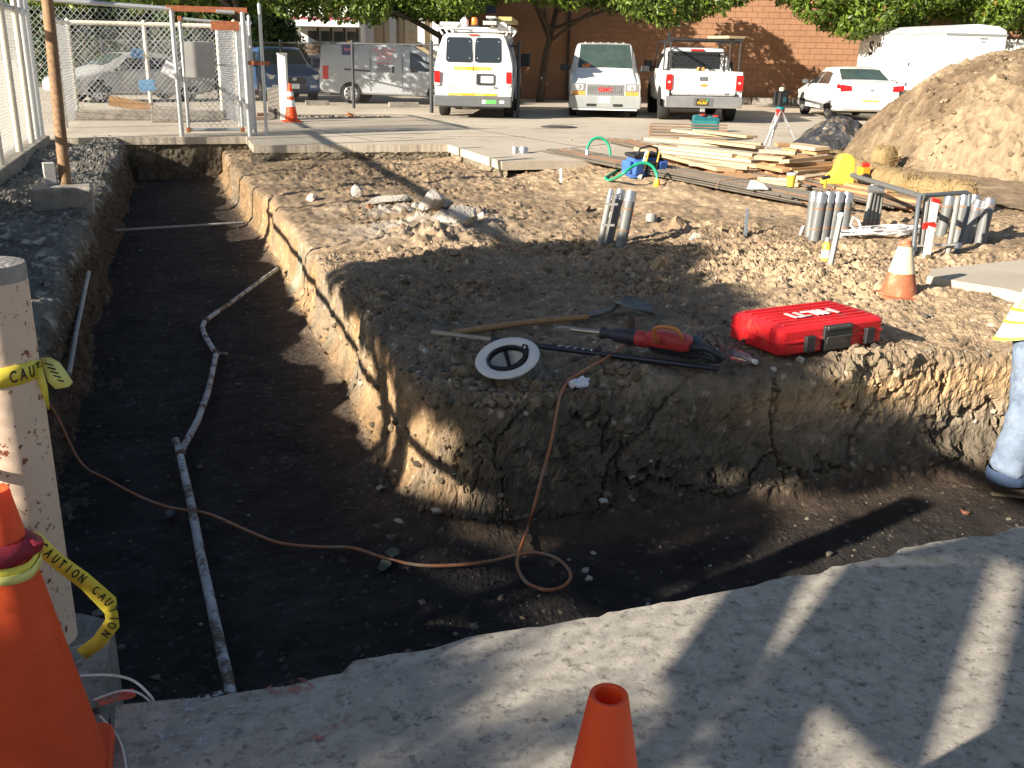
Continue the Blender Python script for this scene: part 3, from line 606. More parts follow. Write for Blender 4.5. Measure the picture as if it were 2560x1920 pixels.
# free tape sagging from the bollard to the cone
sagp = [BB+Vector((-.11, -.02, .56))-Vector((c1.x, c1.y, 0)), Vector((-.06, .16, .56)), Vector((.03, .19, .50)), Vector((.065, .23, .42)), Vector((.11, .27, .34)), Vector((.155, .30, .25)), Vector((.155, .30, .20)), Vector((.115, .32, .14)), Vector((.07, .34, .10))]
ribbon(ct2, sagp, [(0, 0, .03), (.01, 0, .035), (.02, .01, .035), (.02, 0, .035), (.02, 0, .04), (.03, 0, .04), (.03, 0, -.025), (.02, 0, -.035), (.02, 0, -.03)], M_tape, 'loose_tape')
sm_ = smooth(sagp[2:8], 8); TXT = 'CAUTION CAUTION '
acc = 0; k_ = 0
for i in range(1, len(sm_)-1):
    acc += (sm_[i]-sm_[i-1]).length
    if acc > .021:
        acc = 0; ch = TXT[k_ % len(TXT)]; k_ += 1
        if ch != ' ':
            tx_ = (sm_[i+1]-sm_[i-1]).normalized(); cv = (Vector((0, 0, HCAM))-Vector((c1.x, c1.y, 0))-sm_[i]).normalized(); yy_ = cv.cross(tx_).normalized(); lettering(ch, .030, M_ink, ct2, sm_[i]+cv*.006, tx_, yy_, .0006, name='print', ext=.0004, xs=.8)
c2 = WD(1522, 1742, 1.40)
cone('traffic_cone', 'orange cone with hollow open tip on the near slab at the bottom', (c2.x, c2.y, 0), c2.z, .135, .0285, base=.36)
# white cable looping over the footing edge
wc = [W(200, 1690, .01), W(270, 1688, .02), W(330, 1700, .05), W(372, 1735, .03), W(386, 1760, -.02), W(384, 1790, -.12)]
tag(MB().tube(smooth(wc), .0035, 6).build('white_cable', mat('white_pvc', (.68, .68, .66), rough=.4), None, 60), 'thin white cable looping over the concrete footing edge', 'cable')
wc = [W(235, 1750, .012), W(300, 1728, .015), W(345, 1732, .02), W(380, 1758, -.01)]
tag(MB().tube(smooth(wc), .003, 6).build('white_cable', _M['white_pvc'], None, 60), 'second white cable lying across the red paint mark', 'cable')
wc = [W(250, 1790, .012), W(285, 1830, .008), W(306, 1870, .006), W(316, 1930, .006)]
tag(MB().tube(smooth(wc), .003, 6).build('white_cable', _M['white_pvc'], None, 60), 'white cable running down beside the left cone', 'cable')
# sprayed marks on the slab
def mark(name, pts, m, z=.004, amp=.4):
    P = [W(u, v, 0) for u, v in pts]; c = sum(P, Vector())/len(P); Q = []
    for i in range(len(P)):
        a, b = P[i], P[(i+1) % len(P)]
        for k in range(6): q = a.lerp(b, k/6); Q.append((q.x+random.uniform(-1, 1)*.012*amp, q.y+random.uniform(-1, 1)*.012*amp, z))
    o = MB().add(Q, [tuple(range(len(Q)))]).build(name, m); o['kind'] = 'structure'; return o
def spray(name, col, cov, sc_):
    m = mat(name, col, rough=.85, var=.15, vs=30, pos=True, bump=.3, bs=120); t = m.node_tree; p = t.nodes['Principled BSDF']; ge = _n(t, 'ShaderNodeNewGeometry'); n_ = _n(t, 'ShaderNodeTexNoise'); n_.inputs['Scale'].default_value = sc_; n_.inputs['Detail'].default_value = 8; n_.inputs['Roughness'].default_value = .75
    t.links.new(ge.outputs['Position'], n_.inputs['Vector']); r_ = _n(t, 'ShaderNodeMapRange'); r_.inputs[1].default_value = cov; r_.inputs[2].default_value = cov+.12; t.links.new(n_.outputs[0], r_.inputs[0]); t.links.new(r_.outputs[0], p.inputs['Alpha']); return m
M_sw, M_sp, M_so, M_dk = spray('spray_white', (.50, .50, .52), .52, 38), spray('spray_pink', (.42, .15, .13), .5, 30), spray('spray_orange', (.62, .10, .06), .40, 22), spray('damp_patch', (.12, .115, .11), .38, 9)
mark('paint_mark', [(370, 1830), (560, 1770), (660, 1760), (560, 1810), (380, 1870)], M_sw); mark('paint_mark', [(400, 1890), (560, 1830), (640, 1800), (520, 1880), (390, 1925)], M_sw)
mark('paint_mark', [(410, 1760), (500, 1735), (590, 1725), (520, 1770), (420, 1800)], M_sw); mark('paint_mark', [(750, 1800), (800, 1760), (815, 1765), (805, 1830), (760, 1850)], M_sw)
mark('paint_mark', [(660, 1720), (760, 1695), (790, 1720), (700, 1745)], M_sp); mark('paint_mark', [(760, 1850), (860, 1800), (880, 1820), (790, 1860)], M_sp); mark('paint_mark', [(238, 1755), (335, 1730), (342, 1752), (250, 1775)], M_so, .012, .2)
# ================================================================== things on and around the dirt pad
M_pvc = mat('grey_conduit', (.14, .142, .138), rough=.5, var=.2, vs=9, bump=.05, spot=(.22, .19, .15), spots=6, spotw=(.55, .75))
M_pvcl = mat('pale_conduit', (.24, .235, .215), rough=.5, var=.15, vs=9, bump=.05, spot=(.45, .38, .28), spots=6)
M_pvcd = mat('dark_conduit', (.10, .115, .13), rough=.5, var=.15, bump=.05)
M_foil = mat('duct_tape', (.5, .5, .5), rough=.3, metal=.8, var=.2, vs=40, bump=.5, bs=50, bd=.004)
M_strap = mat('rusty_strap', (.30, .15, .07), rough=.8, var=.3)
M_strut = mat('strut_channel', (.48, .47, .44), rough=.45, metal=.5)
def stub(o, b, t, r, m=M_pvc, taped=True, bands=(.35, .68)):
    b, t = Vector(b), Vector(t); d = t-b
    pr = [(r, -.05), (r, .5), (r, 1)]; mb = MB(); mb.tube([b-d*.3, b, b+d*.5, t], r, 18); q = mb.build('conduit', m, o, 40)
    if taped: MB().tube([t-d.normalized()*.10, t-d.normalized()*.05, t+d.normalized()*.004, t+d.normalized()*.010], [r*1.04, r*1.05, r*1.03, r*.6], 18).build('tape_cap', M_foil, q, 50)
    for f in bands: MB().tube([b+d*f-d.normalized()*.006, b+d*f+d.normalized()*.006], r*1.05, 18, False).build('strap', M_strap, q)
    return q
def px_on(u, v, ref): return WD(u, v, (Vector(ref)-Vector((0, 0, HCAM))).dot(_fw))
def stubs(name, label, cat, base_px, items, group=None, z=-.18):
    """items: (u_bottom, v_bottom, u_top, v_top, radius, material, taped, bands, depth offset)"""
    o0 = onpad(*base_px); o = thing(name, label, cat, o0, 0, group)
    for ub, vb, ut, vt, r, m, tp_, bd_, dz in items:
        D = (o0-Vector((0, 0, HCAM))).dot(_fw)+dz; b, t = WD(ub, vb, D), WD(ut, vt, D)
        stub(o, b-o0, t-o0, r, m, tp_, bd_)
    return o, o0
o, o0 = stubs('conduit_cluster', 'three grey conduit stubs with taped tops nearest the demolition hammer', 'conduits', (1545, 612), [(1552, 612, 1578, 480, .055, M_pvc, True, (.25, .66), 0), (1522, 600, 1552, 476, .048, M_pvc, True, (), .18), (1502, 600, 1528, 476, .03, M_pvcl, True, (), .05)])
for a, b_ in ((.30, .05), (.72, .1)):
    p0, p1 = o0*0+WD(1500+20*a, 600-124*a, (o0-Vector((0, 0, HCAM))).dot(_fw)-.06)-o0, WD(1530+20*a, 600-124*a, (o0-Vector((0, 0, HCAM))).dot(_fw)-.06)-o0
    MB().bar(p0, p1, .02, .02).build('clamp_bar', M_strut, o)
o, o0 = stubs('conduit_cluster', 'row of five grey conduit stubs with silver taped tops', 'conduits', (2030, 602), [(2034, 602, 2054, 485, .057, M_pvc, True, (.22, .66), 0), (2022, 598, 2037, 482, .05, M_pvc, True, (), .18), (2056, 600, 2074, 484, .055, M_pvc, True, (.24, .66), .03), (2076, 600, 2098, 484, .055, M_pvc, True, (.24, .66), .06), (2104, 598, 2120, 484, .055, M_pvc, True, (.22, .66), .1)])
MB().bar(WD(1995, 600, 10.2)-o0, WD(2010, 565, 10.2)-o0, .03, .02).build('strut', M_strut, o); MB().bar(WD(2002, 570, 10.25)-o0, WD(2022, 570, 10.25)-o0, .03, .02).build('strut', M_strut, o)
o, o0 = stubs('conduit_cluster', 'four slim conduits with one shared tape cap behind the white rope', 'conduits', (2168, 575), [(2159+11*i, 574, 2182+8.2*i, 462, .024, M_pvcl, False, (.12, .2), .03*i) for i in range(4)])
MB().tube([WD(2172, 474, (o0-Vector((0, 0, HCAM))).dot(_fw))-o0, WD(2208, 474, (o0-Vector((0, 0, HCAM))).dot(_fw))-o0], .045, 12).build('tape_cap', M_foil, o, 50)
MB().bar(WD(2150, 558, 10.6)-o0, WD(2200, 556, 10.6)-o0, .025, .02).build('strut', M_strut, o)
# right-hand conduit frame group
o, o0 = stubs('conduit_cluster', 'five large grey conduit stubs behind the dark conduit frame at right', 'conduits', (2440, 605), [(2352, 585, 2375, 492, .055, M_pvc, True, (.7,), .5), (2390, 610, 2412, 490, .055, M_pvc, True, (.3, .75), .0), (2420, 612, 2438, 490, .045, M_pvcl, True, (.75,), .25), (2415, 605, 2447, 505, .055, M_pvc, True, (.8,), -.05), (2450, 604, 2474, 500, .055, M_pvc, True, (.82,), -.1)])
MB().bar(WD(2440, 603, 9.6)-o0, WD(2462, 617, 9.6)-o0, .03, .025).build('strut', M_strut, o)
fb = onpad(2285, 644); D = (fb-Vector((0, 0, HCAM))).dot(_fw)
o = thing('bent_pipe_frame', 'dark grey bent conduit frame standing upright over slim pale conduits', 'conduit frame', fb)
pth = [(2281, 645), (2290, 560), (2298, 495), (2303, 489), (2340, 487), (2415, 481), (2424, 485), (2421, 520), (2408, 580), (2390, 636)]
MB().tube([WD(u, v, D+(.25*max(0, min(1, (u-2300)/120))))-fb for u, v in pth], .021, 12).build('bent_pipe', M_pvcd, o, 50)
for (ub, vb, ut, vt, r, m, nm) in ((2297, 645, 2318, 496, .026, M_pvcl, 'pale_pipe'), (2310, 645, 2330, 496, .022, M_pvcl, 'pale_pipe'), (2368, 638, 2395, 494, .026, M_pvcl, 'pale_pipe')):
    MB().tube([WD(ub, vb, D+.06)-fb, WD(ut, vt, D+.06)-fb], r, 12).build(nm, m, o, 40)
for (u, v) in ((2283, 622), (2395, 614)): MB().box(WD(u, v, D)-fb, (.05, .05, .05)).build('clamp', M_pvcd, o, bevel=.006)
MB().bar(WD(2265, 615, D)-fb, WD(2400, 611, D)-fb, .018, .018).build('tie_bar', M_strut, o); MB().bar(WD(2264, 645, D)-fb, WD(2270, 610, D)-fb, .04, .03).build('stand', M_strut, o)
wb = thing('marker_board', 'white marker stake with red bands in front of the conduit frame', 'marker', fb+Vector((0, -.05, 0)))
M_redt = mat('red_tape', (.62, .03, .02), rough=.4, var=.1)
q0, q1 = WD(2315, 648, D-.12)-wb.location, WD(2340, 497, D-.12)-wb.location; MB().bar(q0, q1, .075, .02, (0, 1, 0)).build('board', M_white, wb, bevel=.003)
for f0, f1 in ((.93, 1.0), (.535, .60)): MB().bar(q0.lerp(q1, f0), q0.lerp(q1, f1), .08, .025, (0, 1, 0)).build('red_band', M_redt, wb)
MB().bar(q0.lerp(q1, .55)+Vector((-.09, 0, 0)), q0.lerp(q1, .57)+Vector((.02, 0, 0)), .02, .055, (0, 0, 1)).build('red_tape', M_redt, wb)
# far twin stubs
stubs('conduit_cluster', 'pair of short taped conduit stubs at the far slab edge', 'conduits', (1298, 409), [(1287, 408, 1289, 370, .075, M_pvc, True, (), 0), (1308, 410, 1309, 370, .075, M_pvc, True, (), 0), (1296, 408, 1298, 374, .05, M_pvcl, True, (), .2)])
stubs('conduit_stub', 'short white capped conduit stub low in the dirt left of the three stubs', 'conduit', (1628, 556), [(1627, 552, 1630, 536, .055, M_pvcl, False, (), 0)])
p_ = onpad(1628, 553); wcap = thing('white_pipe_end', 'white dusty pipe cap in the dirt left of the three stubs', 'cap', p_); (MB().lathe([(.06, 0), (.062, .04), (.06, .075), (.05, .085), (.01, .09)], 20).build('cap', M_refl, wcap, 50))
# stakes
def stake(name, label, bpx, tpx, r, m, cat='stake', extra=None):
    b = onpad(*bpx); t_ = px_on(*tpx, b); o = thing(name, label, cat, b); MB().bar(Vector((0, 0, -.1)), t_-b, r*2, r*2).build('shaft', m, o, bevel=.003); return o, b, t_
stake('steel_stake', 'dark steel stake upright between the conduit clusters', (1863, 590), (1869, 522), .018, M_pvcd)
o, b, t_ = stake('steel_stake', 'long dark stake with white tip beside the yellow bottle', (2072, 668), (2102, 540), .021, M_pvcd)
MB().lathe([(.026, -.03), (.028, .0), (.026, .02), (.01, .03)], 14, t_-b).build('white_tip', M_white, o, 50)
stake('survey_stake', 'thin pale stake left of the blue tool bag', (1404, 455), (1402, 422), .014, M_white)
stake('marker_flag', 'tiny red marker pin in the dirt by the white pipe cap', (1580, 540), (1581, 522), .01, M_redt, 'marker')
b = onpad(2062, 655); o = thing('yellow_bottle', 'small yellow plastic bottle by the long dark stake', 'bottle', b)
M_yel = mat('yellow_plastic', (.72, .52, .06), rough=.4, var=.12)
MB().lathe([(.035, 0), (.038, .02), (.038, .15), (.02, .18)], 16, (0, 0, 0)).build('body', M_yel, o, 50); MB().lathe([(.039, .04), (.039, .11)], 16, caps=False).build('label_wrap', M_refl, o, 50); MB().lathe([(.02, .18), (.02, .21), (.012, .22)], 12).build('cap', mat('grey_cap', (.3, .3, .3)), o, 50)
# weathered cone
b = onpad(2246, 735); t_ = px_on(2240, 592, b); M_oldcone = mat('faded_cone', (.42, .13, .06), rough=.8, var=.3, vs=10, bump=.3, spot=(.45, .33, .22), spots=9, spotw=(.52, .7))
h_ = (t_-b).z*.99
cone('traffic_cone', 'faded dirty orange cone with cream band on the dirt at right', b+Vector((0, 0, -.03)), h_+.03, .125, .038, ((.30*h_/.55*.9, .455*h_/.55*.9+.09, mat('cream_collar', (.74, .66, .46), rough=.5, var=.2, spot=(.45, .36, .25), spots=12)),), M_oldcone, base=.3)
# white rope heap
b = onpad(2205, 590); M_rope = mat('white_rope', (.72, .69, .68), rough=.8, var=.2, vs=60, bump=.5, bs=120)
o = thing('white_rope', 'heap of white rope in front of the slim conduits', 'rope', b); R_ = random.Random(2); P = []
for i in range(150):
    a = i*.55; rx, ry = .30+.12*math.sin(i*.23), .13+.05*math.cos(i*.31); P.append((rx*math.cos(a)+.1*math.sin(i*.07), ry*math.sin(a), .02+.06*(i/150)*abs(math.sin(i*.4))+.015))
MB().tube(P, .011, 6).build('coil', M_rope, o, 60); MB().tube([(-.3, .02, .05), (-.36, .05, .12), (-.33, .06, .19), (-.27, .05, .16), (-.25, .0, .06)], .013, 6).build('loop', M_rope, o, 60)
# small concrete slab remnant at right
P = [W(2318, 690, .0), W(2330, 672, .0), W(2600, 645, .0), W(2650, 760, .0), W(2512, 722, .0)]
slab('slab_remnant', [(p.x, p.y) for p in P], .0, .2, M_lot, {0: .01, 3: .02, 4: .02})

# ---- dirt mound
def mound():
    cx, cy, h, rad = 15.7, 13.2, 2.3, 5.0
    A, B = np.meshgrid(np.arange(9.2, 20.5, .035), np.arange(8.2, 18.6, .035))
    wx = A+.5*(fbm(A*.5, B*.5, 301, 3)-.5); wy = B+.5*(fbm(A*.5+9, B*.5, 302, 3)-.5)
    r = np.hypot((wx-cx)/1.05, (wy-cy)/.92); z = h*np.clip(1-(r/rad)**1.15, -.2, 1)
    for mx, my, mr, mh in ((12.4, 12.6, 1.1, .35), (13.2, 14.6, 1.3, .5), (12.0, 13.9, .8, .2), (14.6, 11.0, 1.2, .3), (16.5, 11.0, 1.5, .5)): z = z+mh*np.exp(-((wx-mx)**2+(wy-my)**2)/mr**2)
    rid = 1-np.abs(2*fbm(A*3, B*3, 303, 5, .6)-1); rid2 = 1-np.abs(2*fbm(A*9, B*9, 304, 4, .65)-1); f1, f2, idc = worley(A*4, B*4, 305); c1 = np.clip((f2-f1)*2.2, 0, 1)
    z = z+.20*(rid-.75)+.10*(rid2-.75)+.12*c1*(idc > .75)*sst(.45, .6, fbm(A*.7, B*.7, 306, 3))+.25*(fbm(A*1.1, B*1.1, 307, 3)-.5)
    e = sst(rad*1.0, rad*.85, r); z = z*e-.12*(1-e)-.02
    pt = fbm(A*.8-B*.5, B*.8, 308, 4)[..., None]; pm = fbm(A*5, B*5, 309, 4)[..., None]
    C = (np.array([.32, .235, .15])*(1-sst(.5, .68, pt))+np.array([.19, .135, .085])*sst(.5, .68, pt))*(.7+.6*pm)*(.85+.7*(rid2[..., None]-.75))
    o = np_mesh('dirt_mound', np.stack([A, B, z], -1).reshape(-1, 3), grid_faces(*A.shape), M_soil, True, np.clip(C, .02, .8).reshape(-1, 3)); o['kind'] = 'structure'
    return np.stack([A, B, z], -1)
P_m = mound()
def MZ(x, y):
    i, j = int((y-8.2)/.035), int((x-9.2)/.035)
    return float(P_m[i, j, 2]) if 0 <= i < P_m.shape[0] and 0 <= j < P_m.shape[1] else -9
def cl_mound(r, n): return np.array([.30, .22, .14])*r.uniform(.55, 1.3, (n, 1))
tag(scatter('mound_clods', pick(P_m, P_m[..., 2] > .05, 6500, rr, lambda q: sst(.35, .65, fbm(q[:, 0]*.9, q[:, 1]*.9, 311, 3))+.03), M_soil, cl_mound, .008, .07, ex=3.5), 'clods and stones on the big dirt mound', 'clods')
# straw wattles
M_straw = mat('straw', (.36, .25, .115), rough=.95, var=.4, vs=45, bump=1, bs=140, bd=.02, squash=(1, 1, .4))
def wattle(label, pts, r):
    P = [W(u, v, .10) for u, v in pts]; Q = []
    for i in range(len(P)-1):
        for k in range(6): Q.append(P[i].lerp(P[i+1], k/6))
    Q.append(P[-1]); c = Q[0].copy(); o = thing('straw_wattle', label, 'straw wattle', (c.x, c.y, max(0, GZ(c.x, c.y)) if c.x < 9.5 else 0))
    n = len(Q); R = [r*(.92+.12*math.sin(i*1.7)+.05*random.random())*(1 if 0 < i < n-1 else .7) for i in range(n)]
    MB().tube([(q.x-c.x, q.y-c.y, max(MZ(q.x, q.y), 0)*.6+r*.8) for q in Q], R, 16).build('roll', M_straw, o, 80)
    fz = MB(); R_ = random.Random(len(label))
    for q in Q:
        for k in range(34):
            a = R_.uniform(0, 6.28); d = Vector((R_.uniform(-.15, .15), math.cos(a), math.sin(a))); p = Vector((q.x-c.x+R_.uniform(-.12, .12), q.y-c.y, max(MZ(q.x, q.y), 0)*.6+r*.8))+d*r*.9; e = Vector((R_.uniform(-1, 1), R_.uniform(-1, 1), R_.uniform(-.6, .8)))*.09; fz.bar(p, p+e, .006, .003)
    fz.build('straw_ends', M_straw, o)['kind'] = 'stuff'; return o
wattle('long straw wattle lying at the foot of the mound behind the yellow cover', [(2085, 408), (2120, 428), (2180, 446), (2230, 462), (2262, 474)], .17)
wattle('straw wattle running right from the long one behind the conduit frame', [(2272, 472), (2330, 478), (2390, 484), (2425, 492)], .15)
wattle('short straw wattle stub lodged on the mound slope', [(2195, 402), (2225, 406)], .19)

# ---- crumpled black plastic sheet
def tarp():
    c = W(2120, 375, 0); A, B = np.meshgrid(np.linspace(-1.15, 1.15, 110), np.linspace(-.75, .75, 80)); th = math.radians(-18)
    rg = 1-np.abs(2*fbm(A*1.6+.6*B, B*2.6, 401, 4, .6)-1); rg2 = 1-np.abs(2*fbm(A*5, B*5, 402, 3)-1); r = np.hypot(A/1.15, B/.75)
    z = .42*np.exp(-((A+.25)**2/.5+(B-.05)**2/.30))+.38*(rg-.55)*(1-.5*r)+.07*(rg2-.5); z = np.maximum(z, .0)*sst(1.25, .75, r)+.03
    x = A*(1-.12*rg); y = B*(1-.1*rg2)
    X = c.x+x*math.cos(th)-y*math.sin(th); Y = c.y+x*math.sin(th)+y*math.cos(th)
    base = np.vectorize(lambda a, b: max(MZ(a, b), 0))(X, Y); k = (r < 1.02)
    o = np_mesh('plastic_sheet', np.stack([X, Y, z+base], -1).reshape(-1, 3), grid_faces(*A.shape), mat('black_sheeting', (.035, .036, .04), rough=.38, var=.4, vs=5, bump=.5, bs=14, bd=.05, spot=(.26, .20, .13), spots=4, spotw=(.5, .68)), True)
    tag(o, 'crumpled dusty black plastic sheet at the mound foot behind the lumber', 'plastic sheet')
tarp()

# ---- rebar bundles
M_reb = [mat('rebar_grey', (.16, .14, .115), rough=.6, metal=.35, var=.25, vs=6, bump=.4, bs=200), mat('rebar_rusty', (.27, .13, .06), rough=.8, metal=.1, var=.35, vs=6, bump=.4, bs=200), mat('rebar_brown', (.20, .15, .11), rough=.7, metal=.2, var=.3, vs=6, bump=.4, bs=200)]
M_tie = mat('tie_wire', (.22, .12, .07), rough=.8)
def bundle(label, p0, p1, n, wid, lay, r=.0115, seed=1, stagger=.5, zoff=0):
    R_ = random.Random(seed); p0, p1 = Vector(p0), Vector(p1); o = thing('rebar_bundle', label, 'rebar', p0); d = (p1-p0); L_ = d.length; d.normalize(); sd = Vector((d.y, -d.x, 0)).normalized(); upv = sd.cross(d)*-1
    if upv.z < 0: upv = -upv
    for i in range(n):
        l = i % lay; k = i//lay; a = (k/(n/lay)-.5)*wid+R_.uniform(-.012, .012); hz = r+zoff+l*2.1*r+R_.uniform(-.003, .006); s0 = R_.uniform(-stagger, stagger*.3); s1 = R_.uniform(-stagger*.4, stagger)
        P = [sd*(a*(1+.12*R_.uniform(-1, 1)*(f-.5)))+upv*(hz+.006*math.sin(f*7+i))+d*(s0+(L_+s1-s0)*f) for f in (0, .25, .5, .75, 1)]
        P = [sd*(a+R_.uniform(-.02, .02))+upv*hz+d*s0]+P[1:4]+[sd*(a+R_.uniform(-.03, .03))+upv*hz+d*(L_+s1)]
        MB().tube(P, r, 6).build('bar', M_reb[0] if R_.random() < .62 else R_.choice(M_reb[1:]), o, 60)
    for f in (.35, .78):
        q = d*L_*f; hh = lay*2.1*r+zoff; MB().tube([q+sd*(-wid/2-.03)+upv*zoff, q+sd*(-wid/2-.02)+upv*(hh+.02), q+upv*(hh+.045), q+sd*(wid/2+.02)+upv*(hh+.02), q+sd*(wid/2+.03)+upv*zoff], .006, 6).build('wire_tie', M_tie, o, 60)
    return o
a = W(1420, 385, .0); a.z = max(GZ(a.x, a.y), -.02)+.01; b_ = W(2015, 520, -.08); b_.z = GZ(b_.x, b_.y)+.04
bundle('long rebar bundle running from the far slab to the taped conduits', a, b_, 54, .62, 3, seed=3)
a = W(1560, 358, .02); a.z = .02; b_ = W(2240, 520, -.04); b_.z = GZ(b_.x, b_.y)+.06
bundle('second rebar bundle half buried beneath the lumber, ending at right', a, b_, 40, .5, 2, seed=5)
a = W(1925, 430, .02); a.z = .03; b_ = W(2330, 520, 0); b_.z = GZ(b_.x, b_.y)+.06
bundle('rusty rebar lengths running behind the slim conduits towards the frame', a, b_, 26, .42, 2, seed=8)
# hooked stirrups
hb = W(1630, 345, .02); o = thing('hooked_rebar', 'stack of hooked rebar stirrups with rounded bends at the lumber end', 'rebar', (hb.x, hb.y, .0))
for i in range(16):
    l = i//4; k = i % 4; z_ = .06+l*.055; y_ = (k-1.5)*.05
    dx = Vector((.93, -.36, 0)); sd = Vector((.36, .93, 0)); P = []
    for f in np.linspace(0, 1, 9): aa = math.pi/2+math.pi*f; P.append(dx*(.06*math.cos(aa))+Vector((0, 0, .06*math.sin(aa)+.07)))
    P = [dx*1.5+Vector((0, 0, .13))]+P+[dx*1.5+Vector((0, 0, .01))]
    MB().tube([p+sd*y_+Vector((0, 0, z_-.05)) for p in P], .009, 6).build('stirrup', M_reb[1 if i % 3 else 2], o, 60)

# ---- lumber
M_wood = [mat('fresh_lumber', (.50, .36, .215), rough=.75, var=.18, vs=3, bump=.2, bs=30, squash=(1, 14, 14)), mat('pale_lumber', (.54, .42, .27), rough=.75, var=.14, vs=3, bump=.2, bs=30, squash=(1, 14, 14)), mat('old_lumber', (.42, .25, .12), rough=.85, var=.28, vs=3, bump=.3, bs=30, squash=(1, 14, 14)), mat('ply_orange', (.45, .26, .13), rough=.75, var=.2, vs=3, bump=.2, squash=(1, 14, 14))]
def plank(p0, p1, w_, h_, m, label, group, roll=0):
    p0, p1 = Vector(p0), Vector(p1); d = p1-p0; L_ = d.length; x = d.normalized(); y = Vector((0, 0, 1)).cross(x).normalized(); z = x.cross(y)
    mb = MB(); mb.box((0, 0, 0), (L_, w_, h_)); o = mb.build('plank', m, None, bevel=.004); c = (p0+p1)/2
    R3 = Matrix((x, y, z)).transposed() @ Matrix.Rotation(roll, 3, 'X'); o.matrix_world = Matrix.Translation(c) @ R3.to_4x4(); return tag(o, label, 'plank', group)
GA_, GB_ = 'pale planks in the front lumber stack', 'old broken planks in the right lumber stack'
LA, LB = 'pale sawn plank in the lumber stack behind the rebar', 'short weathered plank in the stack right of the tripod'
def stack_plank(u0, v0, u1, v1, zz, w_, h_, m, lab, grp, roll=0):
    a, b = W(u0, v0, zz), W(u1, v1, zz); return plank(a, b, w_, h_, m, lab, grp, roll)
R_ = random.Random(11)
for u0, v0, u1, v1, zz, w_, h_, mi in (
    (1690, 326, 1870, 345, .36, .24, .04, 1), (1745, 326, 1880, 342, .40, .24, .04, 0), (1620, 346, 1860, 366, .27, .24, .045, 1), (1710, 346, 1900, 368, .31, .2, .045, 0), (1735, 356, 1900, 376, .24, .2, .045, 1),
    (1640, 366, 1840, 388, .20, .2, .045, 1), (1660, 378, 1890, 404, .15, .24, .045, 1), (1700, 392, 1905, 416, .12, .2, .045, 0), (1650, 362, 1880, 398, .17, .14, .04, 0), (1640, 382, 1860, 412, .09, .14, .045, 1),
    (1605, 372, 1815, 425, .10, .30, .05, 0), (1690, 396, 1835, 432, .06, .28, .05, 3), (1725, 410, 1870, 420, .11, .10, .05, 0), (1740, 408, 1890, 428, .055, .26, .04, 1), (1760, 430, 1890, 446, .04, .5, .03, 3), (1700, 368, 1885, 388, .22, .10, .05, 0), (1770, 352, 1905, 362, .30, .09, .05, 0)):
    lab = {.40: 'topmost short plank on the pale lumber stack', .36: 'upper pale plank just under the topmost one', .10: 'wide reddish plank along the front of the lumber stack' if w_ == .30 else LA, .04: 'orange plywood sheet under the front of the lumber stack', .27: 'longest pale plank sticking out at the stirrup end'}.get(zz, LA)
    stack_plank(u0, v0, u1, v1, zz, w_, h_, M_wood[mi], lab, GA_, R_.uniform(-.06, .06))
for u0, v0, u1, v1, zz, w_, h_, mi in (
    (1940, 362, 1972, 362, .40, .10, .05, 2), (1975, 362, 2055, 372, .36, .28, .05, 1), (1972, 372, 2058, 382, .30, .28, .05, 2), (1900, 378, 1990, 384, .30, .12, .05, 0), (1935, 382, 2060, 376, .26, .12, .05, 2), (1920, 392, 2030, 392, .22, .14, .05, 2), (1960, 404, 2070, 392, .24, .16, .05, 0),
    (1905, 404, 1985, 408, .17, .14, .05, 2), (1930, 414, 2075, 408, .17, .14, .05, 2), (1900, 420, 1990, 420, .10, .14, .05, 0), (1970, 424, 2090, 416, .13, .12, .05, 2), (1985, 432, 2090, 422, .09, .12, .05, 0), (1915, 432, 2060, 434, .05, .14, .05, 2), (2000, 446, 2100, 434, .06, .16, .05, 1), (1950, 444, 2090, 448, .04, .2, .05, 2), (2050, 448, 2230, 482, .05, .16, .045, 3), (2090, 470, 2300, 505, .04, .12, .045, 3), (1880, 452, 2000, 462, .03, .16, .045, 0), (1895, 446, 1995, 452, .06, .14, .045, 1), (1890, 392, 1960, 398, .24, .12, .05, 0), (1895, 412, 1965, 426, .14, .12, .05, 3)):
    lab = {(1975, 362): 'wide pale board on top of the right lumber stack', (1940, 362): 'short dark block end on top of the right stack', (2050, 448): 'orange board lying on rebar by the yellow cover', (2090, 470): 'long orange board running towards the conduit frame', (1880, 452): 'pale plank lying low beside the yellow cup'}.get((u0, v0), LB)
    stack_plank(u0, v0, u1, v1, zz, w_, h_, M_wood[mi], lab, GB_, R_.uniform(-.15, .15))

# ---- small site things round the lumber
b = W(1955, 455, .05); o = thing('yellow_cup', 'small yellow cup on the planks left of the yellow cover', 'cup', W(1976, 466, .06)); MB().lathe([(.045, 0), (.06, .15), (.055, .15), (.042, .01)], 18, caps=False).build('wall', M_yel, o, 60); MB().lathe([(.061, .145), (.061, .165), (.03, .17)], 18).build('lid', M_refl, o, 60)
p_ = W(1885, 470, .09); tag(MB().prism([(p_.x-.14, p_.y-.06, .09), (p_.x+.14, p_.y-.10, .08), (p_.x+.16, p_.y+.06, .13), (p_.x+.02, p_.y+.12, .17)], (0, 0, .004)).build('paper_sheet', M_refl), 'white crumpled paper lying on the long rebar bundle', 'paper')
b = W(2108, 462, .05); o = thing('yellow_cover', 'bright yellow plastic hood with rounded top beside the wattle', 'cover', b); P = []
for a in np.linspace(0, math.pi, 13): P.append((.14*math.cos(a)+.02, 0, .34+.15*math.sin(a)))
P = [(.18, 0, 0)]+[(.16, 0, .2)]+P+[(-.16, 0, .22), (-.32, 0, .06), (-.34, 0, 0)]; P = [(p[0]*.8, 0, p[2]*.8) for p in P]
M_ybr = mat('yellow_bright', (.70, .52, .07), rough=.4, var=.1)
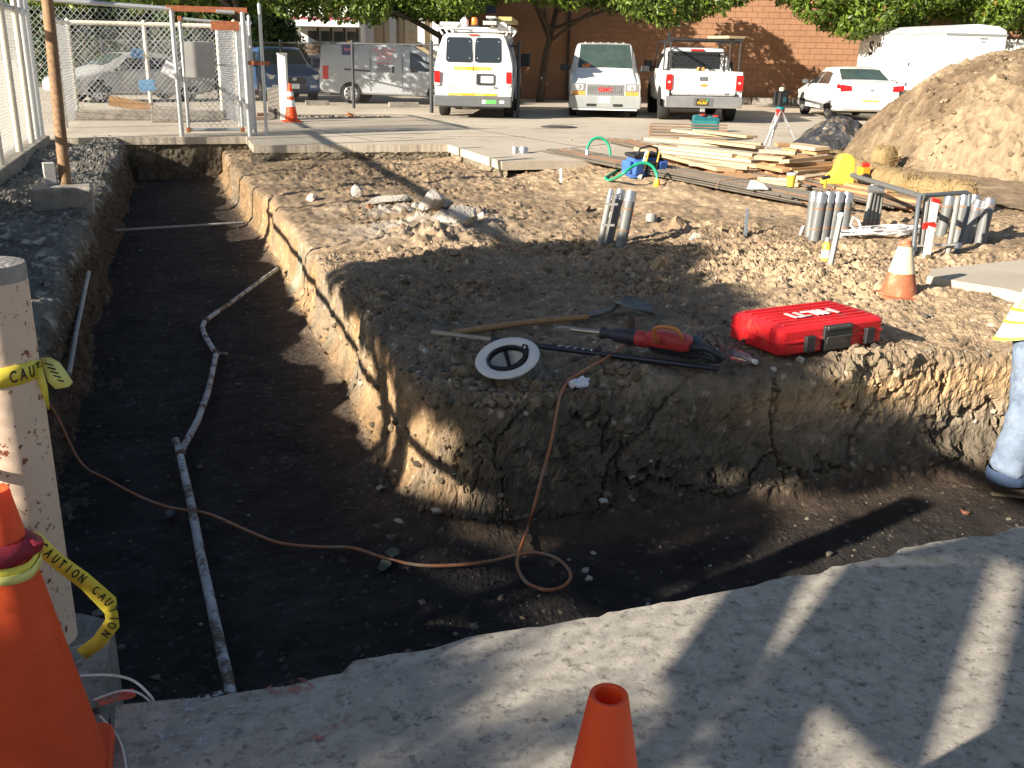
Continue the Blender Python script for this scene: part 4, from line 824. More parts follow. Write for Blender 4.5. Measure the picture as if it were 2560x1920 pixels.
e1 = Vector((.95, -.32, 0)); e2 = Vector((.32, .95, 0)); MB().prism([e1*p[0]+Vector((0, 0, p[2])) for p in P], e2*.16).build('hood', M_ybr, o, bevel=.02)
MB().lathe([(.07, 0), (.07, .05)], 16, e1*.24+Vector((0, 0, .09))-e2*.05, Matrix.Rotation(math.pi/2, 3, 'X')).build('wheel', M_black, o, 50); MB().box(e1*.24+Vector((0, 0, .16)), (.12, .12, .14)).build('bracket', mat('orange_yellow', (.75, .38, .03), rough=.4), o, bevel=.01)
MB().tube([e1*.22+Vector((0, 0, .26)), e1*.3+Vector((0, 0, .25))], .035, 10).build('red_ring', M_redt, o)
a, b_ = W(2130, 438, .30), W(2305, 492, .42); tag(MB().tube([a, a.lerp(b_, .5), b_], .028, 12).build('conduit_length', M_pvc, None, 40), 'long grey conduit leaning from the yellow cover to the frame', 'conduit')
b = W(2062, 470, .06); o = thing('claw_hammer', 'hammer with black head and orange handle among the rebar', 'hammer', b); MB().tube([(0, 0, 0), (.0, .0, .10)], .018, 10).build('handle', _M['orange_yellow'], o); MB().tube([(-.05, 0, .12), (.05, 0, .14)], .022, 10).build('head', M_black, o)
# tool bag
b = onpad(1605, 440, -.03); o = thing('tool_bag', 'blue and black fabric tool bag with tools sticking out', 'tool bag', b, .2)
M_blu = mat('blue_canvas', (.045, .13, .42), rough=.8, var=.3, vs=12, bump=.4, bs=60); M_blk = mat('black_canvas', (.02, .02, .022), rough=.8, var=.3, bump=.4)
def bagbody(L_, w_, h_):
    mb = MB(); pr = []
    for i in range(9):
        f = i/8; k = .8+.2*math.sin(f*math.pi); pr.append([(math.copysign(abs(math.cos(a))**.6, math.cos(a))*L_/2*k*(1-.15*f), math.copysign(abs(math.sin(a))**.6, math.sin(a))*w_/2*k*(1-.35*f), h_*f+.01*math.sin(3*a+i)) for a in np.linspace(0, 2*math.pi, 24, endpoint=False)])
    vs = [p for r in pr for p in r]; fs = [(i*24+k, i*24+(k+1) % 24, (i+1)*24+(k+1) % 24, (i+1)*24+k) for i in range(8) for k in range(24)]+[tuple(8*24+k for k in range(24))]; return mb.add(vs, fs)
bagbody(.62, .36, .30).build('body', M_blu, o, 60); MB().box((0, -.0, .30), (.5, .25, .05), rot=(.1, 0, 0)).build('top_flap', M_blk, o, bevel=.02)
for x_ in (-.2, .02, .22): MB().box((x_, -.175, .13), (.15, .06, .19), rot=(.12, 0, 0)).build('pocket', M_blk if x_ == .02 else M_blu, o, bevel=.02)
MB().tube([(-.18, -.1, .30), (-.15, -.12, .40), (0, -.12, .43), (.15, -.12, .40), (.18, -.1, .30)], .016, 8).build('carry_handle', M_blk, o, 60); MB().box((.28, 0, .15), (.05, .2, .2)).build('end_pocket', M_blk, o, bevel=.02); MB().box((-.28, 0, .14), (.05, .2, .18)).build('end_pocket', M_blu, o, bevel=.02)
for x_, y_ in ((-.1, -.17), (.09, -.18)): MB().tube([(x_, y_, .1), (x_+.04, y_-.03, .36)], .013, 8).build('tool_handle', _M['orange_yellow'], o)
o = thing('spirit_level', 'white spirit level leaning against the blue tool bag', 'level', onpad(1598, 446, -.03)+Vector((0, -.06, 0)))
MB().bar((-.05, -.05, .01), (.1, .05, .38), .055, .02, (0, 1, 0)).build('rail', M_white, o, bevel=.003)
for f in (.2, .4, .6, .8): MB().bar(Vector((-.05, -.062, .01)).lerp(Vector((.1, .038, .38)), f-.03), Vector((-.05, -.062, .01)).lerp(Vector((.1, .038, .38)), f+.03), .03, .018, (0, 1, 0)).build('vial', M_black, o)
# green hose
M_hose = mat('green_hose', (.01, .30, .17), rough=.4, var=.12)
hz = [(1468, 392, .0), (1468, 372, .18), (1478, 352, .34), (1497, 344, .40), (1514, 352, .34), (1524, 372, .2), (1524, 402, .03), (1512, 422, .02), (1513, 416, .03), (1540, 408, .03), (1580, 402, .06)]
b = onpad(1470, 412, 0)
D0 = (b-Vector((0, 0, HCAM))).dot(_fw)
o = thing('green_hose', 'green hose arching over the dirt beside the blue tool bag', 'hose', b)
p1 = [WD(u, v, D0-(.0 if i < 7 else .25)) for i, (u, v, z_) in enumerate(hz)]
g_ = onpad(1643, 466, -.05); D1 = (g_-Vector((0, 0, HCAM))).dot(_fw); p2 = [None]
for u, v, l in ((1560, 418, 1), (1530, 438, 1), (1514, 448, 1), (1524, 453, 1), (1552, 438, 0), (1585, 414, 0), (1610, 407, 0), (1630, 415, 0), (1641, 433, 0), (1643, 448, 0)):
    if l: q_ = onpad(u, v, -.05); q_.z += .025
    else: q_ = WD(u, v, D1)
    p2.append(q_)
p1 = p1[:8]+[onpad(1540, 410, -.03)+Vector((0, 0, .03))]
MB().tube([p-b for p in smooth(p1+p2[1:])], .021, 10).build('hose', M_hose, o, 60)
MB().tube([WD(1470, 412, D0)-b, WD(1468, 378, D0)-b], .012, 8).build('riser_pipe', M_galv, o); MB().tube([WD(1468, 388, D0)-b, WD(1468, 376, D0)-b], .026, 10).build('coupling', M_galv, o)
e_ = p2[-1]-b; MB().lathe([(.024, .06), (.04, .02), (.048, -.04), (.04, -.08)], 16, e_+Vector((0, 0, -.05))).build('plug', _M['orange_yellow'], o, 50); MB().lathe([(.042, -.08), (.042, -.12), (.02, -.125)], 16, e_+Vector((0, 0, -.05))).build('plug_end', M_refl, o, 50)
# laser level on tripod
tb = W(1945, 368, 0); o = thing('survey_tripod', 'silver surveying tripod with red clamps and black laser level', 'tripod', tb); D = (tb-Vector((0, 0, HCAM))).dot(_fw)
hd = WD(1950, 272, D)-tb; M_alu = mat('aluminium', (.72, .73, .74), rough=.35, metal=.6, var=.08)
for (u, v, dd) in ((1910, 366, -.4), (1924, 362, .35), (1990, 356, .2)):
    f = WD(u, v, D+dd)-tb; f.z = .0 if f.z < 0.02 else f.z; s_ = (f-hd).cross(Vector((0, 0, 1))).normalized(); lg = MB()
    for sg in (-1, 1): lg.bar(hd+s_*sg*.035, f.lerp(hd, .45)+s_*sg*.03, .022, .03)
    lg.bar(f, f.lerp(hd, .55), .035, .03); q = lg.build('leg', M_alu, o); c_ = f.lerp(hd, .70); MB().box(c_*.3+hd*.7, (.09, .06, .12)).build('clamp', M_redt, q)
MB().lathe([(.09, -.02), (.09, .03), (.05, .05)], 18, hd).build('head_plate', mat('teal_plastic', (.02, .16, .20), rough=.5), o, 50)
lz = MB(); z0 = hd+Vector((0, 0, .05)); lz.box(z0+Vector((0, 0, .13)), (.17, .17, .24)); q = lz.build('laser_body', M_black, o, bevel=.015)
for sx in (-1, 1): MB().bar(z0+Vector((sx*.13, 0, .02)), z0+Vector((sx*.13, 0, .25)), .03, .05, (0, 1, 0)).build('handle', M_black, q)
MB().bar(z0+Vector((-.14, 0, .26)), z0+Vector((.14, 0, .26)), .05, .03).build('handle', M_black, q); MB().lathe([(.05, 0), (.055, .05), (.03, .07)], 16, z0+Vector((0, 0, .275))).build('lens_cap', mat('pale_cap', (.5, .46, .36)), q, 50); MB().box(z0+Vector((.03, -.09, .12)), (.06, .012, .1)).build('display', mat('teal_glass', (.03, .10, .12), rough=.2), q)
# green case behind the lumber
cb_ = W(1764, 330, 0); o = thing('green_case', 'dark green plastic case with red latches behind the lumber', 'case', cb_, -.33); M_gr = mat('green_case_plastic', (.01, .11, .13), rough=.45, var=.12)
MB().prism([(-.30, 0, 0), (.30, 0, 0), (.30, 0, .30), (.20, 0, .345), (.06, 0, .35), (.03, 0, .31), (-.08, 0, .34), (-.12, 0, .38), (-.28, 0, .36), (-.30, 0, .32)], (0, .2, 0)).build('shell', M_gr, o, bevel=.02)
for x_ in (-.1, .2): MB().box((x_, .03, .375 if x_ < 0 else .35), (.11, .06, .03)).build('latch', M_redt, o, bevel=.006)
MB().box((0, -.005, .2), (.5, .012, .1)).build('panel', mat('green_light', (.02, .17, .18), rough=.5), o, bevel=.004)
# manhole
mh = W(1397, 318, 0); o = thing('manhole_cover', 'dark round manhole cover in the parking lot', 'manhole', (mh.x, mh.y, .004)); MB().lathe([(.42, 0), (.42, .008), (.36, .012), (.05, .012)], 28).build('frame', mat('cast_iron', (.06, .05, .045), rough=.8, var=.4, bump=.5, bs=25), o); MB().lathe([(.34, .012), (.34, .02), (.05, .02)], 28).build('lid', _M['cast_iron'], o)

# ---- white broken concrete chunks
M_chunk = mat('white_rubble', (.48, .44, .385), rough=.95, var=.25, vs=14, bump=.8, bs=40, bd=.02, spot=(.30, .24, .17), spots=7, spotw=(.5, .65))
for lab, u, v, r, sq in (('pointed white rubble chunk, largest of the white chunks on the pad', 1152, 562, .17, (1, .9, 1.3)), ('rounded white rubble chunk left of the pointed one', 1080, 528, .17, (1.1, .9, .9)), ('white rubble chunk between the two largest chunks', 1112, 520, .14, (1.1, 1, .8)), ('low white rubble chunk in front of the rounded one', 1118, 556, .13, (1.2, 1, .6)),
                           ('small white rubble bit just right of the pointed chunk', 1205, 545, .07, (1, .8, .7)), ('small white rubble bit left of the rounded chunk', 1040, 520, .08, (1.2, .8, .6)), ('white rubble chunk at the far left end of the rubble line', 897, 492, .12, (1, .8, 1.1)), ('flat pale rubble slab along the rubble line', 985, 505, .22, (1.6, .8, .45)), ('pale tan stone lying alone near the pad left edge', 780, 500, .10, (1, 1, .7)), ('cream stone left of the red marker pin', 1533, 541, .085, (1.2, .9, .7)),
                           ('tan boulder clod below the white pipe cap', 1690, 565, .13, (1.2, 1, .7)), ('reddish brick fragment among the rubble', 922, 520, .07, (1.4, 1, .6)), ('large brown clod standing at the shadow edge', 1650, 670, .12, (1, .8, 1.25)), ('pale grey stone by the three conduit stubs', 1735, 598, .07, (1.1, .9, .9)), ('tan slab clod lying right of the red case', 2370, 560, .12, (1.3, 1, .5))):
    p = onpad(u, v); mb = MB(); mb.rock((0, 0, r*sq[2]*.3), r*1.1, sq, random.uniform(0, 3), int(u)); mm = M_chunk
    if 'brick' in lab: mm = mat('brick_bit', (.36, .14, .07), rough=.9)
    if 'clod' in lab or 'boulder' in lab: mm = mat('clod_brown', (.34, .235, .14), rough=.95, var=.3, vs=12, bump=.7, bs=40)
    tag(mb.build('rubble_chunk' if mm is M_chunk else 'clod' if 'clod' in lab else 'brick_fragment', mm, None, None, loc=p), lab, 'rubble' if mm is M_chunk else 'clod')
# ================================================================== tools on the near corner of the pad, trench services, person
def pad_path(pts, lift, z=-.09):
    out = []
    for q in pts:
        p = onpad(q[0], q[1], z); out.append(Vector((p.x, p.y, p.z+lift+(q[2] if len(q) > 2 else 0))))
    return out
# hard hat lying upside down
b = onpad(1268, 945, -.08); o = thing('hard_hat', 'white full brim hard hat lying upside down showing its black straps', 'hard hat', b+Vector((0, 0, .105)), 0, rot=(math.radians(28), math.radians(-8), math.radians(-30)))
M_hat = mat('hat_white', (.70, .68, .64), rough=.35, var=.08, vs=8, bump=.03, spot=(.45, .38, .28), spots=7, spotw=(.62, .8))
def hat_ring(rx, ry, z, n=44): return [(rx*math.cos(a), ry*math.sin(a), z) for a in np.linspace(0, 2*math.pi, n, endpoint=False)]
prof = [(.0, .0, -.115), (.05, .045, -.112), (.085, .075, -.095), (.105, .092, -.06), (.114, .10, -.02), (.118, .104, .0), (.142, .127, .008), (.172, .155, .004), (.174, .157, .008), (.170, .153, .013), (.142, .126, .016), (.115, .101, .010), (.110, .096, -.018), (.101, .088, -.058), (.081, .071, -.09), (.045, .04, -.106), (.0, .0, -.109)]
vs = []; fs = []; n = 44
for rx, ry, z_ in prof: vs += hat_ring(max(rx, .001), max(ry, .001), z_)
for i in range(len(prof)-1):
    for k in range(n): fs.append((i*n+k, i*n+(k+1) % n, (i+1)*n+(k+1) % n, (i+1)*n+k))
MB().add(vs, fs).build('shell', M_hat, o, 60)
M_web = mat('black_webbing', (.018, .018, .02), rough=.7, var=.3, bump=.3)
hb_ = MB(); P = hat_ring(.103, .090, .004, 40); vs = []
for p in P: vs += [(p[0], p[1], p[2]-.022), (p[0]*.99, p[1]*.99, p[2]+.012)]
hb_.add(vs, [(2*i, 2*((i+1) % 40), 2*((i+1) % 40)+1, 2*i+1) for i in range(40)]); hbo = hb_.build('headband', M_web, o, 60); hbo.modifiers.new('t', 'SOLIDIFY').thickness = .006
for a in (.35, 1.9): 
    d_ = Vector((math.cos(a), math.sin(a), 0)); e2 = Vector((-d_.y, d_.x, 0)); sb = MB()
    sb.add([d_*(.098*c)+e2*s_*.011+Vector((0, 0, -.012-.052*(1-c*c))) for c in np.linspace(-1, 1, 9) for s_ in (-1, 1)], [(2*i, 2*i+1, 2*i+3, 2*i+2) for i in range(8)]); so_ = sb.build('crown_strap', M_web, o, 60); so_.modifiers.new('t', 'SOLIDIFY').thickness = .003
MB().box((.098, .03, .004), (.03, .05, .036)).build('ratchet', M_black, o, bevel=.006); MB().tube([(.095, .055, .0), (.105, .06, .03), (.09, .05, .05), (.075, .03, .03)], .006, 6).build('buckle_strap', M_web, o)
# shovel
M_hand = mat('wood_handle', (.36, .20, .085), rough=.6, var=.22, vs=6, bump=.15, squash=(3, 3, 3)); M_steel = mat('worn_steel', (.20, .185, .17), rough=.5, metal=.6, var=.3, vs=14, spot=(.22, .13, .08), spots=9)
pp = pad_path([(1130, 848), (1300, 822), (1468, 806)], .035); b = pp[0].copy(); o = thing('shovel', 'long shovel with wooden handle and curved steel neck lying on the pad', 'shovel', b)
MB().tube([p-b for p in pp], [.021, .0195, .0185], 14).build('handle', M_hand, o, 50)
nk = pad_path([(1466, 806), (1500, 800), (1530, 790), (1550, 780, .02)], .045); MB().tube([p-b for p in nk], [.021, .02, .018, .016], 12).build('socket', M_steel, o, 60)
bl = [onpad(1545, 782, -.1), onpad(1640, 800, -.1)]; d_ = (bl[1]-bl[0]); d_.z = 0; L_ = .30; d_.normalize(); s_ = Vector((-d_.y, d_.x, 0)); c_ = bl[0]-b+Vector((0, 0, .075)); vs = []; 
rows = [(0, .075), (.04, .105), (.12, .11), (.2, .09), (.27, .045), (.30, .01)]
for l, hw in rows:
    for k in range(7): f = k/3-1; vs.append(c_+d_*l+s_*(hw*f)+Vector((0, 0, .028*f*f-.13*l)))
bo_ = MB().add(vs, [(i*7+k, i*7+k+1, (i+1)*7+k+1, (i+1)*7+k) for i in range(5) for k in range(6)]).build('blade', M_steel, o, 60); bo_.modifiers.new('t', 'SOLIDIFY').thickness = .004
# standing pipe stub beside the hammer
p0 = onpad(1574, 862, -.09); t_ = px_on(1569, 783, p0); o = thing('pipe_stub', 'dark rusty pipe stub upright behind the demolition hammer', 'pipe', p0); MB().lathe([(.026, -.15), (.026, t_.z-p0.z), (.019, t_.z-p0.z), (.019, .05)], 16, caps=False).build('pipe_wall', mat('dark_rust', (.10, .075, .055), rough=.8, var=.3), o, 40)
# digging bar
pp = pad_path([(1080, 858), (1250, 872), (1420, 892), (1600, 926), (1792, 950)], .05); b = pp[0].copy(); o = thing('digging_bar', 'long black steel digging bar with worn pale tip', 'digging bar', b)
pp = [pp[0].lerp(pp[-1], f) for f in (0, .22, .5, .8, 1)]; zs = np.linspace(pp[0].z, pp[-1].z, 5)
M_blksteel = mat('black_steel', (.03, .032, .045), rough=.45, metal=.3, var=.25, spot=(.5, .48, .45), spots=20, spotw=(.72, .74))
MB().tube([p-b+Vector((0, 0, .012)) for p in pp[1:]], [.0165, .017, .017, .012], 8).build('shaft', M_blksteel, o, 30); MB().tube([pp[0]-b+Vector((0, 0, .01)), pp[0].lerp(pp[1], .4)-b+Vector((0, 0, .012)), pp[1]-b+Vector((0, 0, .012))], [.019, .015, .0165], 8).build('chisel_tip', mat('bare_steel', (.36, .31, .25), rough=.6, metal=.4, var=.25), o, 30)
q = pp[2].lerp(pp[1], .12)-b+Vector((0, 0, .03))
for i in range(5): MB().box(q+(pp[2]-pp[1]).normalized()*(.045*i)+Vector((0, 0, -.002)), (.03, .008, .002), rot=(0, 0, .3*i)).build('paint_scuff', M_white, o)
# demolition hammer
hb_ = onpad(1668, 905, -.09); dr = onpad(1420, 866, -.09)-onpad(1700, 912, -.09); dr.z = 0; dr.normalize(); rzh = math.atan2(dr.y, dr.x)
o = thing('demolition_hammer', 'red and black electric demolition hammer with chisel lying on its side', 'demolition hammer', hb_+Vector((0, 0, .015)), rzh); o.scale = (.86, .86, .86)
M_hred = mat('tool_red', (.42, .035, .03), rough=.5, var=.2, vs=10, bump=.1, spot=(.25, .14, .1), spots=12, spotw=(.6, .75)); M_hblk = mat('tool_black', (.03, .034, .045), rough=.55, var=.25, bump=.1, spot=(.16, .13, .1), spots=12, spotw=(.6, .78))
def loft(secs, n=16, p=.6):                       # (x, y, z, half width, half height)
    vs = []; fs = []
    for x, y, z, a, h in secs:
        for k in range(n): t = 2*math.pi*k/n; vs.append((x, y+a*math.copysign(abs(math.cos(t))**p, math.cos(t)), z+h*math.copysign(abs(math.sin(t))**p, math.sin(t))))
    for i in range(len(secs)-1):
        for k in range(n): fs.append((i*n+k, i*n+(k+1) % n, (i+1)*n+(k+1) % n, (i+1)*n+k))
    fs += [tuple(range(n-1, -1, -1)), tuple((len(secs)-1)*n+k for k in range(n))]; return MB().add(vs, fs)
# local +x = towards the chisel, +y = away from viewer
loft([(-.17, .05, .13, .05, .03), (-.14, .05, .14, .065, .05), (0, .05, .145, .07, .055), (.10, .04, .14, .065, .055), (.13, .03, .12, .055, .05)], 16, .45).build('motor_cover', M_hred, o, 40)
loft([(-.22, -.03, .09, .05, .045), (-.17, -.05, .095, .08, .07), (.04, -.05, .095, .085, .07), (.10, -.04, .095, .075, .06), (.12, -.02, .10, .05, .045)], 16, .4).build('gear_housing', M_hblk, o, 40)
loft([(.13, .03, .115, .05, .05), (.18, .03, .115, .058, .056), (.21, .03, .115, .05, .05)], 18, 1).build('front_collar', M_hred, o, 50)
loft([(.21, .03, .115, .045, .045), (.25, .03, .115, .052, .05), (.36, .03, .112, .05, .048), (.38, .03, .112, .035, .035), (.42, .03, .112, .03, .03), (.44, .03, .112, .042, .042), (.46, .03, .112, .042, .042), (.47, .03, .112, .02, .02)], 18, 1).build('chuck', M_hblk, o, 40)
ch = MB(); ch.tube([(.45, .03, .112), (.6, .035, .105), (.70, .035, .10)], [.017, .017, .016], 10); ch.add([(.69, .02, .115), (.69, .05, .115), (.69, .05, .085), (.69, .02, .085), (.80, .0, .10), (.80, .075, .10), (.80, .075, .095), (.80, .0, .095)], [(0, 1, 5, 4), (1, 2, 6, 5), (2, 3, 7, 6), (3, 0, 4, 7), (4, 5, 6, 7)]); ch.build('chisel', mat('chisel_steel', (.34, .32, .30), rough=.4, metal=.7, var=.2), o, 30)
MB().tube(smooth([Vector(p) for p in ((-.17, .05, .12), (-.26, .05, .13), (-.33, .045, .11), (-.36, .03, .08), (-.33, .0, .05), (-.25, -.03, .05), (-.18, -.04, .06))], 5), .022, 10).build('rear_handle', M_hblk, o, 60)
MB().tube(smooth([Vector(p) for p in ((.02, .10, .13), (.02, .17, .17), (.02, .21, .24), (-.03, .22, .27), (-.12, .22, .27), (-.15, .20, .23), (-.15, .17, .19))], 5), .012, 8).build('side_handle', mat('handle_orange', (.55, .20, .05), rough=.5), o, 60)
lettering('HILTI', .035, M_white, o, (-.03, -.048, .152), (-1, 0, 0), (0, .6, .8), .001, name='brand_lettering')
# coiled power lead of the hammer
M_lead = mat('grey_lead', (.075, .08, .075), rough=.6, var=.2)
pts = [(1595, 800, .10), (1588, 840, .10), (1600, 870, .05), (1640, 900, .01), (1720, 916, .01), (1790, 905, .02), (1815, 875, .08), (1815, 840, .2), (1795, 818, .24), (1770, 825, .20), (1755, 850, .12), (1765, 880, .05), (1790, 900, .02), (1800, 870, .10), (1785, 840, .2), (1765, 828, .22), (1740, 840, .17), (1728, 865, .1), (1740, 895, .02), (1780, 912, .012), (1800, 905, .02), (1835, 885, .03), (1860, 872, .04), (1850, 882, .02), (1825, 900, .01), (1800, 925, .01), (1740, 925, .01), (1665, 910, .01)]
P = []
for u, v, l in pts:
    p = onpad(u, v, -.09)
    # lifted turns stand where their foot is
    if l > .06: q = onpad(1770+(u-1770)*.4, 905, -.09) if u > 1700 else onpad(1600, 872, -.09); p = px_on(u, v, q)
    else: p.z += l+.02
    P.append(p)
o = thing('power_lead', 'dark grey power lead coiled loosely between hammer and red case', 'power lead', P[0]); MB().tube([p-P[0] for p in smooth(P, 5)], .0065, 8).build('lead', M_lead, o, 60)
# extension cord
M_cord = mat('orange_cord', (.42, .15, .06), rough=.6, var=.3, vs=20, spot=(.30, .22, .15), spots=6, spotw=(.45, .65)); 
flo_px = [(100, 1080), (140, 1112), (200, 1155), (270, 1200), (345, 1240), (420, 1268), (520, 1285), (620, 1328), (700, 1358), (800, 1368), (880, 1370), (960, 1395), (1050, 1413), (1150, 1412), (1230, 1402), (1290, 1388), (1340, 1382), (1390, 1395), (1422, 1425), (1424, 1450), (1400, 1470), (1360, 1474), (1315, 1455), (1293, 1415), (1300, 1375), (1320, 1320)]
def fl(u, v, lift=.008):
    p = W(u, v, -.69)
    for _ in range(4): p = W(u, v, max(GZ(p.x, p.y), -.74)+lift)
    return p
P = []
for i, (u, v) in enumerate(flo_px):
    p = fl(u, v, .01 if 6 < i else .02+.03*max(0, 3-i)); P.append(p)
P[0] = Vector((-1.0, P[1].y+.05, -.2)); P[1] = Vector((-.82, P[1].y, -.42))
f_px = [(1330, 1285), (1342, 1240), (1358, 1180), (1372, 1130), (1383, 1080), (1390, 1040), (1398, 1000), (1408, 972)]
yl = np.linspace(4.12, 4.42, len(f_px))
for (u, v), yv in zip(f_px, yl):                       # up the front face: meet a steep plane just in front of it
    d = ray(u, v); k = yv/d.y; q = Vector((0, 0, HCAM))+d*k
    P.append(q)
P += pad_path([(1425, 962), (1440, 952), (1475, 932), (1520, 906), (1555, 876), (1580, 850), (1595, 815)], .03)
o = thing('extension_cord', 'orange brown extension cord looping across the trench floor up to the hammer', 'extension cord', P[4]); MB().tube([p-P[4] for p in smooth(P, 5)], .0085, 8).build('cord', M_cord, o, 60)
b = onpad(1450, 968, -.08); o = thing('plastic_wrap', 'clear crumpled plastic bag wrapped round the cord joint', 'plastic bag', b)
M_bag = mat('clear_bag', (.80, .80, .86), rough=.25, var=.1, vs=30, bump=.9, bs=35, bd=.02)
mb = MB(); mb.rock((0, 0, .03), .055, (1.1, .9, .7), .3, 3); mb.rock((.035, .01, .025), .035, (1, 1, .8), 1, 8); mb.rock((-.04, -.005, .025), .035, (1, .8, .9), 2, 9); mb.build('bag', M_bag, o, 35)
# red tool case
pc = [onpad(1812, 868, -.08), onpad(1945, 918, -.08), onpad(2168, 870, -.08)]
ex = (pc[2]-pc[1]); ex.z = 0; Lx = ex.length; ex.normalize(); ey = Vector((-ex.y, ex.x, 0)); Ly = .46
cz = max(p.z for p in pc)+.012; b = pc[1]; rzc = math.atan2(ex.y, ex.x)
o = thing('tool_case', 'red plastic tool case with black latches and white lettering', 'tool case', (b.x, b.y, cz), rzc)
M_case = mat('case_red', (.62, .018, .022), rough=.38, var=.12, vs=6, bump=.06, spot=(.38, .10, .07), spots=6, spotw=(.58, .8), spec=.5)
Hc = .17; Lx = .80
def rrect(x0, x1, y0, y1, r, n=5):
    P = []
    for cx, cy, a0 in ((x1-r, y1-r, 0), (x0+r, y1-r, 90), (x0+r, y0+r, 180), (x1-r, y0+r, 270)):
        for k in range(n+1): a = math.radians(a0+90*k/n); P.append((cx+r*math.cos(a), cy+r*math.sin(a)))
    return P
secs = [(.025, .0), (.0, .02), (.0, .075), (-.006, .08), (-.006, .09), (.0, .095), (.0, .145), (.012, .162), (.03, Hc)]
vs = []; fs = []; n = 24
for ins, z_ in secs: vs += [(x, y, z_) for x, y in rrect(ins, Lx-ins, ins, Ly-ins, .05)]
for i in range(len(secs)-1):
    for k in range(n): fs.append((i*n+k, i*n+(k+1) % n, (i+1)*n+(k+1) % n, (i+1)*n+k))
fs += [tuple(range(n-1, -1, -1)), tuple((len(secs)-1)*n+k for k in range(n))]
MB().add(vs, fs).build('shell', M_case, o, 35)
for i in range(7): MB().box((Lx/2, .06+.056*i, Hc+.003), (Lx-.12, .012, .010)).build('rib', M_case, o, bevel=.003)
for i in range(6): MB().box((.0, .09+.055*i, .11), (.012, .014, .10)).build('rib', M_case, o, bevel=.003)
MB().box((Lx*.52, -.004, .085), (.215, .03, .15)).build('handle_recess', M_black, o, bevel=.01); MB().box((Lx*.52, -.017, .145), (.19, .02, .03)).build('handle_bar', mat('dark_grip', (.05, .05, .05), rough=.4), o, bevel=.01); MB().box((Lx*.52, -.02, .07), (.19, .01, .06), rot=(.3, 0, 0)).build('handle_panel', _M['dark_grip'], o, bevel=.004)
for x_ in (.20, .66): MB().box((x_*Lx/.8, -.016, .07), (.065, .03, .095)).build('latch', M_black, o, bevel=.006)
lettering('HILTI', .135, mat('dusty_white', (.66, .60, .57), rough=.6), o, (Lx*.50, .20, Hc+.011), (-1, 0, 0), (0, -1, 0), .004, name='case_lettering', xs=1.15)
# water bottle
b = onpad(1848, 905, -.08); o = thing('water_bottle', 'small clear plastic bottle with pale cap beside the red case', 'bottle', b+Vector((0, 0, .032)), math.radians(-75))
M_clear = mat('clear_plastic', (.85, .80, .80), rough=.12, var=.02, bump=.1, bs=20, trans=.85, spec=.5)
MB().lathe([(.012, -.10), (.031, -.095), (.032, -.02), (.031, .05), (.024, .08), (.013, .095), (.012, .11)], 20, (0, 0, 0), Matrix.Rotation(math.pi/2, 3, 'Y')).build('body', M_clear, o, 60); MB().lathe([(.015, .105), (.015, .125), (.004, .127)], 16, (0, 0, 0), Matrix.Rotation(math.pi/2, 3, 'Y')).build('cap', M_refl, o, 50)
# old pipe across the trench
M_oldp = mat('flaking_pipe', (.14, .095, .065), rough=.8, var=.3, vs=10, bump=.4, bs=60, spot=[(.52, .54, .56), (.40, .42, .44)], spots=5, spotw=(.47, .55))
pp = [(693, 672, .10), (640, 710, .06), (575, 758, .03), (512, 802, .025), (506, 818, .025), (512, 838, .025), (528, 866, .025), (541, 884, .025), (533, 920, .025), (520, 980, .03), (495, 1050, .03), (468, 1100, .03), (450, 1136, .03), (462, 1190, .035), (478, 1260, .04), (500, 1380, .05), (530, 1520, .06), (552, 1620, .06), (575, 1722, .05), (588, 1790, .05)]
P = [fl(u, v, l) for u, v, l in pp]; o = thing('old_pipe', 'old rusty pipe with flaking white paint crossing the trench', 'pipe', P[8])
MB().tube([p-P[8] for p in P], [.02]*3+[.021]*10+[.022]*7, 10).build('pipe_run', M_oldp, o, 60)
for i in (3, 7, 12): MB().tube([P[i]-P[8]+(P[i-1]-P[i]).normalized()*.035, P[i]-P[8], P[i]-P[8]+(P[i+1]-P[i]).normalized()*.035], .028, 12).build('coupling', mat('coupling_rust', (.12, .07, .045), rough=.85, var=.3), o, 60)
a = P[12]-P[8]; MB().tube([a, a+Vector((-.02, .10, .06))], .02, 10).build('side_branch', M_oldp, o); a = P[7]-P[8]; MB().tube([a, a+Vector((.08, -.03, .0))], .014, 10).build('side_branch', M_oldp, o)
# rebar across the far trench
a, b_ = W(288, 576, -.45), W(612, 556, -.45); o = thing('loose_rebar', 'single ribbed rebar spanning the trench from bank to pad', 'rebar', a)
rb = MB(); n = 60; P = [Vector((0, 0, 0)).lerp(b_-a, i/n) for i in range(n+1)]; rb.tube(P, [.017 if i % 2 else .0135 for i in range(n+1)], 8); rb.build('bar', mat('grey_bar', (.30, .28, .25), rough=.6, metal=.2, var=.3), o, 60)
# pipe on the left bank
a, b_ = W(218, 690, -.30), W(170, 938, -.40); a.x = min(a.x, -.80); b_.x = min(b_.x, -.79)
P = [W(222, 680, -.28), W(205, 760, -.33), W(190, 830, -.38), W(172, 935, -.42)]; tag(MB().tube([(p.x, p.y, p.z) for p in P], .017, 10).build('thin_pipe', mat('pale_pipe_mat', (.36, .34, .32), rough=.7, var=.4, vs=14), None, 60), 'thin pale pipe leaning along the shaded left bank', 'pipe')
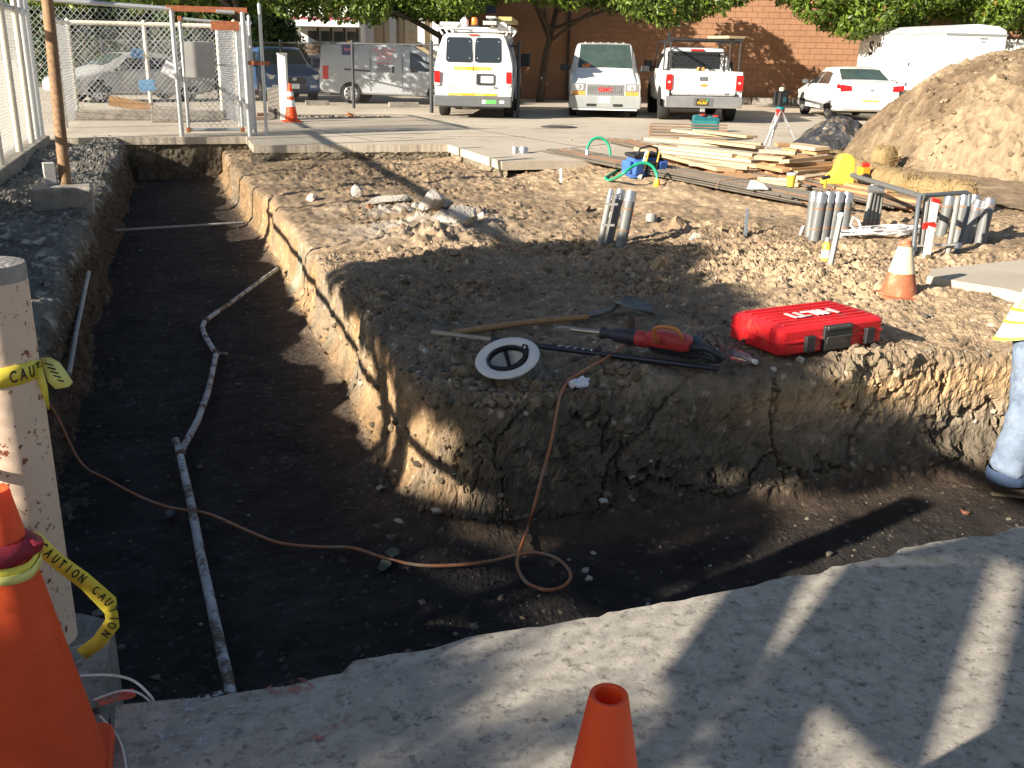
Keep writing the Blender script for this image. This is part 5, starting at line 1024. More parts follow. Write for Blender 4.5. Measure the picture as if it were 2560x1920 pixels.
# trench stones big enough to tell apart
M_st = mat('pale_stone', (.42, .38, .31), rough=.9, var=.25, vs=14, bump=.4); M_gc = mat('green_clay', (.085, .095, .085), rough=.95, var=.3, vs=20, bump=.6)
for lab, u, v, r, mm in (('pale round stone on the floor right of the cord loop', 1482, 1384, .02, M_st), ('grey angular stone right of the cord loop', 1470, 1448, .022, M_st), ('grey stone by the pad foot near the left corner', 952, 1222, .03, M_st), ('pale stone right of the first by the pad foot', 995, 1308, .026, M_st), ('greenish clay lump under the cord', 985, 1388, .055, M_gc), ('second greenish clay lump nearer the slab', 960, 1415, .045, M_gc), ('flat stone left of the old pipe joint', 425, 1290, .035, M_gc), ('white shell fragment low on the front face', 1508, 1256, .025, M_chunk)):
    p = fl(u, v, 0) if 'face' not in lab else WD(u, v, 4.95); mb = MB(); mb.rock((0, 0, r*.3), r, (1.2, .9, .7), u*.1, int(v)); tag(mb.build('stone', mm, None, 30, loc=p), lab, 'stone')

# ---------------------------------------------------------------- person
def skin(name, verts, edges, radii, m, parent, sub=2, smooth_=True):
    me = bpy.data.meshes.new(name); me.from_pydata([tuple(v) for v in verts], edges, []); o = bpy.data.objects.new(name, me); COL.objects.link(o); o.parent = parent
    md = o.modifiers.new('skin', 'SKIN'); md.use_smooth_shade = True
    for i, r in enumerate(radii): me.skin_vertices[0].data[i].radius = r if isinstance(r, tuple) else (r, r)
    me.skin_vertices[0].data[0].use_root = True
    sb = o.modifiers.new('sub', 'SUBSURF'); sb.levels = sb.render_levels = sub; me.materials.append(m); return o
ft_ = fl(2505, 1232, 0); PX0 = Vector((ft_.x, ft_.y, ft_.z))
per = thing('person', 'person in yellow high visibility vest and pale jeans stepping in the trench', 'person', PX0, YAW)
# local frame: +x right in the picture, +y away; left boot at the origin, other leg forward to the right
M_skin = mat('skin', (.42, .25, .17), rough=.5, var=.06); M_jean = mat('pale_denim', (.17, .22, .30), rough=.85, var=.25, vs=9, bump=.5, bs=22, bd=.02, spot=[(.28, .32, .38), (.09, .12, .19)], spots=5, spotw=(.5, .75)); M_jeand = mat('dark_denim', (.035, .06, .12), rough=.85, var=.3, bump=.4)
M_vest = mat('hi_vis_white', (.82, .86, .70), rough=.6, var=.06, vs=5, bump=.35, bs=9, bd=.03); M_lime = mat('lime_trim', (.62, .80, .06), rough=.6); M_boot = mat('boot_leather', (.06, .045, .035), rough=.7, var=.3, bump=.4)
hipz = .93
LH, RH = Vector((.05, .02, hipz)), Vector((.21, .12, hipz)); PV = Vector((.125, .07, hipz+.06))
LK, LA = Vector((.04, -.03, .50)), Vector((.01, .0, .10)); RK, RA = Vector((.38, .12, .50)), Vector((.40, .14, .10))
SH = Vector((.32, .05, hipz+.56)); NK = SH+Vector((.06, .0, .10)); HD = NK+Vector((.05, -.01, .13))
LS, RS = SH+Vector((-.03, -.20, -.02)), SH+Vector((.04, .20, -.03)); LE, LW = LS+Vector((.16, -.05, -.27)), LS+Vector((.38, .03, -.38)); RE, RW = RS+Vector((.18, .02, -.26)), RS+Vector((.40, -.06, -.36))
V = [PV, PV.lerp(SH, .45), SH, NK, HD, HD+Vector((.01, 0, .09)), LH, LK, LA, RH, RK, RA, LS, LE, LW, RS, RE, RW]
E_ = [(0, 1), (1, 2), (2, 3), (3, 4), (4, 5), (0, 6), (6, 7), (7, 8), (0, 9), (9, 10), (10, 11), (2, 12), (12, 13), (13, 14), (2, 15), (15, 16), (16, 17)]
R_ = [(.15, .12), (.15, .12), (.14, .11), .06, .095, .075, .10, .065, .05, .10, .065, .05, .065, .048, .036, .065, .048, .036]
body = skin('body', V, E_, R_, M_skin, per)
# jeans: rings swept over hips and legs
def sweep(name, P, R, m, parent, n=20, wrk=.0, caps=True, seed=0):
    P = smooth([Vector(p) for p in P], 6); Rr = np.interp(np.linspace(0, 1, len(P)), np.linspace(0, 1, len(R)), R); mb = MB(); R0_ = random.Random(seed)
    k_ = wrk
    R2 = [r*(1+wrk*math.sin(i*1.9+seed)+wrk*.6*math.sin(i*3.1)) for i, r in enumerate(Rr)]; mb.tube(P, R2, n, caps); q = mb.build(name, m, parent, 80)
    if 'jeans' in name:
        sb = q.modifiers.new('sub', 'SUBSURF'); sb.levels = sb.render_levels = 1; tx = bpy.data.textures.new('folds', 'CLOUDS'); tx.noise_scale = .07; dm = q.modifiers.new('folds', 'DISPLACE'); dm.texture = tx; dm.strength = .035; dm.mid_level = .5
    return q
sweep('jeans_leg', [PV+Vector((-.05, 0, .02)), LH+Vector((-.01, 0, -.05)), LK, LA+Vector((0, 0, .03))], [.15, .13, .105, .098, .105], M_jean, per, 26, .035, seed=1)
sweep('jeans_leg', [PV+Vector((.03, 0, .02)), RH+Vector((0, 0, -.05)), RK, RA+Vector((0, 0, .03))], [.15, .13, .105, .098, .102], M_jean, per, 26, .035, seed=2)
jw = MB(); jw.lathe([(.165, -.07), (.175, -.02), (.168, .04), (.165, .10)], 26, PV, None, False); q = jw.build('jeans_seat', M_jean, per, 80); q.scale = (1, .92, 1)
MB().add([(-.02, -.155, hipz-.17), (.10, -.165, hipz-.18), (.11, -.168, hipz-.05), (-.02, -.158, hipz-.03)], [(0, 1, 2, 3)]).build('back_pocket', mat('denim_pocket', (.16, .21, .29), rough=.85, var=.2, bump=.4), per, loc=(.0, .02, .02)).modifiers.new('t', 'SOLIDIFY').thickness = .006
MB().lathe([(.108, 0), (.113, .02), (.111, .055), (.103, .07)], 22, LA+Vector((0, 0, -.02)), None, False).build('jeans_cuff', M_jeand, per, 80); MB().lathe([(.106, 0), (.111, .02), (.108, .055), (.098, .07)], 22, RA+Vector((0, 0, -.02)), None, False).build('jeans_cuff', M_jeand, per, 80)
for A_ in (LA, RA):
    bt = loft([(-.10, 0, .05, .035, .045), (-.07, 0, .06, .048, .058), (.0, 0, .065, .052, .065), (.08, 0, .045, .052, .045), (.16, 0, .035, .05, .035), (.20, 0, .028, .03, .024)], 16, .7); q = bt.build('boot', M_boot, per, 60, loc=(A_.x+.03, A_.y, -.01)); q.rotation_euler = (0, 0, -.25)
    sl_ = MB().box((.05, 0, .01), (.30, .10, .022)); sl_.build('sole', mat('boot_sole', (.16, .12, .08), rough=.8), q, bevel=.008)
# vest: flared shell over the torso
vs = []; fs = []; n = 30; rows = []
for f in np.linspace(0, 1, 14):
    c = PV.lerp(SH, f)+Vector((-.02, 0, -.06)); a = .245-.02*f-.05*max(0, f-.75)*4*.5; b2 = .19-.0*f; hem = .035*(1-f)
    rows.append([c+Vector((a*math.cos(t)*(1+hem*math.sin(3*t)), b2*math.sin(t)*1.15*(1+hem*math.sin(3*t)), -.06*(1-f)*math.cos(t)*-1-.05*(1-f)*math.sin(t))) for t in np.linspace(0, 2*math.pi, n, endpoint=False)])
for r in rows: vs += r
for i in range(13):
    for k in range(n): fs.append((i*n+k, i*n+(k+1) % n, (i+1)*n+(k+1) % n, (i+1)*n+k))
fs.append(tuple(13*n+k for k in range(n))); vo = MB().add(vs, fs).build('vest', M_vest, per, 80)
def vband(i0, i1, k0, k1, off=.004):
    P = []; c0 = PV.lerp(SH, .5)
    def pt(i, k):
        i_ = int(i); fr = i-i_; a = rows[i_][k % n].lerp(rows[min(i_+1, 13)][k % n], fr); c = PV.lerp(SH, i/13)+Vector((-.02, 0, -.06)); d = (a-c); d.z = 0; return a+d.normalized()*off
    vv = []; ff = []; ks = range(k0, k1+1); m_ = len(ks)
    for k in ks: vv += [pt(i0, k), pt(i1, k)]
    MB().add(vv, [(2*j, 2*j+2, 2*j+3, 2*j+1) for j in range(m_-1)]).build('trim', M_lime, vo)
vband(.05, .45, 0, 30); vband(2.3, 2.7, 0, 30); vband(3.9, 4.3, 0, 30)
for k in (12, 15, 19, 22):
    vv = []; 
    for i in np.linspace(.45 if k in (12, 19) else 4.3, 2.3 if k in (12, 19) else 12, 8):
        i_ = int(i); fr = i-i_
        for kk, dk in ((k, 0), (k, .22)):
            a = rows[i_][k % n].lerp(rows[i_+1][k % n], fr).lerp(rows[i_][(k+1) % n].lerp(rows[i_+1][(k+1) % n], fr), dk); c = PV.lerp(SH, i/13); d = a-c; d.z = 0; vv.append(a+d.normalized()*.005)
    MB().add(vv, [(2*j, 2*j+1, 2*j+3, 2*j+2) for j in range(7)]).build('trim', M_lime, vo)
sweep('sleeve', [LS+Vector((.02, .04, .02)), LS.lerp(LE, .6), LE+Vector((.01, 0, 0))], [.085, .075, .07], M_vest, per, 16, .02); sweep('sleeve', [RS+Vector((-.0, -.04, .02)), RS.lerp(RE, .6), RE+Vector((.01, 0, 0))], [.085, .075, .07], M_vest, per, 16, .02)
for Wp, El, sg in ((LW, LE, 1), (RW, RE, -1)):           # hands
    d_ = (Wp-El).normalized(); s2 = d_.cross(Vector((0, 0, 1))).normalized()*sg; u2 = s2.cross(d_)*sg; hv = [Wp, Wp+d_*.05, Wp+d_*.09]; he = [(0, 1), (1, 2)]; hr = [(.028, .022), (.036, .018), (.036, .016)]
    for k, (off, ln) in enumerate(((-.03, .055), (-.01, .07), (.012, .066), (.032, .05))):
        i0 = len(hv); hv += [Wp+d_*.085+s2*off, Wp+d_*(.085+ln*.5)+s2*off-Vector((0, 0, .012)), Wp+d_*(.085+ln*.75)+s2*off-Vector((0, 0, .04))]; he += [(2, i0), (i0, i0+1), (i0+1, i0+2)]; hr += [.009, .0085, .007]
    i0 = len(hv); hv += [Wp+d_*.03-s2*.04, Wp+d_*.065-s2*.06-Vector((0, 0, .01)), Wp+d_*.09-s2*.055-Vector((0, 0, .02))]; he += [(1, i0), (i0, i0+1), (i0+1, i0+2)]; hr += [.012, .010, .008]
    skin('hand', hv, he, hr, M_skin, per, 1)
hh = MB(); hh.lathe([(.155, -.01), (.158, .0), (.118, .005), (.115, .05), (.095, .10), (.05, .13), (.005, .138)], 28, HD+Vector((.01, 0, .05))); hh.build('hard_hat_worn', M_hat, per, 50)
fc = HD+Vector((.0, 0, 0)); MB().rock(fc+Vector((.098, 0, .0)), .018, (1.1, .7, 1.2), 0, 2).build('nose', M_skin, per, 80)
for sy in (-1, 1): MB().rock(fc+Vector((.086, sy*.034, .03)), .011, (.7, 1.2, .8), 0, 3).build('eye', mat('eye_dark', (.05, .03, .02), rough=.3), per, 80); MB().rock(fc+Vector((.0, sy*.098, .01)), .024, (.8, .4, 1.3), 0, 4).build('ear', M_skin, per, 80)
MB().box(fc+Vector((.09, 0, -.045)), (.012, .045, .010)).build('mouth', mat('lips', (.32, .13, .10)), per, bevel=.004); MB().lathe([(.098, 0), (.10, .04), (.098, .06)], 24, HD+Vector((-.012, 0, -.02)), None, False).build('hair', mat('hair_dark', (.03, .022, .018), rough=.6), per, 80)
# ================================================================== vehicles
def paint(name, col, rough=.3): return mat(name, col, rough=rough, var=.05, vs=3, bump=0, coat=.35, spot=tuple(c*.8 for c in col), spots=3, spotw=(.6, .9))
M_vwhite = paint('white_car_paint', (.72, .72, .70)); M_vgrey = paint('silver_van_paint', (.36, .38, .40)); M_vblue = paint('blue_car_paint', (.035, .085, .20)); M_vsil = paint('pale_car_paint', (.42, .42, .41))
M_glass = mat('car_glass', (.018, .024, .028), rough=.06, var=.1, bump=0, spec=.8); M_glassg = mat('green_glass', (.05, .075, .065), rough=.08, var=.3, vs=3, bump=0, spec=.7)
M_tyre = mat('tyre_rubber', (.022, .021, .02), rough=.85, var=.25, bump=.3, bs=60); M_rim = mat('alloy_rim', (.55, .56, .57), rough=.35, metal=.7, var=.1); M_steelw = mat('steel_rim', (.50, .48, .45), rough=.5, metal=.4)
M_bump = mat('grey_bumper', (.10, .105, .11), rough=.55, var=.12); M_chrome = mat('chrome_bumper', (.48, .48, .49), rough=.3, metal=.8, var=.15); M_tail = mat('tail_lamp_red', (.50, .012, .012), rough=.2, var=.15, bump=0, coat=.5); M_amber = mat('amber_lens', (.70, .30, .06), rough=.25, bump=0, coat=.4); M_lens = mat('clear_lens', (.60, .61, .62), rough=.15, metal=.3, bump=0, coat=.5)
M_under = mat('underbody', (.012, .012, .012), rough=.9, bump=0); M_trim = mat('black_trim', (.02, .02, .021), rough=.5, bump=0); M_plate = mat('plate_white', (.72, .72, .74), rough=.4, bump=0); M_int = mat('seat_fabric', (.20, .19, .17), rough=.9)
PARK = math.radians(90-21.5)                       # heading of the parked row
class Body:
    """lofted shell; sections (x, z0, zb, zt, w0, wb, wt, lean)"""
    def __init__(s, secs): s.S = secs; s.X = [a[0] for a in secs]
    def at(s, x): return [float(np.interp(x, s.X, [a[k] for a in s.S])) for k in range(1, 8)]
    def ring(s, a):
        x, z0, zb, zt, w0, wb, wt, ln = a; zm = (z0+zb)/2; h = zt-zb; r = min(.07, h*.45); L = [(w0*.93, z0), (w0, z0+.05), ((w0+wb)/2+.015, zm), (wb+.004, zb-.06), (wb, zb), ((wb+wt)/2+.012, zb+h*.5), (wt, zt-r), (wt-r*.5, zt-r*.3), (wt-r*1.6, zt), (wt*.4, zt+.012)]
        P = L+[(-y, z) for y, z in L[::-1]]; return [(x+ln*max(0, z-z0-.3), y, z) for y, z in P]
    def shell(s, name, m, o, ang=32):
        R = [s.ring(a) for a in s.S]; n = len(R[0]); vs = [p for r in R for p in r]; fs = []
        for i in range(len(R)-1):
            for k in range(n): fs.append((i*n+k, i*n+(k+1) % n, (i+1)*n+(k+1) % n, (i+1)*n+k))
        fs += [tuple(range(n-1, -1, -1)), tuple((len(R)-1)*n+k for k in range(n))]; q = MB().add(vs, fs).build(name, m, o, ang); return q
    def side(s, name, m, o, sgn, pts, eps=.012, parent=None):
        """patch on the upper side: pts list of (x, f_low, f_high)"""
        vs = []; P = []
        for i in range(len(pts)-1):
            for k in range(6): P.append([pts[i][j]+(pts[i+1][j]-pts[i][j])*k/6 for j in range(3)])
        P.append(pts[-1])
        for x, f0, f1 in P:
            z0, zb, zt, w0, wb, wt, ln = s.at(x); r = min(.07, (zt-zb)*.45)
            for f in np.linspace(f0, f1, 5):
                z = zb+(zt-r-zb)*f; y = float(np.interp(z, [zb-.06, zb, zb+(zt-zb)*.5, zt-r], [wb+.004, wb, (wb+wt)/2+.012, wt])); vs.append((x+ln*max(0, z-z0-.3), sgn*(y+eps), z))
        fs = []
        for i in range(len(P)-1):
            for k in range(4): fs.append((5*i+k, 5*i+5+k, 5*i+6+k, 5*i+1+k))
        return MB().add(vs, fs).build(name, m, o if parent is None else parent, 60)
    def top(s, name, m, o, x0, x1, fw0, fw1, eps=.010, n=8):
        vs = []
        for i in range(n+1):
            x = x0+(x1-x0)*i/n; z0, zb, zt, w0, wb, wt, ln = s.at(x); f = fw0+(fw1-fw0)*i/n
            for k in (-1, -.5, 0, .5, 1): vs.append((x, k*f*(wt-.04), zt+eps+.012*(1-abs(k))))
        return MB().add(vs, [(5*i+k, 5*i+5+k, 5*i+6+k, 5*i+1+k) for i in range(n) for k in range(4)]).build(name, m, o, 60)
def rr2(w_, h_, r, n=4): return [(x-w_/2, y-h_/2) for x, y in rrect(0, w_, 0, h_, min(r, w_*.49, h_*.49), n)]
def face_patch(name, m, o, x, yc, zc, w_, h_, d=.01, r=.02, lean=0, sgn=-1, zr=0, taper=0):
    """plate on a front/rear face at x; sgn=-1 looks rearwards"""
    P = [(x+lean*(zc+z-zr), yc+y*(1-taper*(z/h_+.5)), zc+z) for y, z in rr2(w_, h_, r)]
    if sgn > 0: P = P[::-1]
    return MB().prism(P, (sgn*d, 0, 0)).build(name, m, o)
def wheel(o, x, y, r, w_, sgn, rim=None, spokes=7):
    q = MB().lathe([(r*.66, -w_/2), (r*.93, -w_/2), (r, -w_*.36), (r, w_*.36), (r*.93, w_/2), (r*.66, w_/2)], 30, (0, 0, 0), Matrix.Rotation(math.pi/2, 3, 'X')).build('wheel', M_tyre, o, 40, loc=(x, y, r))
    MB().lathe([(r*.66, w_*.30), (r*.62, w_*.34), (r*.30, w_*.30), (r*.12, w_*.38), (r*.02, w_*.38)], 24, (0, 0, 0), Matrix.Rotation(-sgn*math.pi/2, 3, 'X')).build('rim', mat('rim_dark', (.06, .06, .06), rough=.5, metal=.3) if spokes else (rim or M_steelw), q, 40)
    if spokes:
        sb = MB()
        for k in range(spokes): a = 2*math.pi*k/spokes; sb.bar((0, sgn*w_*.40, 0), (r*.64*math.cos(a), sgn*w_*.40, r*.64*math.sin(a)), .055, .05, (0, 1, 0))
        sb.lathe([(r*.68, 0), (r*.68, .03), (r*.60, .035), (r*.6, 0)], 24, (0, sgn*w_*.36, 0), Matrix.Rotation(-sgn*math.pi/2, 3, 'X'), False); sb.build('spokes', rim or M_rim, q)
    return q
def arch(o, x, y, r, sgn, m=None):
    P = [(x+r*math.cos(a), y, r*.86+r*math.sin(a)*1.0) for a in np.linspace(-.05, math.pi+.05, 26)]; return MB().prism(P, (0, sgn*.012, 0)).build('wheel_arch', m or M_under, o)
def mirror(o, x, y, z, sgn, m=M_trim, s=(.12, .20, .24)):
    q = MB().box((x, y+sgn*.16, z), s).build('mirror', m, o, bevel=.03); MB().bar((x, y, z-.03), (x, y+sgn*.1, z-.03), .04, .05).build('mirror_arm', m, q); return q

# ---- utility van seen from behind
ax = W(1192, 290, 0); dv = Vector((math.cos(PARK), math.sin(PARK), 0)); loc = ax-dv*1.15
o = thing('utility_van', 'white utility van with roof rack and amber beacon, seen from behind', 'van', loc, PARK)
Bd = Body([(0, .46, 1.30, 2.02, .97, .985, .79, .10), (.12, .40, 1.30, 2.07, .985, 1.0, .80, .08), (1.0, .38, 1.30, 2.10, .99, 1.01, .81, 0), (3.55, .38, 1.30, 2.09, .99, 1.01, .80, 0), (3.8, .38, 1.28, 2.03, .99, 1.01, .78, 0), (4.45, .38, 1.18, 1.34, .99, 1.0, .84, 0), (5.35, .38, .98, 1.10, .97, .97, .86, 0), (5.5, .42, .80, .94, .92, .92, .82, 0)])
Bd.shell('body', M_vwhite, o)
for y0, sg in ((.365, 1), (-.375, -1)):
    f = face_patch('rear_window', M_glass, o, -.004, y0, 1.68, .68, .60, .012, .07, .10, zr=.76, taper=.06)
    for yy in (-.27, .27):
        for zz in (-.2, .2): MB().lathe([(.012, 0), (.006, .006)], 8, (-.004+.10*(1.68+zz-.76)-.014, y0+yy, 1.68+zz), Matrix.Rotation(-math.pi/2, 3, 'Y')).build('screw', M_plate, f)
face_patch('door_gap', M_trim, o, -.002, 0, 1.25, .012, 1.3, .004, .001, .07, zr=.76)
face_patch('stop_lamp', M_tail, o, .105, 0, 2.04, .26, .03, .03, .01)
st1 = mat('yellow_reflective', (.80, .68, .10), rough=.4, bump=0); st2 = mat('orange_reflective', (.80, .40, .03), rough=.4, bump=0)
face_patch('warning_stripe', st1, o, -.0, .02, 1.235, .95, .085, .006, .005, .10, zr=.76); face_patch('warning_stripe', st2, o, -.006, .02, 1.235, .31, .085, .006, .004, .10, zr=.76)
face_patch('warning_stripe', st1, o, -.0, .02, .60, 1.25, .06, .006, .004); face_patch('warning_stripe', st2, o, -.006, .13, .60, .31, .06, .005, .004); face_patch('warning_stripe', st2, o, -.006, -.46, .60, .29, .06, .005, .004)
for sg in (1, -1):
    f = face_patch('tail_lamp', M_tail, o, .0, sg*.915, 1.02, .14, .28, .03, .015); face_patch('reverse_lens', M_lens, f, -.0, sg*.915, .84, .13, .06, .03, .01)
f = face_patch('plate_recess', M_trim, o, -.002, -.31, .97, .46, .27, .012, .02); face_patch('number_plate', M_plate, f, -.016, -.36, .97, .32, .17, .004, .01); lettering('8X61276', .085, mat('plate_ink', (.08, .10, .25), rough=.5), f, (-.022, -.36, .965), (0, -1, 0), (0, 0, 1), name='plate_number', xs=.8)
MB().lathe([(.06, 0), (.06, .004)], 20, (-.006, -.56, .775), Matrix.Rotation(-math.pi/2, 3, 'Y') @ Matrix.Diagonal((.55, 1, 1))).build('badge', M_chrome, o); lettering('ECONOLINE', .045, M_trim, o, (-.006, .62, .80), (0, -1, 0), (0, 0, 1), name='badge_lettering')
bm_ = MB(); bm_.prism([(.06, y, z) for y, z in rr2(2.0, .27, .04)], (-.2, 0, 0)); q = bm_.build('bumper', M_bump, o, bevel=.03, loc=(0, 0, .43)); face_patch('sticker', mat('green_sticker', (.12, .55, .12), rough=.4), q, -.142, -.47, .0, .28, .09, .003, .004); face_patch('sticker', M_plate, q, -.142, -.29, .0, .09, .09, .003, .004); face_patch('sticker', M_plate, q, -.142, -.75, .0, .13, .07, .003, .03)
MB().box((2.6, 0, .42), (5.0, 1.7, .16)).build('underbody', M_under, o)
for x_ in (1.15, 4.55):
    for sg in (1, -1): arch(o, x_, sg*.995, .43, sg); wheel(o, x_, sg*.86, .37, .25, sg, spokes=0)
MB().box((.35, .1, .30), (.25, 1.2, .10)).build('hitch_bar', M_bump, o, bevel=.01)
M_bl1, M_bl2 = mat('swirl_blue', (.04, .16, .36), rough=.4, bump=0), mat('swirl_grey', (.45, .47, .48), rough=.4, bump=0)
for i in range(5):
    x0, zc = .35+.36*i, 1.9-.30*i
    P = []
    for f in np.linspace(0, 1, 9): P.append((x0+.75*f, max(-.9, (zc-.17*math.sin(f*3.1)-1.30)/.75-.16), min(.95, (zc+.05-.12*f-1.30)/.75)))
    if i < 2: Bd.side('side_swirl', M_bl1, o, -1, [(a, max(.02, b), max(.05, c)) for a, b, c in P], .006); Bd.side('side_swirl', M_bl2, o, -1, [(a, max(.02, b-.12), max(.04, b)) for a, b, c in P], .005)
for sg in (1, -1):
    Bd.side('side_window', M_glass, o, sg, [(2.2, .12, .85), (2.95, .12, .85)]); Bd.side('side_window', M_glass, o, sg, [(3.1, .12, .85), (3.6, .12, .82), (4.0, .12, .3)])
    mirror(o, 4.0, sg*1.0, 1.45, sg, s=(.14, .26, .36))
lw = MB(); 
for i, (x0, z0_) in enumerate(((.5, 1.15), (.9, .95), (1.3, .75))): lw.prism([(x0+.45*math.cos(a)*.8, -1.004, z0_+.16*math.sin(a)) for a in np.linspace(0, 6.28, 18, endpoint=False)], (0, -.008, 0))
lw.build('side_swirl', M_bl1, o)
Bd.top('windscreen', M_glassg, o, 3.82, 4.42, .95, .98)
# rack
rk = MB()
for x_ in (.18, 1.6, 3.1):
    rk.bar((x_, -.92, 2.20), (x_, .92, 2.20), .06, .05); 
    for sg in (1, -1): rk.bar((x_, sg*.80, 2.04), (x_, sg*.92, 2.22), .05, .04)
for y_ in (-.9, -.45, .45, .9): rk.bar((.1, y_, 2.245), (3.3, y_, 2.245), .05, .035)
rk.build('roof_rack', M_white, o)
MB().lathe([(.075, 0), (.08, .03), (.075, .16), (.06, .19)], 20, (.3, .0, 2.27)).build('beacon', mat('amber_beacon', (.85, .22, .02), rough=.15, bump=0, coat=.5), o, 50); MB().box((.3, 0, 2.24), (.2, .2, .08)).build('beacon_base', M_trim, o)
MB().lathe([(.10, 0), (.11, .05), (.10, .15), (.03, .22)], 20, (.35, .26, 2.24)).build('spot_lamp', M_white, o, 50)
q = MB(); q.box((1.2, -.42, 2.36), (2.6, .34, .10), rot=(0, -.03, 0)); q.box((1.2, -.44, 2.46), (2.4, .24, .06)); q.build('ladder', M_galv, o, bevel=.01); q = MB(); q.box((1.9, -.78, 2.44), (3.2, .34, .10)); q.build('folded_ladder', mat('ladder_yellow', (.45, .36, .15), rough=.5), o, bevel=.01); MB().lathe([(.12, -.03), (.13, .0), (.12, .03)], 20, (.16, -.72, 2.23), Matrix.Rotation(math.pi/2, 3, 'Y')).build('rack_roller', M_white, o, 50)
MB().box((.9, .62, 2.30), (1.4, .5, .08)).build('roof_tube', M_white, o, bevel=.02)

# ---- minivan facing the viewer
ax = W(1507, 290, 0); loc = ax-dv*.95                     # front bumper point; vehicle points towards the viewer
o = thing('minivan', 'white minivan with grey bumper facing the viewer between van and pickup', 'van', loc, PARK+math.pi)
Bd = Body([(-4.75, .42, 1.15, 1.84, .95, .97, .78, -.06), (-4.55, .36, 1.16, 1.92, .96, .98, .79, 0), (-2.2, .34, 1.16, 1.95, .965, .98, .79, 0), (-1.75, .34, 1.16, 1.90, .965, .98, .77, 0), (-.98, .34, 1.08, 1.24, .965, .97, .80, 0), (-.15, .36, .86, .98, .95, .95, .84, 0), (0, .44, .70, .90, .93, .93, .82, 0)])
Bd.shell('body', M_vwhite, o); Bd.top('windscreen', M_glassg, o, -1.74, -1.02, .94, .99, .012)
for sg in (1, -1): Bd.side('side_window', M_glass, o, sg, [(-4.4, .12, .85), (-2.9, .12, .85)]); Bd.side('side_window', M_glass, o, sg, [(-2.75, .12, .85), (-2.0, .12, .85), (-1.3, .12, .3)]); mirror(o, -1.25, sg*.96, 1.28, sg, s=(.10, .24, .17))
bb_ = MB(); bb_.prism([(x, y, z) for (x, y, z) in [(0, yy, zz) for yy, zz in rr2(1.94, .34, .05)]], (.14, 0, 0)); q = bb_.build('bumper', mat('grey_plastic_bumper', (.27, .285, .28), rough=.6, var=.1), o, bevel=.03, loc=(-.02, 0, .42)); face_patch('number_plate', M_plate, q, .142, -.02, .06, .32, .17, .006, .01, sgn=1); lettering('5D58421', .07, _M['plate_ink'], q, (.150, -.02, .055), (0, 1, 0), (0, 0, 1), name='plate_number', xs=.8)
for y_ in (.35, -.36): face_patch('fog_slot', M_trim, q, .142, y_, -.08, .27, .07, .004, .02, sgn=1)
MB().box((.03, 0, .23), (.12, 1.75, .05)).build('air_dam', M_white, o, bevel=.01)
f = face_patch('grille', M_chrome, o, .0, 0, .735, 1.0, .29, .02, .02, sgn=1); g_ = MB(); 
for i in range(8): g_.box((.025, 0, .63+.03*i), (.012, .88, .012))
for i in range(15): g_.box((.024, -.42+.06*i, .735), (.01, .008, .22))
face_patch('grille_back', M_trim, f, .018, 0, .735, .90, .22, .004, .01, sgn=1); g_.build('grille_bars', M_rim, f); lettering('GMC', .15, M_redt, f, (.034, 0, .735), (0, 1, 0), (0, 0, 1), .006, name='grille_lettering', xs=1.15)
for sg in (1, -1):
    f = face_patch('headlamp', M_chrome, o, -.005, sg*.72, .80, .37, .20, .02, .015, sgn=1); face_patch('lamp_lens', M_lens, f, .012, sg*.70, .80, .22, .15, .01, .01, sgn=1); MB().lathe([(.06, 0), (.05, .012), (.02, .015)], 16, (.022, sg*.70, .80), Matrix.Rotation(math.pi/2, 3, 'Y')).build('reflector', M_rim, f, 50); face_patch('turn_lamp', M_amber, o, -.003, sg*.72, .64, .36, .10, .02, .01, sgn=1)
rb = MB(); 
for y_ in np.linspace(-.55, .55, 6): rb.box((-3.3, y_, 1.965), (2.0, .03, .02))
rb.build('roof_rib', M_vwhite, o)
q = MB().tube([(-1.18, .52+.17*math.cos(a), 1.30+.10*math.sin(a)) for a in np.linspace(0, 6.28, 18)], .014, 6).build('steering_wheel', M_trim, o)
lettering('e20', .16, mat('orange_marker', (.80, .22, .05), rough=.6), o, (-1.07, -.52, 1.345), (0, 1, 0), (-.65, 0, .75), .006, name='windscreen_writing')
MB().box((-2.4, 0, .36), (4.3, 1.7, .12)).build('underbody', M_under, o)
for x_ in (-.92, -3.75):
    for sg in (1, -1): arch(o, x_, sg*.968, .38, sg); wheel(o, x_, sg*.85, .345, .21, sg, spokes=0)

# ---- pickup seen from behind
ax = W(1738, 300, 0); loc = ax-dv*1.25
o = thing('pickup_truck', 'white pickup truck with ladder rack seen from behind', 'pickup truck', loc, PARK)
bed = MB()
for sg in (1, -1):
    bed.add([(.05, sg*.86, .62), (2.02, sg*.86, .62), (2.02, sg*.86, 1.27), (.05, sg*.86, 1.27), (.05, sg*.985, .55), (2.02, sg*1.0, .55), (2.02, sg*.985, 1.27), (.05, sg*.97, 1.27), (.05, sg*1.0, 1.05), (2.02, sg*1.02, 1.05)], [(0, 1, 2, 3), (3, 2, 6, 7), (7, 6, 9, 8), (8, 9, 5, 4), (0, 3, 7, 8, 4), (1, 5, 9, 6, 2), (0, 4, 5, 1)])
bed.build('bed_sides', M_vwhite, o, 25, bevel=.012); MB().box((1.0, 0, .70), (2.0, 1.75, .06)).build('bed_floor', M_trim, o); MB().box((1.98, 0, 1.0), (.05, 1.74, .6)).build('bed_front', M_vwhite, o)
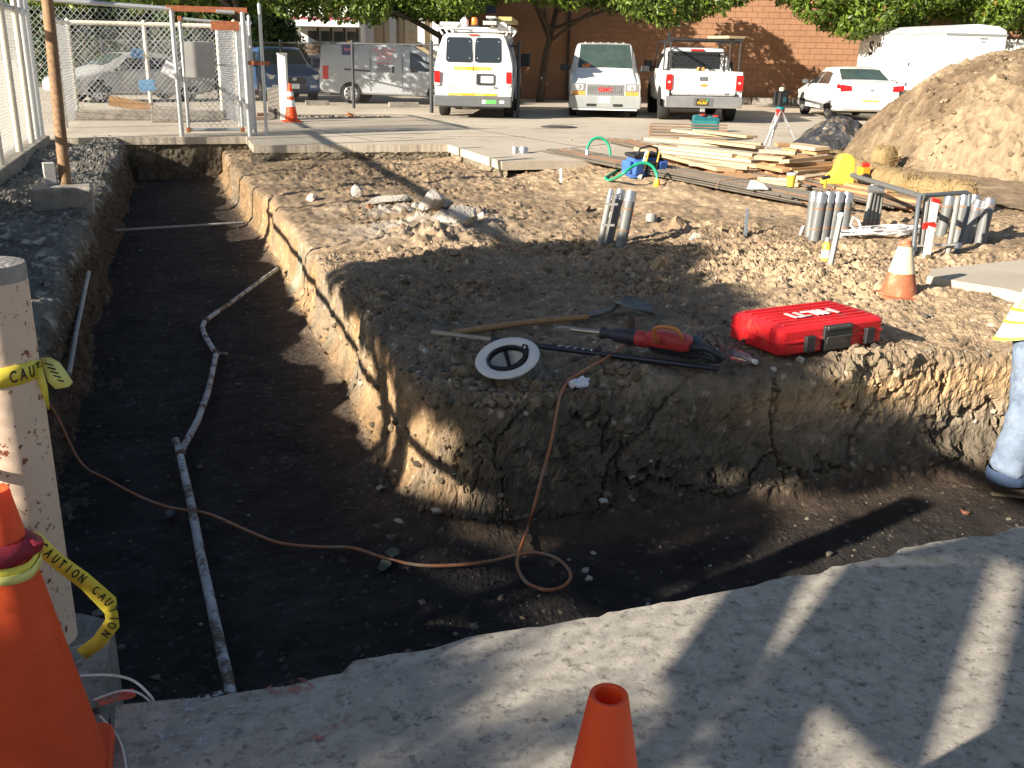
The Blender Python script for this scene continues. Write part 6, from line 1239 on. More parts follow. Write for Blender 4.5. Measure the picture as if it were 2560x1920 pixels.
tg = MB(); tg.prism([(.0, y, z) for y, z in rr2(1.62, .60, .02)], (.07, 0, 0)); q = tg.build('tailgate', M_vwhite, o, bevel=.012, loc=(0, 0, .97)); face_patch('tailgate_handle', M_bump, q, -.002, .02, .12, .21, .10, .015, .02); 
MB().prism([(-.004, y, z-.04) for y, z in ((-.12, -.02), (-.055, -.02), (-.045, -.045), (.045, -.045), (.055, -.02), (.12, -.02), (.10, .02), (.05, .02), (.04, .045), (-.04, .045), (-.05, .02), (-.10, .02))], (-.008, 0, 0)).build('emblem', mat('gold_emblem', (.70, .45, .15), rough=.3, metal=.6), q); lettering('026', .085, M_bump, q, (-.006, -.60, -.235), (0, -1, 0), (0, 0, 1), .001, name='fleet_number')
for sg in (1, -1):
    f = face_patch('tail_lamp', M_tail, o, .01, sg*.895, 1.0, .17, .38, .05, .03); face_patch('reverse_lens', M_lens, f, -.042, sg*.89, 1.0, .07, .05, .004, .02)
bp_ = MB(); bp_.prism([(.02, y, z) for y, z in rr2(1.96, .28, .03)], (-.18, 0, 0)); q = bp_.build('bumper', M_chrome, o, bevel=.02, loc=(0, 0, .52)); face_patch('bumper_step', M_bump, q, -.162, .0, .0, .5, .2, .004, .01); f = face_patch('number_plate', mat('plate_dark', (.04, .03, .02), rough=.4, bump=0), q, -.168, .03, .0, .31, .165, .005, .01); lettering('STLCRET', .085, mat('plate_yellow', (.85, .60, .05), rough=.4, bump=0), f, (-.176, .03, -.02), (0, -1, 0), (0, 0, 1), .0015, name='plate_number', xs=.76); lettering('CALIFORNIA', .03, _M['plate_yellow'], f, (-.176, .03, .055), (0, -1, 0), (0, 0, 1), name='plate_header'); face_patch('registration_tab', mat('green_tab', (.05, .4, .2), rough=.5), f, -.174, -.09, .05, .05, .035, .002, .002)
MB().box((.0, .0, .33), (.22, .12, .10)).build('tow_hitch', M_rim, o, bevel=.01); MB().box((2.8, 0, .42), (5.2, 1.6, .16)).build('underbody', M_under, o)
Cb = Body([(2.05, .50, 1.22, 1.80, .99, 1.0, .76, .04), (2.2, .45, 1.22, 1.86, 1.0, 1.01, .78, 0), (3.6, .45, 1.22, 1.86, 1.0, 1.01, .78, 0), (4.25, .45, 1.16, 1.26, 1.0, 1.0, .84, 0), (5.55, .45, 1.02, 1.14, .98, .98, .86, 0), (5.75, .5, .85, 1.0, .94, .94, .82, 0)])
Cb.shell('cab', M_vwhite, o); face_patch('rear_window', M_glass, o, 2.05, 0, 1.53, 1.30, .40, .02, .05, .04, zr=.8); face_patch('cab_lamp', M_tail, o, 2.08, -.02, 1.80, .36, .05, .03, .015); Cb.top('windscreen', M_glassg, o, 3.65, 4.2, .95, .98)
for sg in (1, -1): Cb.side('side_window', M_glass, o, sg, [(2.3, .15, .85), (2.85, .15, .85)]); Cb.side('side_window', M_glass, o, sg, [(2.95, .15, .85), (3.55, .15, .85), (3.85, .15, .4)]); mirror(o, 3.75, sg*1.0, 1.36, sg, s=(.12, .24, .30))
gd = MB(); 
for i in range(20): y_ = -.72+1.44*i/19; gd.bar((1.96, y_-.10, 1.28), (1.96, y_+.10, 1.72), .008, .012); gd.bar((1.965, y_+.10, 1.28), (1.965, y_-.10, 1.72), .008, .012)
gd.box((1.96, 0, 1.74), (.05, 1.56, .05)); gd.box((1.96, .76, 1.5), (.05, .05, .5)); gd.box((1.96, -.76, 1.5), (.05, .05, .5)); gd.build('headache_rack', M_trim, o)
rk = MB()
for sg in (1, -1):
    rk.tube([(.25, sg*.88, 1.27), (.25, sg*.88, 2.0)], .022, 8); rk.tube([(1.9, sg*.88, 1.27), (1.9, sg*.88, 2.0)], .022, 8); rk.bar((.1, sg*.88, 2.0), (4.2, sg*.88, 2.02), .05, .05); rk.tube([(3.95, sg*.88, 2.0), (4.4, sg*.95, 1.2)], .02, 8)
rk.tube([(.22, -.92, 2.03), (.22, .92, 2.03)], .04, 10); rk.tube([(1.95, -.92, 2.03), (1.95, .92, 2.03)], .03, 10); rk.build('ladder_rack', M_trim, o); MB().bar((.3, .94, 1.9), (.3, .94, 2.2), .06, .06).build('rack_end_post', M_trim, o)
tl = thing('roof_board', 'short sawn board lying on the pickup ladder rack', 'board', loc+dv*.3+Vector((0, 0, 2.07)), PARK); MB().box((.3, -.55, .04), (.9, .5, .06), rot=(0, 0, .5)).build('board', M_wood[0], tl)
gn = thing('engine_tool', 'tan portable engine tool standing in the pickup bed', 'power tool', loc+dv*1.1+Vector((0, 0, .75)), PARK); MB().box((0, -.02, .55), (.25, .20, .14)).build('tank', mat('tan_tank', (.50, .28, .10), rough=.5), gn, bevel=.03); MB().box((0, 0, .32), (.28, .34, .40)).build('motor', M_trim, gn, bevel=.03); MB().tube([(0, .2, .45), (0, .26, .6), (0, -.2, .62), (0, -.34, .45)], .018, 8).build('handle', M_trim, gn)
for x_ in (1.25, 4.75):
    for sg in (1, -1): arch(o, x_, sg*1.015, .47, sg); wheel(o, x_, sg*.88, .40, .27, sg, spokes=6)

# ---- sedan family
def sedan(name, label, loc, rz, m, rear=True):
    o = thing(name, label, 'car', loc, rz); Bd = Body([(-2.40, .38, .70, .88, .80, .82, .72, .0), (-2.28, .28, .88, 1.02, .88, .89, .78, 0), (-1.75, .24, .93, 1.06, .90, .91, .76, 0), (-1.0, .22, .93, 1.39, .905, .91, .62, 0), (-.5, .22, .92, 1.44, .905, .91, .60, 0), (.35, .22, .91, 1.42, .905, .91, .60, 0), (1.15, .22, .86, 1.02, .90, .90, .74, 0), (2.05, .24, .72, .84, .87, .87, .74, 0), (2.38, .32, .56, .66, .76, .76, .62, 0)])
    Bd.shell('body', m, o, 40); Bd.top('rear_window', M_glassg, o, -1.68, -1.05, .93, .97, .012); Bd.top('windscreen', M_glassg, o, .42, 1.08, .96, .94, .012)
    for sg in (1, -1):
        Bd.side('side_window', M_glass, o, sg, [(-.08, .10, .86), (.35, .10, .84), (.85, .10, .35)]); Bd.side('side_window', M_glass, o, sg, [(-1.25, .12, .42), (-.9, .10, .84), (-.16, .10, .86)]); mirror(o, .72, sg*.88, .99, sg, M_bump, (.14, .17, .12))
        for x_ in (-.75, .15): MB().box((x_, sg*.917, .84), (.13, .02, .03)).build('door_handle', m, o, bevel=.008)
        for x_ in (-.12, 1.0, -1.2): MB().box((x_, sg*.907, .62), (.008, .012, .5)).build('door_seam', M_trim, o)
        f = MB().prism([(-2.33, sg*.86, .98), (-2.36, sg*.86, .80), (-2.36, sg*.55, .82), (-2.34, sg*.58, .95)], (-.06, 0, 0)).build('tail_lamp', M_tail, o); MB().box((-2.22, sg*.885, .92), (.22, .02, .12), rot=(0, .15, 0)).build('lamp_side', M_tail, f, bevel=.005)
        MB().box((2.15, sg*.72, .66), (.25, .25, .10), rot=(0, .25, sg*-.5)).build('headlamp', M_lens, o, bevel=.02)
    for x_ in (-1.42, 1.36):
        for sg in (1, -1): arch(o, x_, sg*.90, .36, sg); wheel(o, x_, sg*.80, .325, .21, sg, spokes=7)
    face_patch('badge', M_bump, o, -2.39, 0, .83, .12, .05, .01, .024); face_patch('number_plate', M_plate, o, -2.395, 0, .68, .32, .16, .01, .01); MB().box((-2.30, 0, .38), (.2, 1.5, .12)).build('lower_bumper', m, o, bevel=.03); MB().box((0, 0, .26), (4.0, 1.5, .1)).build('underbody', M_under, o)
    return o
r_l = W(2073, 298, 0); f_l = W(2008, 284, 0); hd_ = (f_l-r_l); hd_.z = 0; hd_.normalize(); rt_ = Vector((hd_.y, -hd_.x, 0)); rear_ax = r_l+rt_*.80
o = sedan('sedan', 'white sedan parked in front of the white trailer', rear_ax+hd_*1.42, math.atan2(hd_.y, hd_.x), M_vwhite)
face_patch('sticker', st1, o, -2.42, .10, .56, .30, .04, .004, .004); face_patch('sticker', st2, o, -2.42, -.14, .56, .16, .04, .004, .004)

# ---- enclosed trailer
def camxy(x, y, z=0): a, b = cam2site(x, y); return Vector((a, b, z))
cD = 29.6; kx = (2334-1280)/FPX*cD*1.0; c0 = camxy(kx, cD/math.cos(PITCH)*1.0, 0)
c0 = WD(2334, 300, 29.4); c0.z = 0
al = math.radians(13); d_cam = camxy(-math.sin(al), math.cos(al)); r_cam = camxy(math.cos(al), math.sin(al))
o = thing('enclosed_trailer', 'tall white enclosed cargo trailer with black lettering behind the mound', 'trailer', c0, math.atan2(d_cam.y, d_cam.x))
TW, TL, TZ0, TZ1 = 2.05, 4.6, .42, 2.62                # local +x away along the side, -y to the right
sec = []
for y, z in [(0, TZ0), (0, TZ1-.20), (-.06, TZ1-.07), (-.30, TZ1+.03), (-TW*.5, TZ1+.08), (-TW+.30, TZ1+.03), (-TW+.06, TZ1-.07), (-TW, TZ1-.20), (-TW, TZ0)]: sec.append((y, z))
vs = [(x, y, z) for x in (0, TL) for y, z in sec]; n = len(sec)
MB().add(vs, [tuple(range(n-1, -1, -1)), tuple(n+k for k in range(n))]+[(k, (k+1) % n, n+(k+1) % n, n+k) for k in range(n)]).build('box', M_vwhite, o, 35, bevel=.015)
MB().box((TL/2, -TW/2, TZ0+.03), (TL+.02, TW+.02, .08)).build('lower_rail', M_galv, o); MB().box((-.01, -TW/2, TZ1-.21), (.03, TW+.02, .05)).build('roof_trim', M_galv, o); MB().box((TL/2, .005, TZ1-.19), (TL, .025, .04)).build('roof_trim', M_galv, o)
MB().box((1.2, .008, 1.42), (.75, .02, 1.9)).build('side_door', M_vwhite, o, bevel=.006); MB().box((1.2, .02, 2.40), (.80, .03, .05)).build('door_drip_rail', M_galv, o)
for z_ in (1.55, .95): MB().box((1.62, .03, z_), (.06, .04, .10)).build('door_latch', M_bump, o)
M_let = mat('trailer_letters', (.06, .055, .06), rough=.5, bump=0); M_letg = mat('trailer_letters_pale', (.42, .42, .42), rough=.5, bump=0)
lettering('S', .62, M_let, o, (3.85, .006, 2.0), (-1, 0, 0), (0, 0, 1), .012, name='side_lettering'); lettering('ter', .30, M_let, o, (3.35, .006, 2.14), (-1, 0, 0), (0, 0, 1), .008, name='side_lettering'); lettering('916  380 7206', .22, M_let, o, (2.75, .006, .98), (-1, 0, 0), (0, 0, 1), .003, name='phone_number', xs=1.1)
for i, tx in enumerate(('General', 'Concrete', 'Foundation', 'Repair', 'Paving')): lettering(tx, .13, M_letg, o, (.85, .020, 2.1-.27*i), (-1, 0, 0), (0, 0, 1), name='service_list')
lettering('Southwest', .07, M_let, o, (-.004, -TW*.62, 2.30), (0, -1, 0), (0, 0, 1), name='end_lettering'); lettering('cargo', .06, M_let, o, (-.004, -TW*.62, 2.21), (0, -1, 0), (0, 0, 1), name='end_lettering')
for x_ in (2.0, 2.85): wheel(o, x_, -.10, .34, .2, 1, spokes=0)
wheel(o, 2.4, -TW+.1, .34, .2, -1, spokes=0)
c1 = WD(2500, 300, 33); c1.z = 0; o = thing('box_truck', 'white truck body just showing above the mound at right', 'truck', c1, math.atan2(d_cam.y, d_cam.x)); MB().box((2.2, -1.3, 1.45), (4.4, 2.1, 1.9)).build('box', M_vwhite, o, bevel=.04); MB().lathe([(.30, 0), (.30, .12)], 20, (0, -.12, 1.75), Matrix.Rotation(-math.pi/2, 3, 'Y')).build('tail_panel', M_bump, o); 
for x_ in (.8, 3.6): wheel(o, x_, -.35, .4, .25, 1, spokes=0); wheel(o, x_, -2.25, .4, .25, -1, spokes=0)

# ---- silver delivery van, side on
s0 = WD(800, 246, 31.6); s0.z = 0; hv = camxy(.995, -.10)-camxy(0, 0); hv.normalize()
o = thing('delivery_van', 'silver compact delivery van parked side on behind the black fence', 'van', s0, math.atan2(hv.y, hv.x))
# origin: rear end of the visible right side; body lies to the left (+y) of it
bo = thing('x', None, None); COL.objects.unlink(bo); bpy.data.objects.remove(bo)
Bd = Body([(.0, .42, 1.05, 1.72, .80, .83, .70, .06), (.12, .34, 1.05, 1.82, .83, .85, .72, .04), (.6, .30, 1.05, 1.86, .84, .855, .73, 0), (2.6, .28, 1.05, 1.85, .84, .855, .72, 0), (3.1, .28, 1.04, 1.76, .84, .855, .69, 0), (4.1, .28, 1.0, 1.16, .84, .85, .66, 0), (4.55, .30, .86, .96, .80, .80, .66, 0), (4.72, .36, .70, .78, .70, .70, .6, 0)])
def shift(q, dy=.855): q.location.y += dy; return q
def sh_(f, *a, **k): return shift(f(*a, **k))
sh_(Bd.shell, 'body', M_vgrey, o); 
for sg in (1, -1): sh_(Bd.side, 'side_window', M_glass, o, sg, [(2.95, .08, .84), (3.15, .02, .84), (3.5, .0, .80), (3.95, .0, .30)])
shift(Bd.top('windscreen', M_glassg, o, 3.12, 4.05, .95, .95))
sh_(MB().box((1.25, -.862, 1.03), (.85, .02, .05), rot=(0, .05, 0)).build, 'door_track', M_trim, o); sh_(MB().box((2.42, -.86, 1.07), (.07, .025, .20)).build, 'door_handle', M_trim, o, bevel=.02); sh_(MB().box((3.10, -.86, 1.06), (.24, .025, .13)).build, 'door_handle', M_trim, o, bevel=.03)
for x_ in (1.68, 2.72): sh_(MB().box((x_, -.852, 1.0), (.012, .02, 1.2)).build, 'door_seam', M_trim, o)
sh_(MB().box((.22, -.845, .94), (.20, .03, .42)).build, 'tail_lamp', M_tail, o, bevel=.02)
sh_(MB().box((.95, -.80, 1.60), (.38, .03, .36), rot=(.14, 0, 0)).build, 'sign_panel', mat('navy_sign', (.02, .025, .12), rough=.4, bump=0), o); M_pk = mat('pink_letters', (.62, .18, .20), rough=.5, bump=0); M_gt = mat('grey_letters', (.10, .10, .11), rough=.5, bump=0)
q = lettering('RSP', .14, M_pk, o, (.95, .855-.83, 1.66), (1, 0, 0), (0, .14, 1), .003, name='sign_lettering')
for i, tx in enumerate(('Refrigerated Storage', '916 378-2900', '800 352-3472', 'www.storagerentals.com')): lettering(tx, .115 if i < 3 else .07, M_pk, o, (2.15, .855-.845+.02*(1-i), 1.66-.13*i), (1, 0, 0), (0, .14, 1), .001, name='side_lettering', xs=.75)
for i, tx in enumerate(('Commercial', 'Residential', 'Storage Rental', 'Service Repair')): lettering(tx, .085, M_gt, o, (2.1, -.008, 1.24-.075*i), (1, 0, 0), (0, .05, 1), .001, name='side_lettering', xs=.85)
for x_ in (1.02, 3.85):
    for sg in (1, -1): shift(arch(o, x_, sg*.85, .36, sg)); shift(wheel(o, x_, sg*.77, .315, .19, sg, spokes=8))
shift(MB().box((2.3, 0, .32), (4.0, 1.4, .1)).build('underbody', M_under, o))

# ---- blue suv and pale cars farther back
def suv(name, label, loc, rz, m):
    o = thing(name, label, 'car', loc, rz); Bd = Body([(-2.25, .42, 1.02, 1.50, .84, .86, .70, .10), (-2.0, .30, 1.05, 1.66, .90, .91, .72, 0), (.1, .28, 1.04, 1.68, .91, .915, .70, 0), (.45, .28, 1.03, 1.62, .91, .915, .68, 0), (1.2, .28, .98, 1.12, .91, .91, .78, 0), (2.1, .30, .86, 1.0, .88, .88, .78, 0), (2.3, .40, .66, .80, .80, .80, .7, 0)])
    Bd.shell('body', m, o, 40); Bd.top('windscreen', M_glassg, o, .5, 1.15, .96, .95, .012)
    for sg in (1, -1):
        Bd.side('side_window', M_glass, o, sg, [(-1.9, .12, .8), (-.75, .1, .86)]); Bd.side('side_window', M_glass, o, sg, [(-.65, .1, .86), (.3, .1, .86), (.95, .1, .35)]); mirror(o, .85, sg*.9, 1.12, sg, m, (.14, .18, .14)); MB().box((2.15, sg*.66, .80), (.3, .34, .14), rot=(0, .2, sg*-.4)).build('headlamp', M_lens, o, bevel=.03); MB().box((2.27, sg*.62, .50), (.1, .2, .08)).build('fog_lamp', M_lens, o, bevel=.02)
    face_patch('grille', M_trim, o, 2.30, 0, .66, .75, .22, .03, .04, sgn=1); face_patch('lower_grille', M_trim, o, 2.30, 0, .44, .9, .12, .02, .03, sgn=1); face_patch('badge', M_chrome, o, 2.335, 0, .72, .13, .09, .01, .04, sgn=1); face_patch('number_plate', M_plate, o, 2.32, 0, .50, .30, .15, .02, .01, sgn=1)
    for x_ in (-1.33, 1.33):
        for sg in (1, -1): arch(o, x_, sg*.905, .40, sg); wheel(o, x_, sg*.81, .35, .22, sg, spokes=6)
    MB().box((0, 0, .32), (4.0, 1.5, .12)).build('underbody', M_under, o); return o
p_ = WD(700, 240, 33.5); p_.z = 0; hv = camxy(.42, -.9)-camxy(0, 0); suv('suv', 'dark blue car facing the viewer behind the black fence', p_, math.atan2(hv.y, hv.x), M_vblue)
p_ = WD(775, 232, 42); p_.z = 0; hv = camxy(-.9, -.2)-camxy(0, 0); sedan('parked_car', 'pale car mostly hidden behind the silver delivery van', p_, math.atan2(hv.y, hv.x), M_vsil)
p_ = WD(330, 236, 30.5); p_.z = 0; hv = camxy(-.72, -.7)-camxy(0, 0); sedan('parked_car', 'pale grey car standing behind the storage pen', p_, math.atan2(hv.y, hv.x), M_vsil)
# ================================================================== background: wall, buildings, fences, trees
we = Vector((math.cos(math.radians(-21.5)), math.sin(math.radians(-21.5)), 0)); wn = Vector((-we.y, we.x, 0))     # along wall, into wall
WP = W(1950, 262, 0)
def wall_s(u):                                   # distance along the wall under picture column u
    d = ray(u, 200); d = Vector((d.x, d.y)); n2 = Vector((wn.x, wn.y)); k = n2.dot(Vector((WP.x, WP.y)))/n2.dot(d); q = d*k; return (Vector((q.x, q.y, 0))-WP).dot(we)
S0, S1 = wall_s(1165), wall_s(2700)
bw = thing('block_wall_building', 'brown painted concrete block building behind the parked vehicles', 'building', WP, math.atan2(we.y, we.x))
M_blk_w = mat('brown_block', (.30, .155, .085), rough=.9, var=.14, vs=1.1, bump=.3, bs=40, pos=True, spot=[(.24, .12, .065), (.34, .18, .10)], spots=1.2, spotw=(.5, .8)); M_mort = mat('block_joint', (.28, .145, .08), rough=.95, var=.1)
MB().box(((S0+S1)/2, 2.0+.01, 3.4), (S1-S0, 4.0, 6.8)).build('wall', M_mort, bw)
BWd, BHt = .405, .203; mbk = bpy.data.meshes.new('block'); _t = MB().box((0, 0, 0), (BWd-.012, .03, BHt-.012)); mbk.from_pydata(_t.v, [], _t.f); mbk.materials.append(M_blk_w)
cells = []
for r_ in range(19):
    s_ = S0+(.2 if r_ % 2 else 0)
    while s_ < S1-.4: cells.append((s_+BWd/2, r_*BHt+BHt/2)); s_ += BWd
sc_ = wall_s(1985); cells.sort(key=lambda c: abs(c[0]-sc_)*.5+abs(c[1]-1.9)); rest = MB()
for i, (x, z) in enumerate(cells):
    if i < 290: q = bpy.data.objects.new('block', mbk); COL.objects.link(q); q.parent = bw; q.location = (x, .0+random.uniform(-.002, .002), z)
    else: rest.box((x, random.uniform(-.002, .002), z), (BWd-.012, .03, BHt-.012))
rest.build('blocks', M_blk_w, bw)['kind'] = 'stuff'
MB().box((wall_s(1418), -.08, 2.2), (.10, .10, 4.4)).build('downpipe', mat('dark_pipe', (.03, .022, .018), rough=.6), bw)
MB().box((S0+.6, -.06, 3.6), (1.0, .08, 1.1)).build('window', mat('blue_window', (.05, .09, .16), rough=.2), bw)
cs = thing('curb_stones', 'row of pale broken curb stones at the foot of the brown wall', 'curb', WP-wn*.35, math.atan2(we.y, we.x)); x = wall_s(1835)
while x < wall_s(1990): l_ = random.uniform(.5, .9); MB().box((x+l_/2, random.uniform(-.05, .05), .13), (l_-.04, .26, .26), rot=(0, 0, random.uniform(-.05, .05))).build('stone', M_curb, cs, bevel=.03); x += l_
pb = W(1985, 263, 0); pt_ = px_on(1996, 152, pb)-pb; o = thing('wheel_post', 'leaning brown steel post beside the white sedan', 'post', pb); MB().bar((0, 0, -.1), pt_, .16, .10).build('shaft', mat('post_brown', (.34, .20, .12), rough=.7, var=.2), o, bevel=.01)

# ---- far buildings at left
def facade(name, label, u0, u1, D, zt, m, depth=6):
    a, b = WD(u0, 200, D), WD(u1, 200, D); a.z = b.z = 0; e = b-a; L_ = e.length; e.normalize(); o = thing(name, label, 'building', a, math.atan2(e.y, e.x)); MB().box((L_/2, depth/2, zt/2), (L_, depth, zt)).build('wall', m, o); return o, L_
M_wstuc = mat('white_stucco', (.74, .73, .70), rough=.8, var=.05); M_tan = mat('tan_stucco', (.58, .46, .28), rough=.85, var=.08)
o, L_ = facade('white_building', 'white flat roofed building with pink stripe on its fascia', 757, 905, 47, 4.6, M_wstuc)
MB().box((L_/2-.2, -.5, 3.05), (L_+.6, 1.0, .75)).build('fascia', M_wstuc, o, bevel=.02); MB().box((L_/2-.2, -1.006, 3.02), (L_+.6, .02, .09)).build('stripe', mat('pink_stripe', (.55, .08, .13), rough=.5), o)
for i in range(4): q = MB().box((.55+.62*i, -.02, 1.75), (.40, .06, 1.5)).build('window', mat('shop_glass', (.06, .07, .08), rough=.1, bump=0), o); MB().box((.55+.62*i+.28, -.06, 1.7), (.07, .08, 1.9)).build('mullion', M_trim, q)
MB().prism([(2.05, -.12, 1.45), (2.5, -.12, 1.45), (2.28, -.12, 2.1)], (0, -.02, 0)).build('warning_sign', st2, o)
o, L_ = facade('tan_building', 'tan stucco building with pale columns behind the vending machine', 900, 1185, 49, 6.2, M_tan)
for u_, w_ in ((12, .45), (70, .3), (140, .35), (175, .3)): MB().box((u_/285*L_+.3, -.12, 2.6), (w_, .24, 5.2)).build('column', M_wstuc, o, bevel=.02)
for x_ in (1.6, 2.6, 3.9, 4.9): f = MB().box((x_, -.03, 2.6), (.75, .08, 1.9)).build('window', mat('window_frame', (.30, .26, .2), rough=.6), o); MB().box((x_, -.08, 2.6), (.6, .03, 1.7)).build('pane', _M['shop_glass'] if x_ > 3 else mat('curtain', (.62, .52, .34), rough=.8), f)
MB().box((1.5, -.06, 3.95), (3.2, .12, .45)).build('blue_sign', mat('blue_sign', (.06, .22, .45), rough=.5), o)
# vending machine
p_ = WD(1026, 190, 38.5); p_.z = 0; o = thing('vending_machine', 'red drink vending machine behind the silver van', 'vending machine', p_, YAW+.25)
M_vred = mat('vending_red', (.55, .02, .02), rough=.3, var=.15); MB().box((0, .4, .95), (1.0, .8, 1.9)).build('cabinet', M_vred, o, bevel=.03); MB().box((-.22, -.01, 1.05), (.20, .04, 1.5)).build('coin_panel', M_trim, o, bevel=.01); MB().prism([(-.02, -.012, 1.82), (.16, -.012, 1.82), (.30, -.012, 1.1), (.10, -.012, .5), (-.02, -.012, .9)], (0, -.015, 0)).build('white_swoosh', M_white, o); MB().box((.36, -.01, 1.3), (.2, .03, .8)).build('product_picture', mat('picture_dark', (.10, .02, .02), rough=.3), o); MB().box((-.4, -.01, 1.6), (.12, .02, .2)).build('price_panel', M_white, o)
# wooden fence
a, b = WD(120, 190, 45), WD(800, 190, 43); a.z = b.z = 0; e = b-a; L_ = e.length; o = thing('wooden_fence', 'weathered brown board fence far behind the cars at left', 'fence', a, math.atan2(e.y, e.x)); M_wf = mat('fence_boards', (.13, .085, .055), rough=.9, var=.35, vs=3, bump=.3)
x = 0; i = 0
while x < L_: MB().box((x+.14, random.uniform(-.01, .01), .95), (.27, .025, 1.9+random.uniform(-.04, .04))).build('board', M_wf, o); x += .285
MB().box((L_/2, -.04, 1.6), (L_, .05, .10)).build('rail', M_wf, o)
# ---- black chain link fence
M_bp = mat('black_post', (.035, .037, .042), rough=.5, var=.15)
b1, b2 = W(885, 271, 0), W(1079, 282, 0); e = (b2-b1); e.normalize(); o = thing('black_chain_fence', 'black chain link fence with round posts in front of the silver van', 'fence', b1, math.atan2(e.y, e.x)); sp_ = (b2-b1).length
for i in (-4, -3, -2, -1, 0, 1, 2): post(o, i*sp_, 0, 0, 1.86, .055 if i == 1 else .045, M_bp)
rail(o, (-4*sp_, 0, 1.80), (2*sp_, 0, 1.80), .025, M_bp, 'top_rail'); chain(o, (-4*sp_, 0), (2*sp_, 0), .05, 1.78, .085, .0022, M_wireb)
# ---- small things by the gate
def wstop(label, u0, v0, u1, v1):
    a, b = W(u0, v0, 0), W(u1, v1, 0); e = b-a; L_ = e.length; o = thing('wheel_stop', label, 'wheel stop', a, math.atan2(e.y, e.x)); MB().prism([(0, -.09, 0), (0, .09, 0), (0, .07, .14), (0, -.07, .14)], (L_, 0, 0)).build('block', M_curb, o, bevel=.015)
wstop('weathered concrete wheel stop below the rear of the silver van', 764, 263, 822, 263); wstop('pale concrete wheel stop below the front of the silver van', 972, 267, 1046, 267)
p_ = W(692, 299, 0); o = thing('grey_utility_box', 'grey weathered utility box with dark slot beside the white post', 'utility box', p_, YAW); MB().box((0, .1, .36), (.38, .25, .74)).build('box', mat('weathered_grey', (.19, .175, .15), rough=.8, var=.3, vs=6), o, bevel=.01); MB().box((-.02, -.03, .14), (.05, .02, .24)).build('slot', M_trim, o)
p_ = W(711, 300, 0); o = thing('white_post', 'square white post behind the far traffic cone', 'post', p_, YAW); MB().box((0, .1, .75), (.19, .19, 1.5)).build('shaft', mat('post_white', (.72, .71, .69), rough=.6, var=.12, spot=(.5, .45, .4), spots=6), o, bevel=.008); MB().box((0, .1, 1.5), (.21, .21, .04)).build('cap', M_white, o)
p_ = W(729, 304, 0); cone('traffic_cone', 'orange cone with two white collars far off beside the gate', p_, .85, .15, .035, ((.34, .49, M_refl), (.57, .67, M_refl)), base=.42)
for lab, u, v, s_, mm in (('broken tan brick at the gate foot', 655, 290, .13, mat('tan_brick', (.50, .32, .20), rough=.9)), ('pale brick lying flat right of the gate post', 652, 300, .15, mat('pale_brick', (.55, .42, .32), rough=.9))): p_ = W(u, v, 0); tag(MB().box((0, 0, .04), (.32, .14, .08), .3).build('brick', mm, None, bevel=.012, loc=p_), lab, 'brick')
wet = MB(); c_ = W(840, 292, 0); P = [(c_.x+1.6*math.cos(a)*(.8+.3*random.random()), c_.y+.42*math.sin(a)*(.7+.5*random.random())-.30*math.cos(a), .004) for a in np.linspace(0, 6.28, 22, endpoint=False)]; q = wet.add(P, [tuple(range(22))]).build('wet_patch', mat('wet_concrete', (.055, .045, .04), rough=.35, var=.4, vs=2)); q['kind'] = 'structure'
lt = MB(); R_ = random.Random(9)
for i in range(60): lt.box((c_.x+R_.uniform(-1.4, 1.3), c_.y+R_.uniform(-.35, .35), .02), (R_.uniform(.02, .14), R_.uniform(.02, .1), .02), R_.uniform(0, 3))
tag(lt.build('litter', mat('litter', (.35, .27, .2), rough=.8, var=.8, vs=3)), 'bits of litter and leaves on the wet patch', 'litter', kind='stuff')
p_ = c_+Vector((.35, 0, .0)); tag(MB().rock((0, 0, .05), .13, (1, .8, .5), 0, 12).build('rag', mat('orange_rag', (.62, .2, .06), rough=.8), None, 40, loc=p_), 'crumpled orange rag on the wet patch', 'rag')

# ---- trees
M_leaf = leafmat('leaves', 0, 0); M_bark = mat('bark', (.07, .05, .035), rough=.95, var=.35, vs=8, bump=.6, bs=25)
def leaves(blobs, seed, cols, shellf=.55):
    r = np.random.default_rng(seed); Vs, Cs = [], []
    for (c, rad, n, sz, sq) in blobs:
        d = r.normal(size=(n, 3)); d /= np.linalg.norm(d, axis=1, keepdims=True); rr_ = rad*(shellf+(1-shellf)*r.random(n)**.6)*(.82+.45*(fbm(d[:, 0]*2.2+c[0], d[:, 1]*2.2+d[:, 2]*1.7+c[1], seed, 3)-.3))
        p = np.array(c)+d*rr_[:, None]*np.array([1, 1, sq]); a = r.normal(size=(n, 3)); a /= np.linalg.norm(a, axis=1, keepdims=True); b = np.cross(a, d+.6*r.normal(size=(n, 3))); b /= np.linalg.norm(b, axis=1, keepdims=True)+1e-9
        s = sz*r.uniform(.6, 1.35, n)[:, None]; nn = np.cross(a, b); q = np.stack([p-a*s, p+b*s*.42+nn*s*.1, p+a*s, p-b*s*.42+nn*s*.1], 1); Vs.append(q.reshape(-1, 3))
        k = r.random(n); base = np.array(cols[0])*(1-k[:, None])+np.array(cols[1])*k[:, None]; base = np.where((r.random(n) > .985)[:, None], np.array([.22, .14, .03]), base); Cs.append(np.repeat(base*r.uniform(.7, 1.25, (n, 1)), 4, 0))
    V = np.concatenate(Vs); return V, np.arange(len(V)).reshape(-1, 4), np.concatenate(Cs)
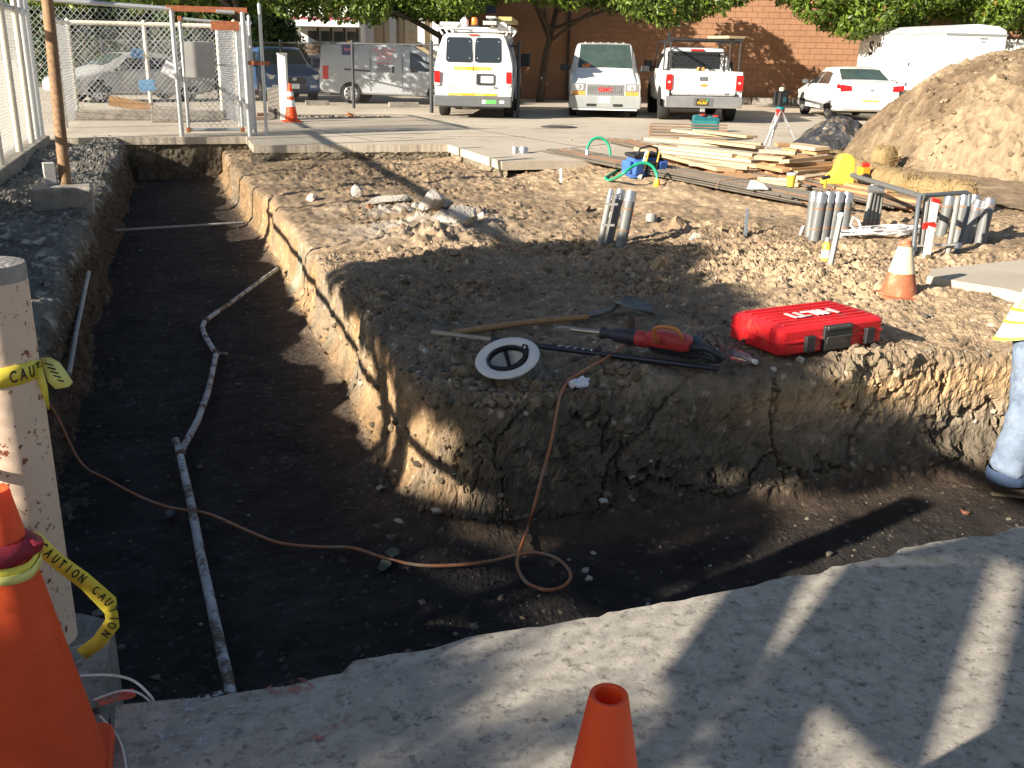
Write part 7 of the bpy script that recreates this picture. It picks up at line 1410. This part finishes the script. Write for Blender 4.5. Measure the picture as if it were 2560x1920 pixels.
def tree(name, label, trunk, blobs, seed, cols=((.04, .085, .012), (.18, .25, .03)), limbs=True):
    b = Vector(trunk[0]); o = thing(name, label, 'tree', b, group=None)
    tr = MB(); top = Vector(trunk[1])-b; rt0 = trunk[2]; mid = top*.5+Vector((random.uniform(-.15, .15), random.uniform(-.1, .1), 0)); tr.tube(smooth([Vector((0, 0, -.2)), mid*.5, mid, top], 3), [rt0*(1.25-.6*i/9) for i in range(10)], 12)
    R_ = random.Random(seed)
    if limbs:
        for (c, rad, n, sz, sq) in R_.sample(blobs, min(len(blobs), 9)):
            e = Vector(c)-b; s0_ = top*R_.uniform(.6, 1); tr.tube(smooth([s0_, s0_.lerp(e, .5)+Vector((0, 0, .25)), e], 3), [rt0*.5*(1-.12*i) for i in range(7)], 7)
    tr.build('trunk', M_bark, o, 70); V, Q, C = leaves(blobs, seed, cols); q = np_mesh('crown', V-np.array(b), Q, M_leaf, False, C); q.parent = o; return o
def crown(px, D, up=True, seed=0, n=1150):
    R_ = random.Random(seed); out = []
    for i, (u, v, r_) in enumerate(px):
        c = WD(u, v, D+R_.uniform(-1.2, 1.2)); out.append((tuple(c), r_, int(n*r_*r_), .105, .8))
    if up:
        us = [p[0] for p in px]
        for k in range(12): u = R_.uniform(min(us), max(us)); c = WD(u, R_.uniform(-330, -120), D+R_.uniform(-1.8, 1.8)); out.append((tuple(c), 1.55, 1100, .18, .85))
    return out
def tz(u, D): p = WD(u, 200, D); return Vector((p.x, p.y, 0))
t0 = tz(640, 36); tree('street_tree', 'leafy street tree over the storage pen at far left', (t0, t0+Vector((-.4, 0, 3.2)), .24), crown([(120, -35, 1.0), (200, -20, .9), (270, -45, 1.1), (345, -18, .95), (420, -30, 1.0), (500, -25, 1.0), (570, -10, .9), (640, -5, .95), (700, -35, 1.0), (385, -50, 1.1)], 33.5, True, 1)+crown([(150, -110, 1.1), (210, -62, 1.0), (270, -95, 1.1), (330, -62, 1.0), (390, -100, 1.1), (300, -170, 1.2), (200, -180, 1.2), (440, -66, 1.0), (480, -130, 1.1), (420, -190, 1.2), (530, -90, 1.0), (100, -60, 1.0)], 27.5, False, 11, 900), 51)  # second, nearer crown cluster is added to shade the delivery van
t0 = tz(1122, 33.5); tree('street_tree', 'leafy street tree hanging over the silver and utility vans', (t0, t0+Vector((.3, .2, 2.7)), .22), crown([(735, -10, .95), (800, 2, .9), (865, 0, .9), (925, 12, .85), (985, -2, .9), (1050, 5, .9), (1110, 12, .85), (1160, -15, 1.0), (1215, -45, 1.0), (1020, -40, 1.1), (880, -50, 1.1)], 31.5, True, 2), 52)
t0 = tz(1350, 35); tree('street_tree', 'leafy street tree above the minivan and the pickup', (t0, t0+Vector((.6, .1, 3.2)), .13), crown([(1290, -55, 1.0), (1370, -35, .9), (1420, -20, .75), (1480, -35, .9), (1545, -22, .9), (1610, 0, .9), (1670, 15, .85), (1730, 10, .85), (1785, -10, .85), (1835, -35, .9), (1650, -50, 1.1)], 31.5, False, 3)+crown([(1240, -130, 1.2), (1300, -200, 1.3), (1330, -120, 1.1), (1210, -260, 1.4)], 31.5, False, 13, 500), 53)
t0 = tz(2268, 35); tree('street_tree', 'dense leafy street tree above the sedan and the trailer', (t0, t0+Vector((-.2, 0, 2.9)), .22), crown([(1990, -35, .95), (2040, 8, .85), (2090, 42, .8), (2135, 55, .8), (2190, 30, .9), (2250, 25, .9), (2310, 10, .95), (2380, 5, .9), (2440, 18, .9), (2500, 25, .95), (2560, 30, 1.0), (2630, 20, 1.1), (2120, -30, 1.2), (2350, -50, 1.2)], 32.5, True, 4), 54, ((.05, .10, .013), (.20, .28, .03)))
t0 = tz(690, 41); V, Q, C = leaves([((t0.x+dx, t0.y+dy, z_), r_, 1500, .09, 1.3) for dx, dy, z_, r_ in ((0, 0, 1.9, .9), (-.6, .1, 1.5, .8), (.6, -.1, 1.6, .8), (-.2, 0, 2.6, .6), (.4, 0, 2.4, .6), (.9, 0, .9, .7), (-1.1, .2, .9, .7))], 61, ((.03, .075, .02), (.08, .15, .03)))
o = thing('conifer_shrub', 'upright feathery green shrub before the board fence', 'shrub', t0); q = np_mesh('foliage', V-np.array(t0), Q, M_leaf, False, C); q.parent = o; MB().tube([(0, 0, -.1), (0, 0, 2)], .08, 8).build('stem', M_bark, o)
for k_, (u_, D_, lab_) in enumerate(((120, 47, 'dark tree mass left of centre behind the pen'), (330, 48, 'dark tree directly behind the storage pen hedge'), (540, 47, 'dark tree behind the gate posts'))):
    t0 = tz(u_, D_); tree('background_tree', lab_, (t0, t0+Vector((0, 0, 2.2)), .2), [((t0.x+random.uniform(-2, 2), t0.y+random.uniform(-1, 1), random.uniform(1.4, 4.6)), 1.5, 900, .17, .9) for _ in range(9)], 81+k_, ((.02, .05, .012), (.06, .11, .02)))
# dark hedge behind the pen
t0 = tz(330, 40); V, Q, C = leaves([((t0.x+1.15*i*math.cos(YAW), t0.y+1.15*i*math.sin(YAW), 1.0), 1.05, 1300, .12, 1.1) for i in range(-3, 4)], 62, ((.02, .045, .012), (.05, .09, .02)))
o = thing('hedge', 'dark clipped hedge behind the storage pen', 'hedge', t0); q = np_mesh('foliage', V-np.array(t0), Q, M_leaf, False, C); q.parent = o
for i in (-2, 0, 2): MB().tube([(1.15*i*math.cos(YAW), 1.15*i*math.sin(YAW), -.1), (1.15*i*math.cos(YAW), 1.15*i*math.sin(YAW), 1.2)], .05, 6).build('stem', M_bark, o)

# ---- added unseen tree beyond the fence, crown shaped to the shade on the near pad
shade_px = [(775, 612), (900, 650), (1000, 640), (1150, 603), (1330, 592), (1500, 615), (1620, 612), (1680, 645), (1620, 705), (1750, 775), (1840, 870), (1890, 980), (1850, 1120), (1720, 1280), (1560, 1400), (1150, 1520), (560, 1520), (520, 1280), (900, 1120), (1085, 1010), (985, 850), (880, 710)]
poly = [W(u, v, -.1) for u, v in shade_px]
def inside(x, y):
    c = False; n = len(poly)
    for i in range(n):
        a, b = poly[i], poly[i-1]
        if (a.y > y) != (b.y > y) and x < (b.x-a.x)*(y-a.y)/(b.y-a.y)+a.x: c = not c
    return c
R_ = random.Random(21); LH_ = 8.6; bl = []; pts = []
sx, cx_ = math.sin(SUN_AZ), math.cos(SUN_AZ)
for _ in range(6000):
    x, y = R_.uniform(-2, 4.5), R_.uniform(1.6, 10)
    if inside(x, y) and inside(x+.16, y) and inside(x-.16, y) and inside(x, y+.18) and inside(x, y-.18) and all((x-a)**2+(y-b)**2 > .16 for a, b in pts): pts.append((x, y))
def bollard_ray(x, y):
    for k in range(12):
        z_ = .12+k*.085; q = ((z_+.1)/math.tan(SUN_EL))
        if math.hypot(x-(BB.x+sx*q), y-(BB.y+cx_*q)) < .42: return True
    return False
pts = [p for p in pts if not bollard_ray(*p)]  # gap left in the crown so sun reaches the bollard
for x, y in pts:
    L2 = LH_+R_.uniform(-.8, .8); bl.append(((x-sx*L2, y-cx_*L2, -.1+L2*math.tan(SUN_EL)), .40, 420, .088, .9))
for _ in range(34):                                  # sparser added fringe, to half shade the left of the near slab
    x, y = R_.uniform(-.3, .72), R_.uniform(-.6, 2.5); L2 = LH_+R_.uniform(-.8, .8); bl.append(((x-sx*L2, y-cx_*L2, -.1+L2*math.tan(SUN_EL)), .42, 120, .085, .9))
tb_ = Vector((-8.6, 1.5, 0)); tree('shade_caster_tree', 'added tree beyond the left fence, crown shaped to shade the near pad', (tb_, tb_+Vector((.6, .6, 3.6)), .16), bl, 71)
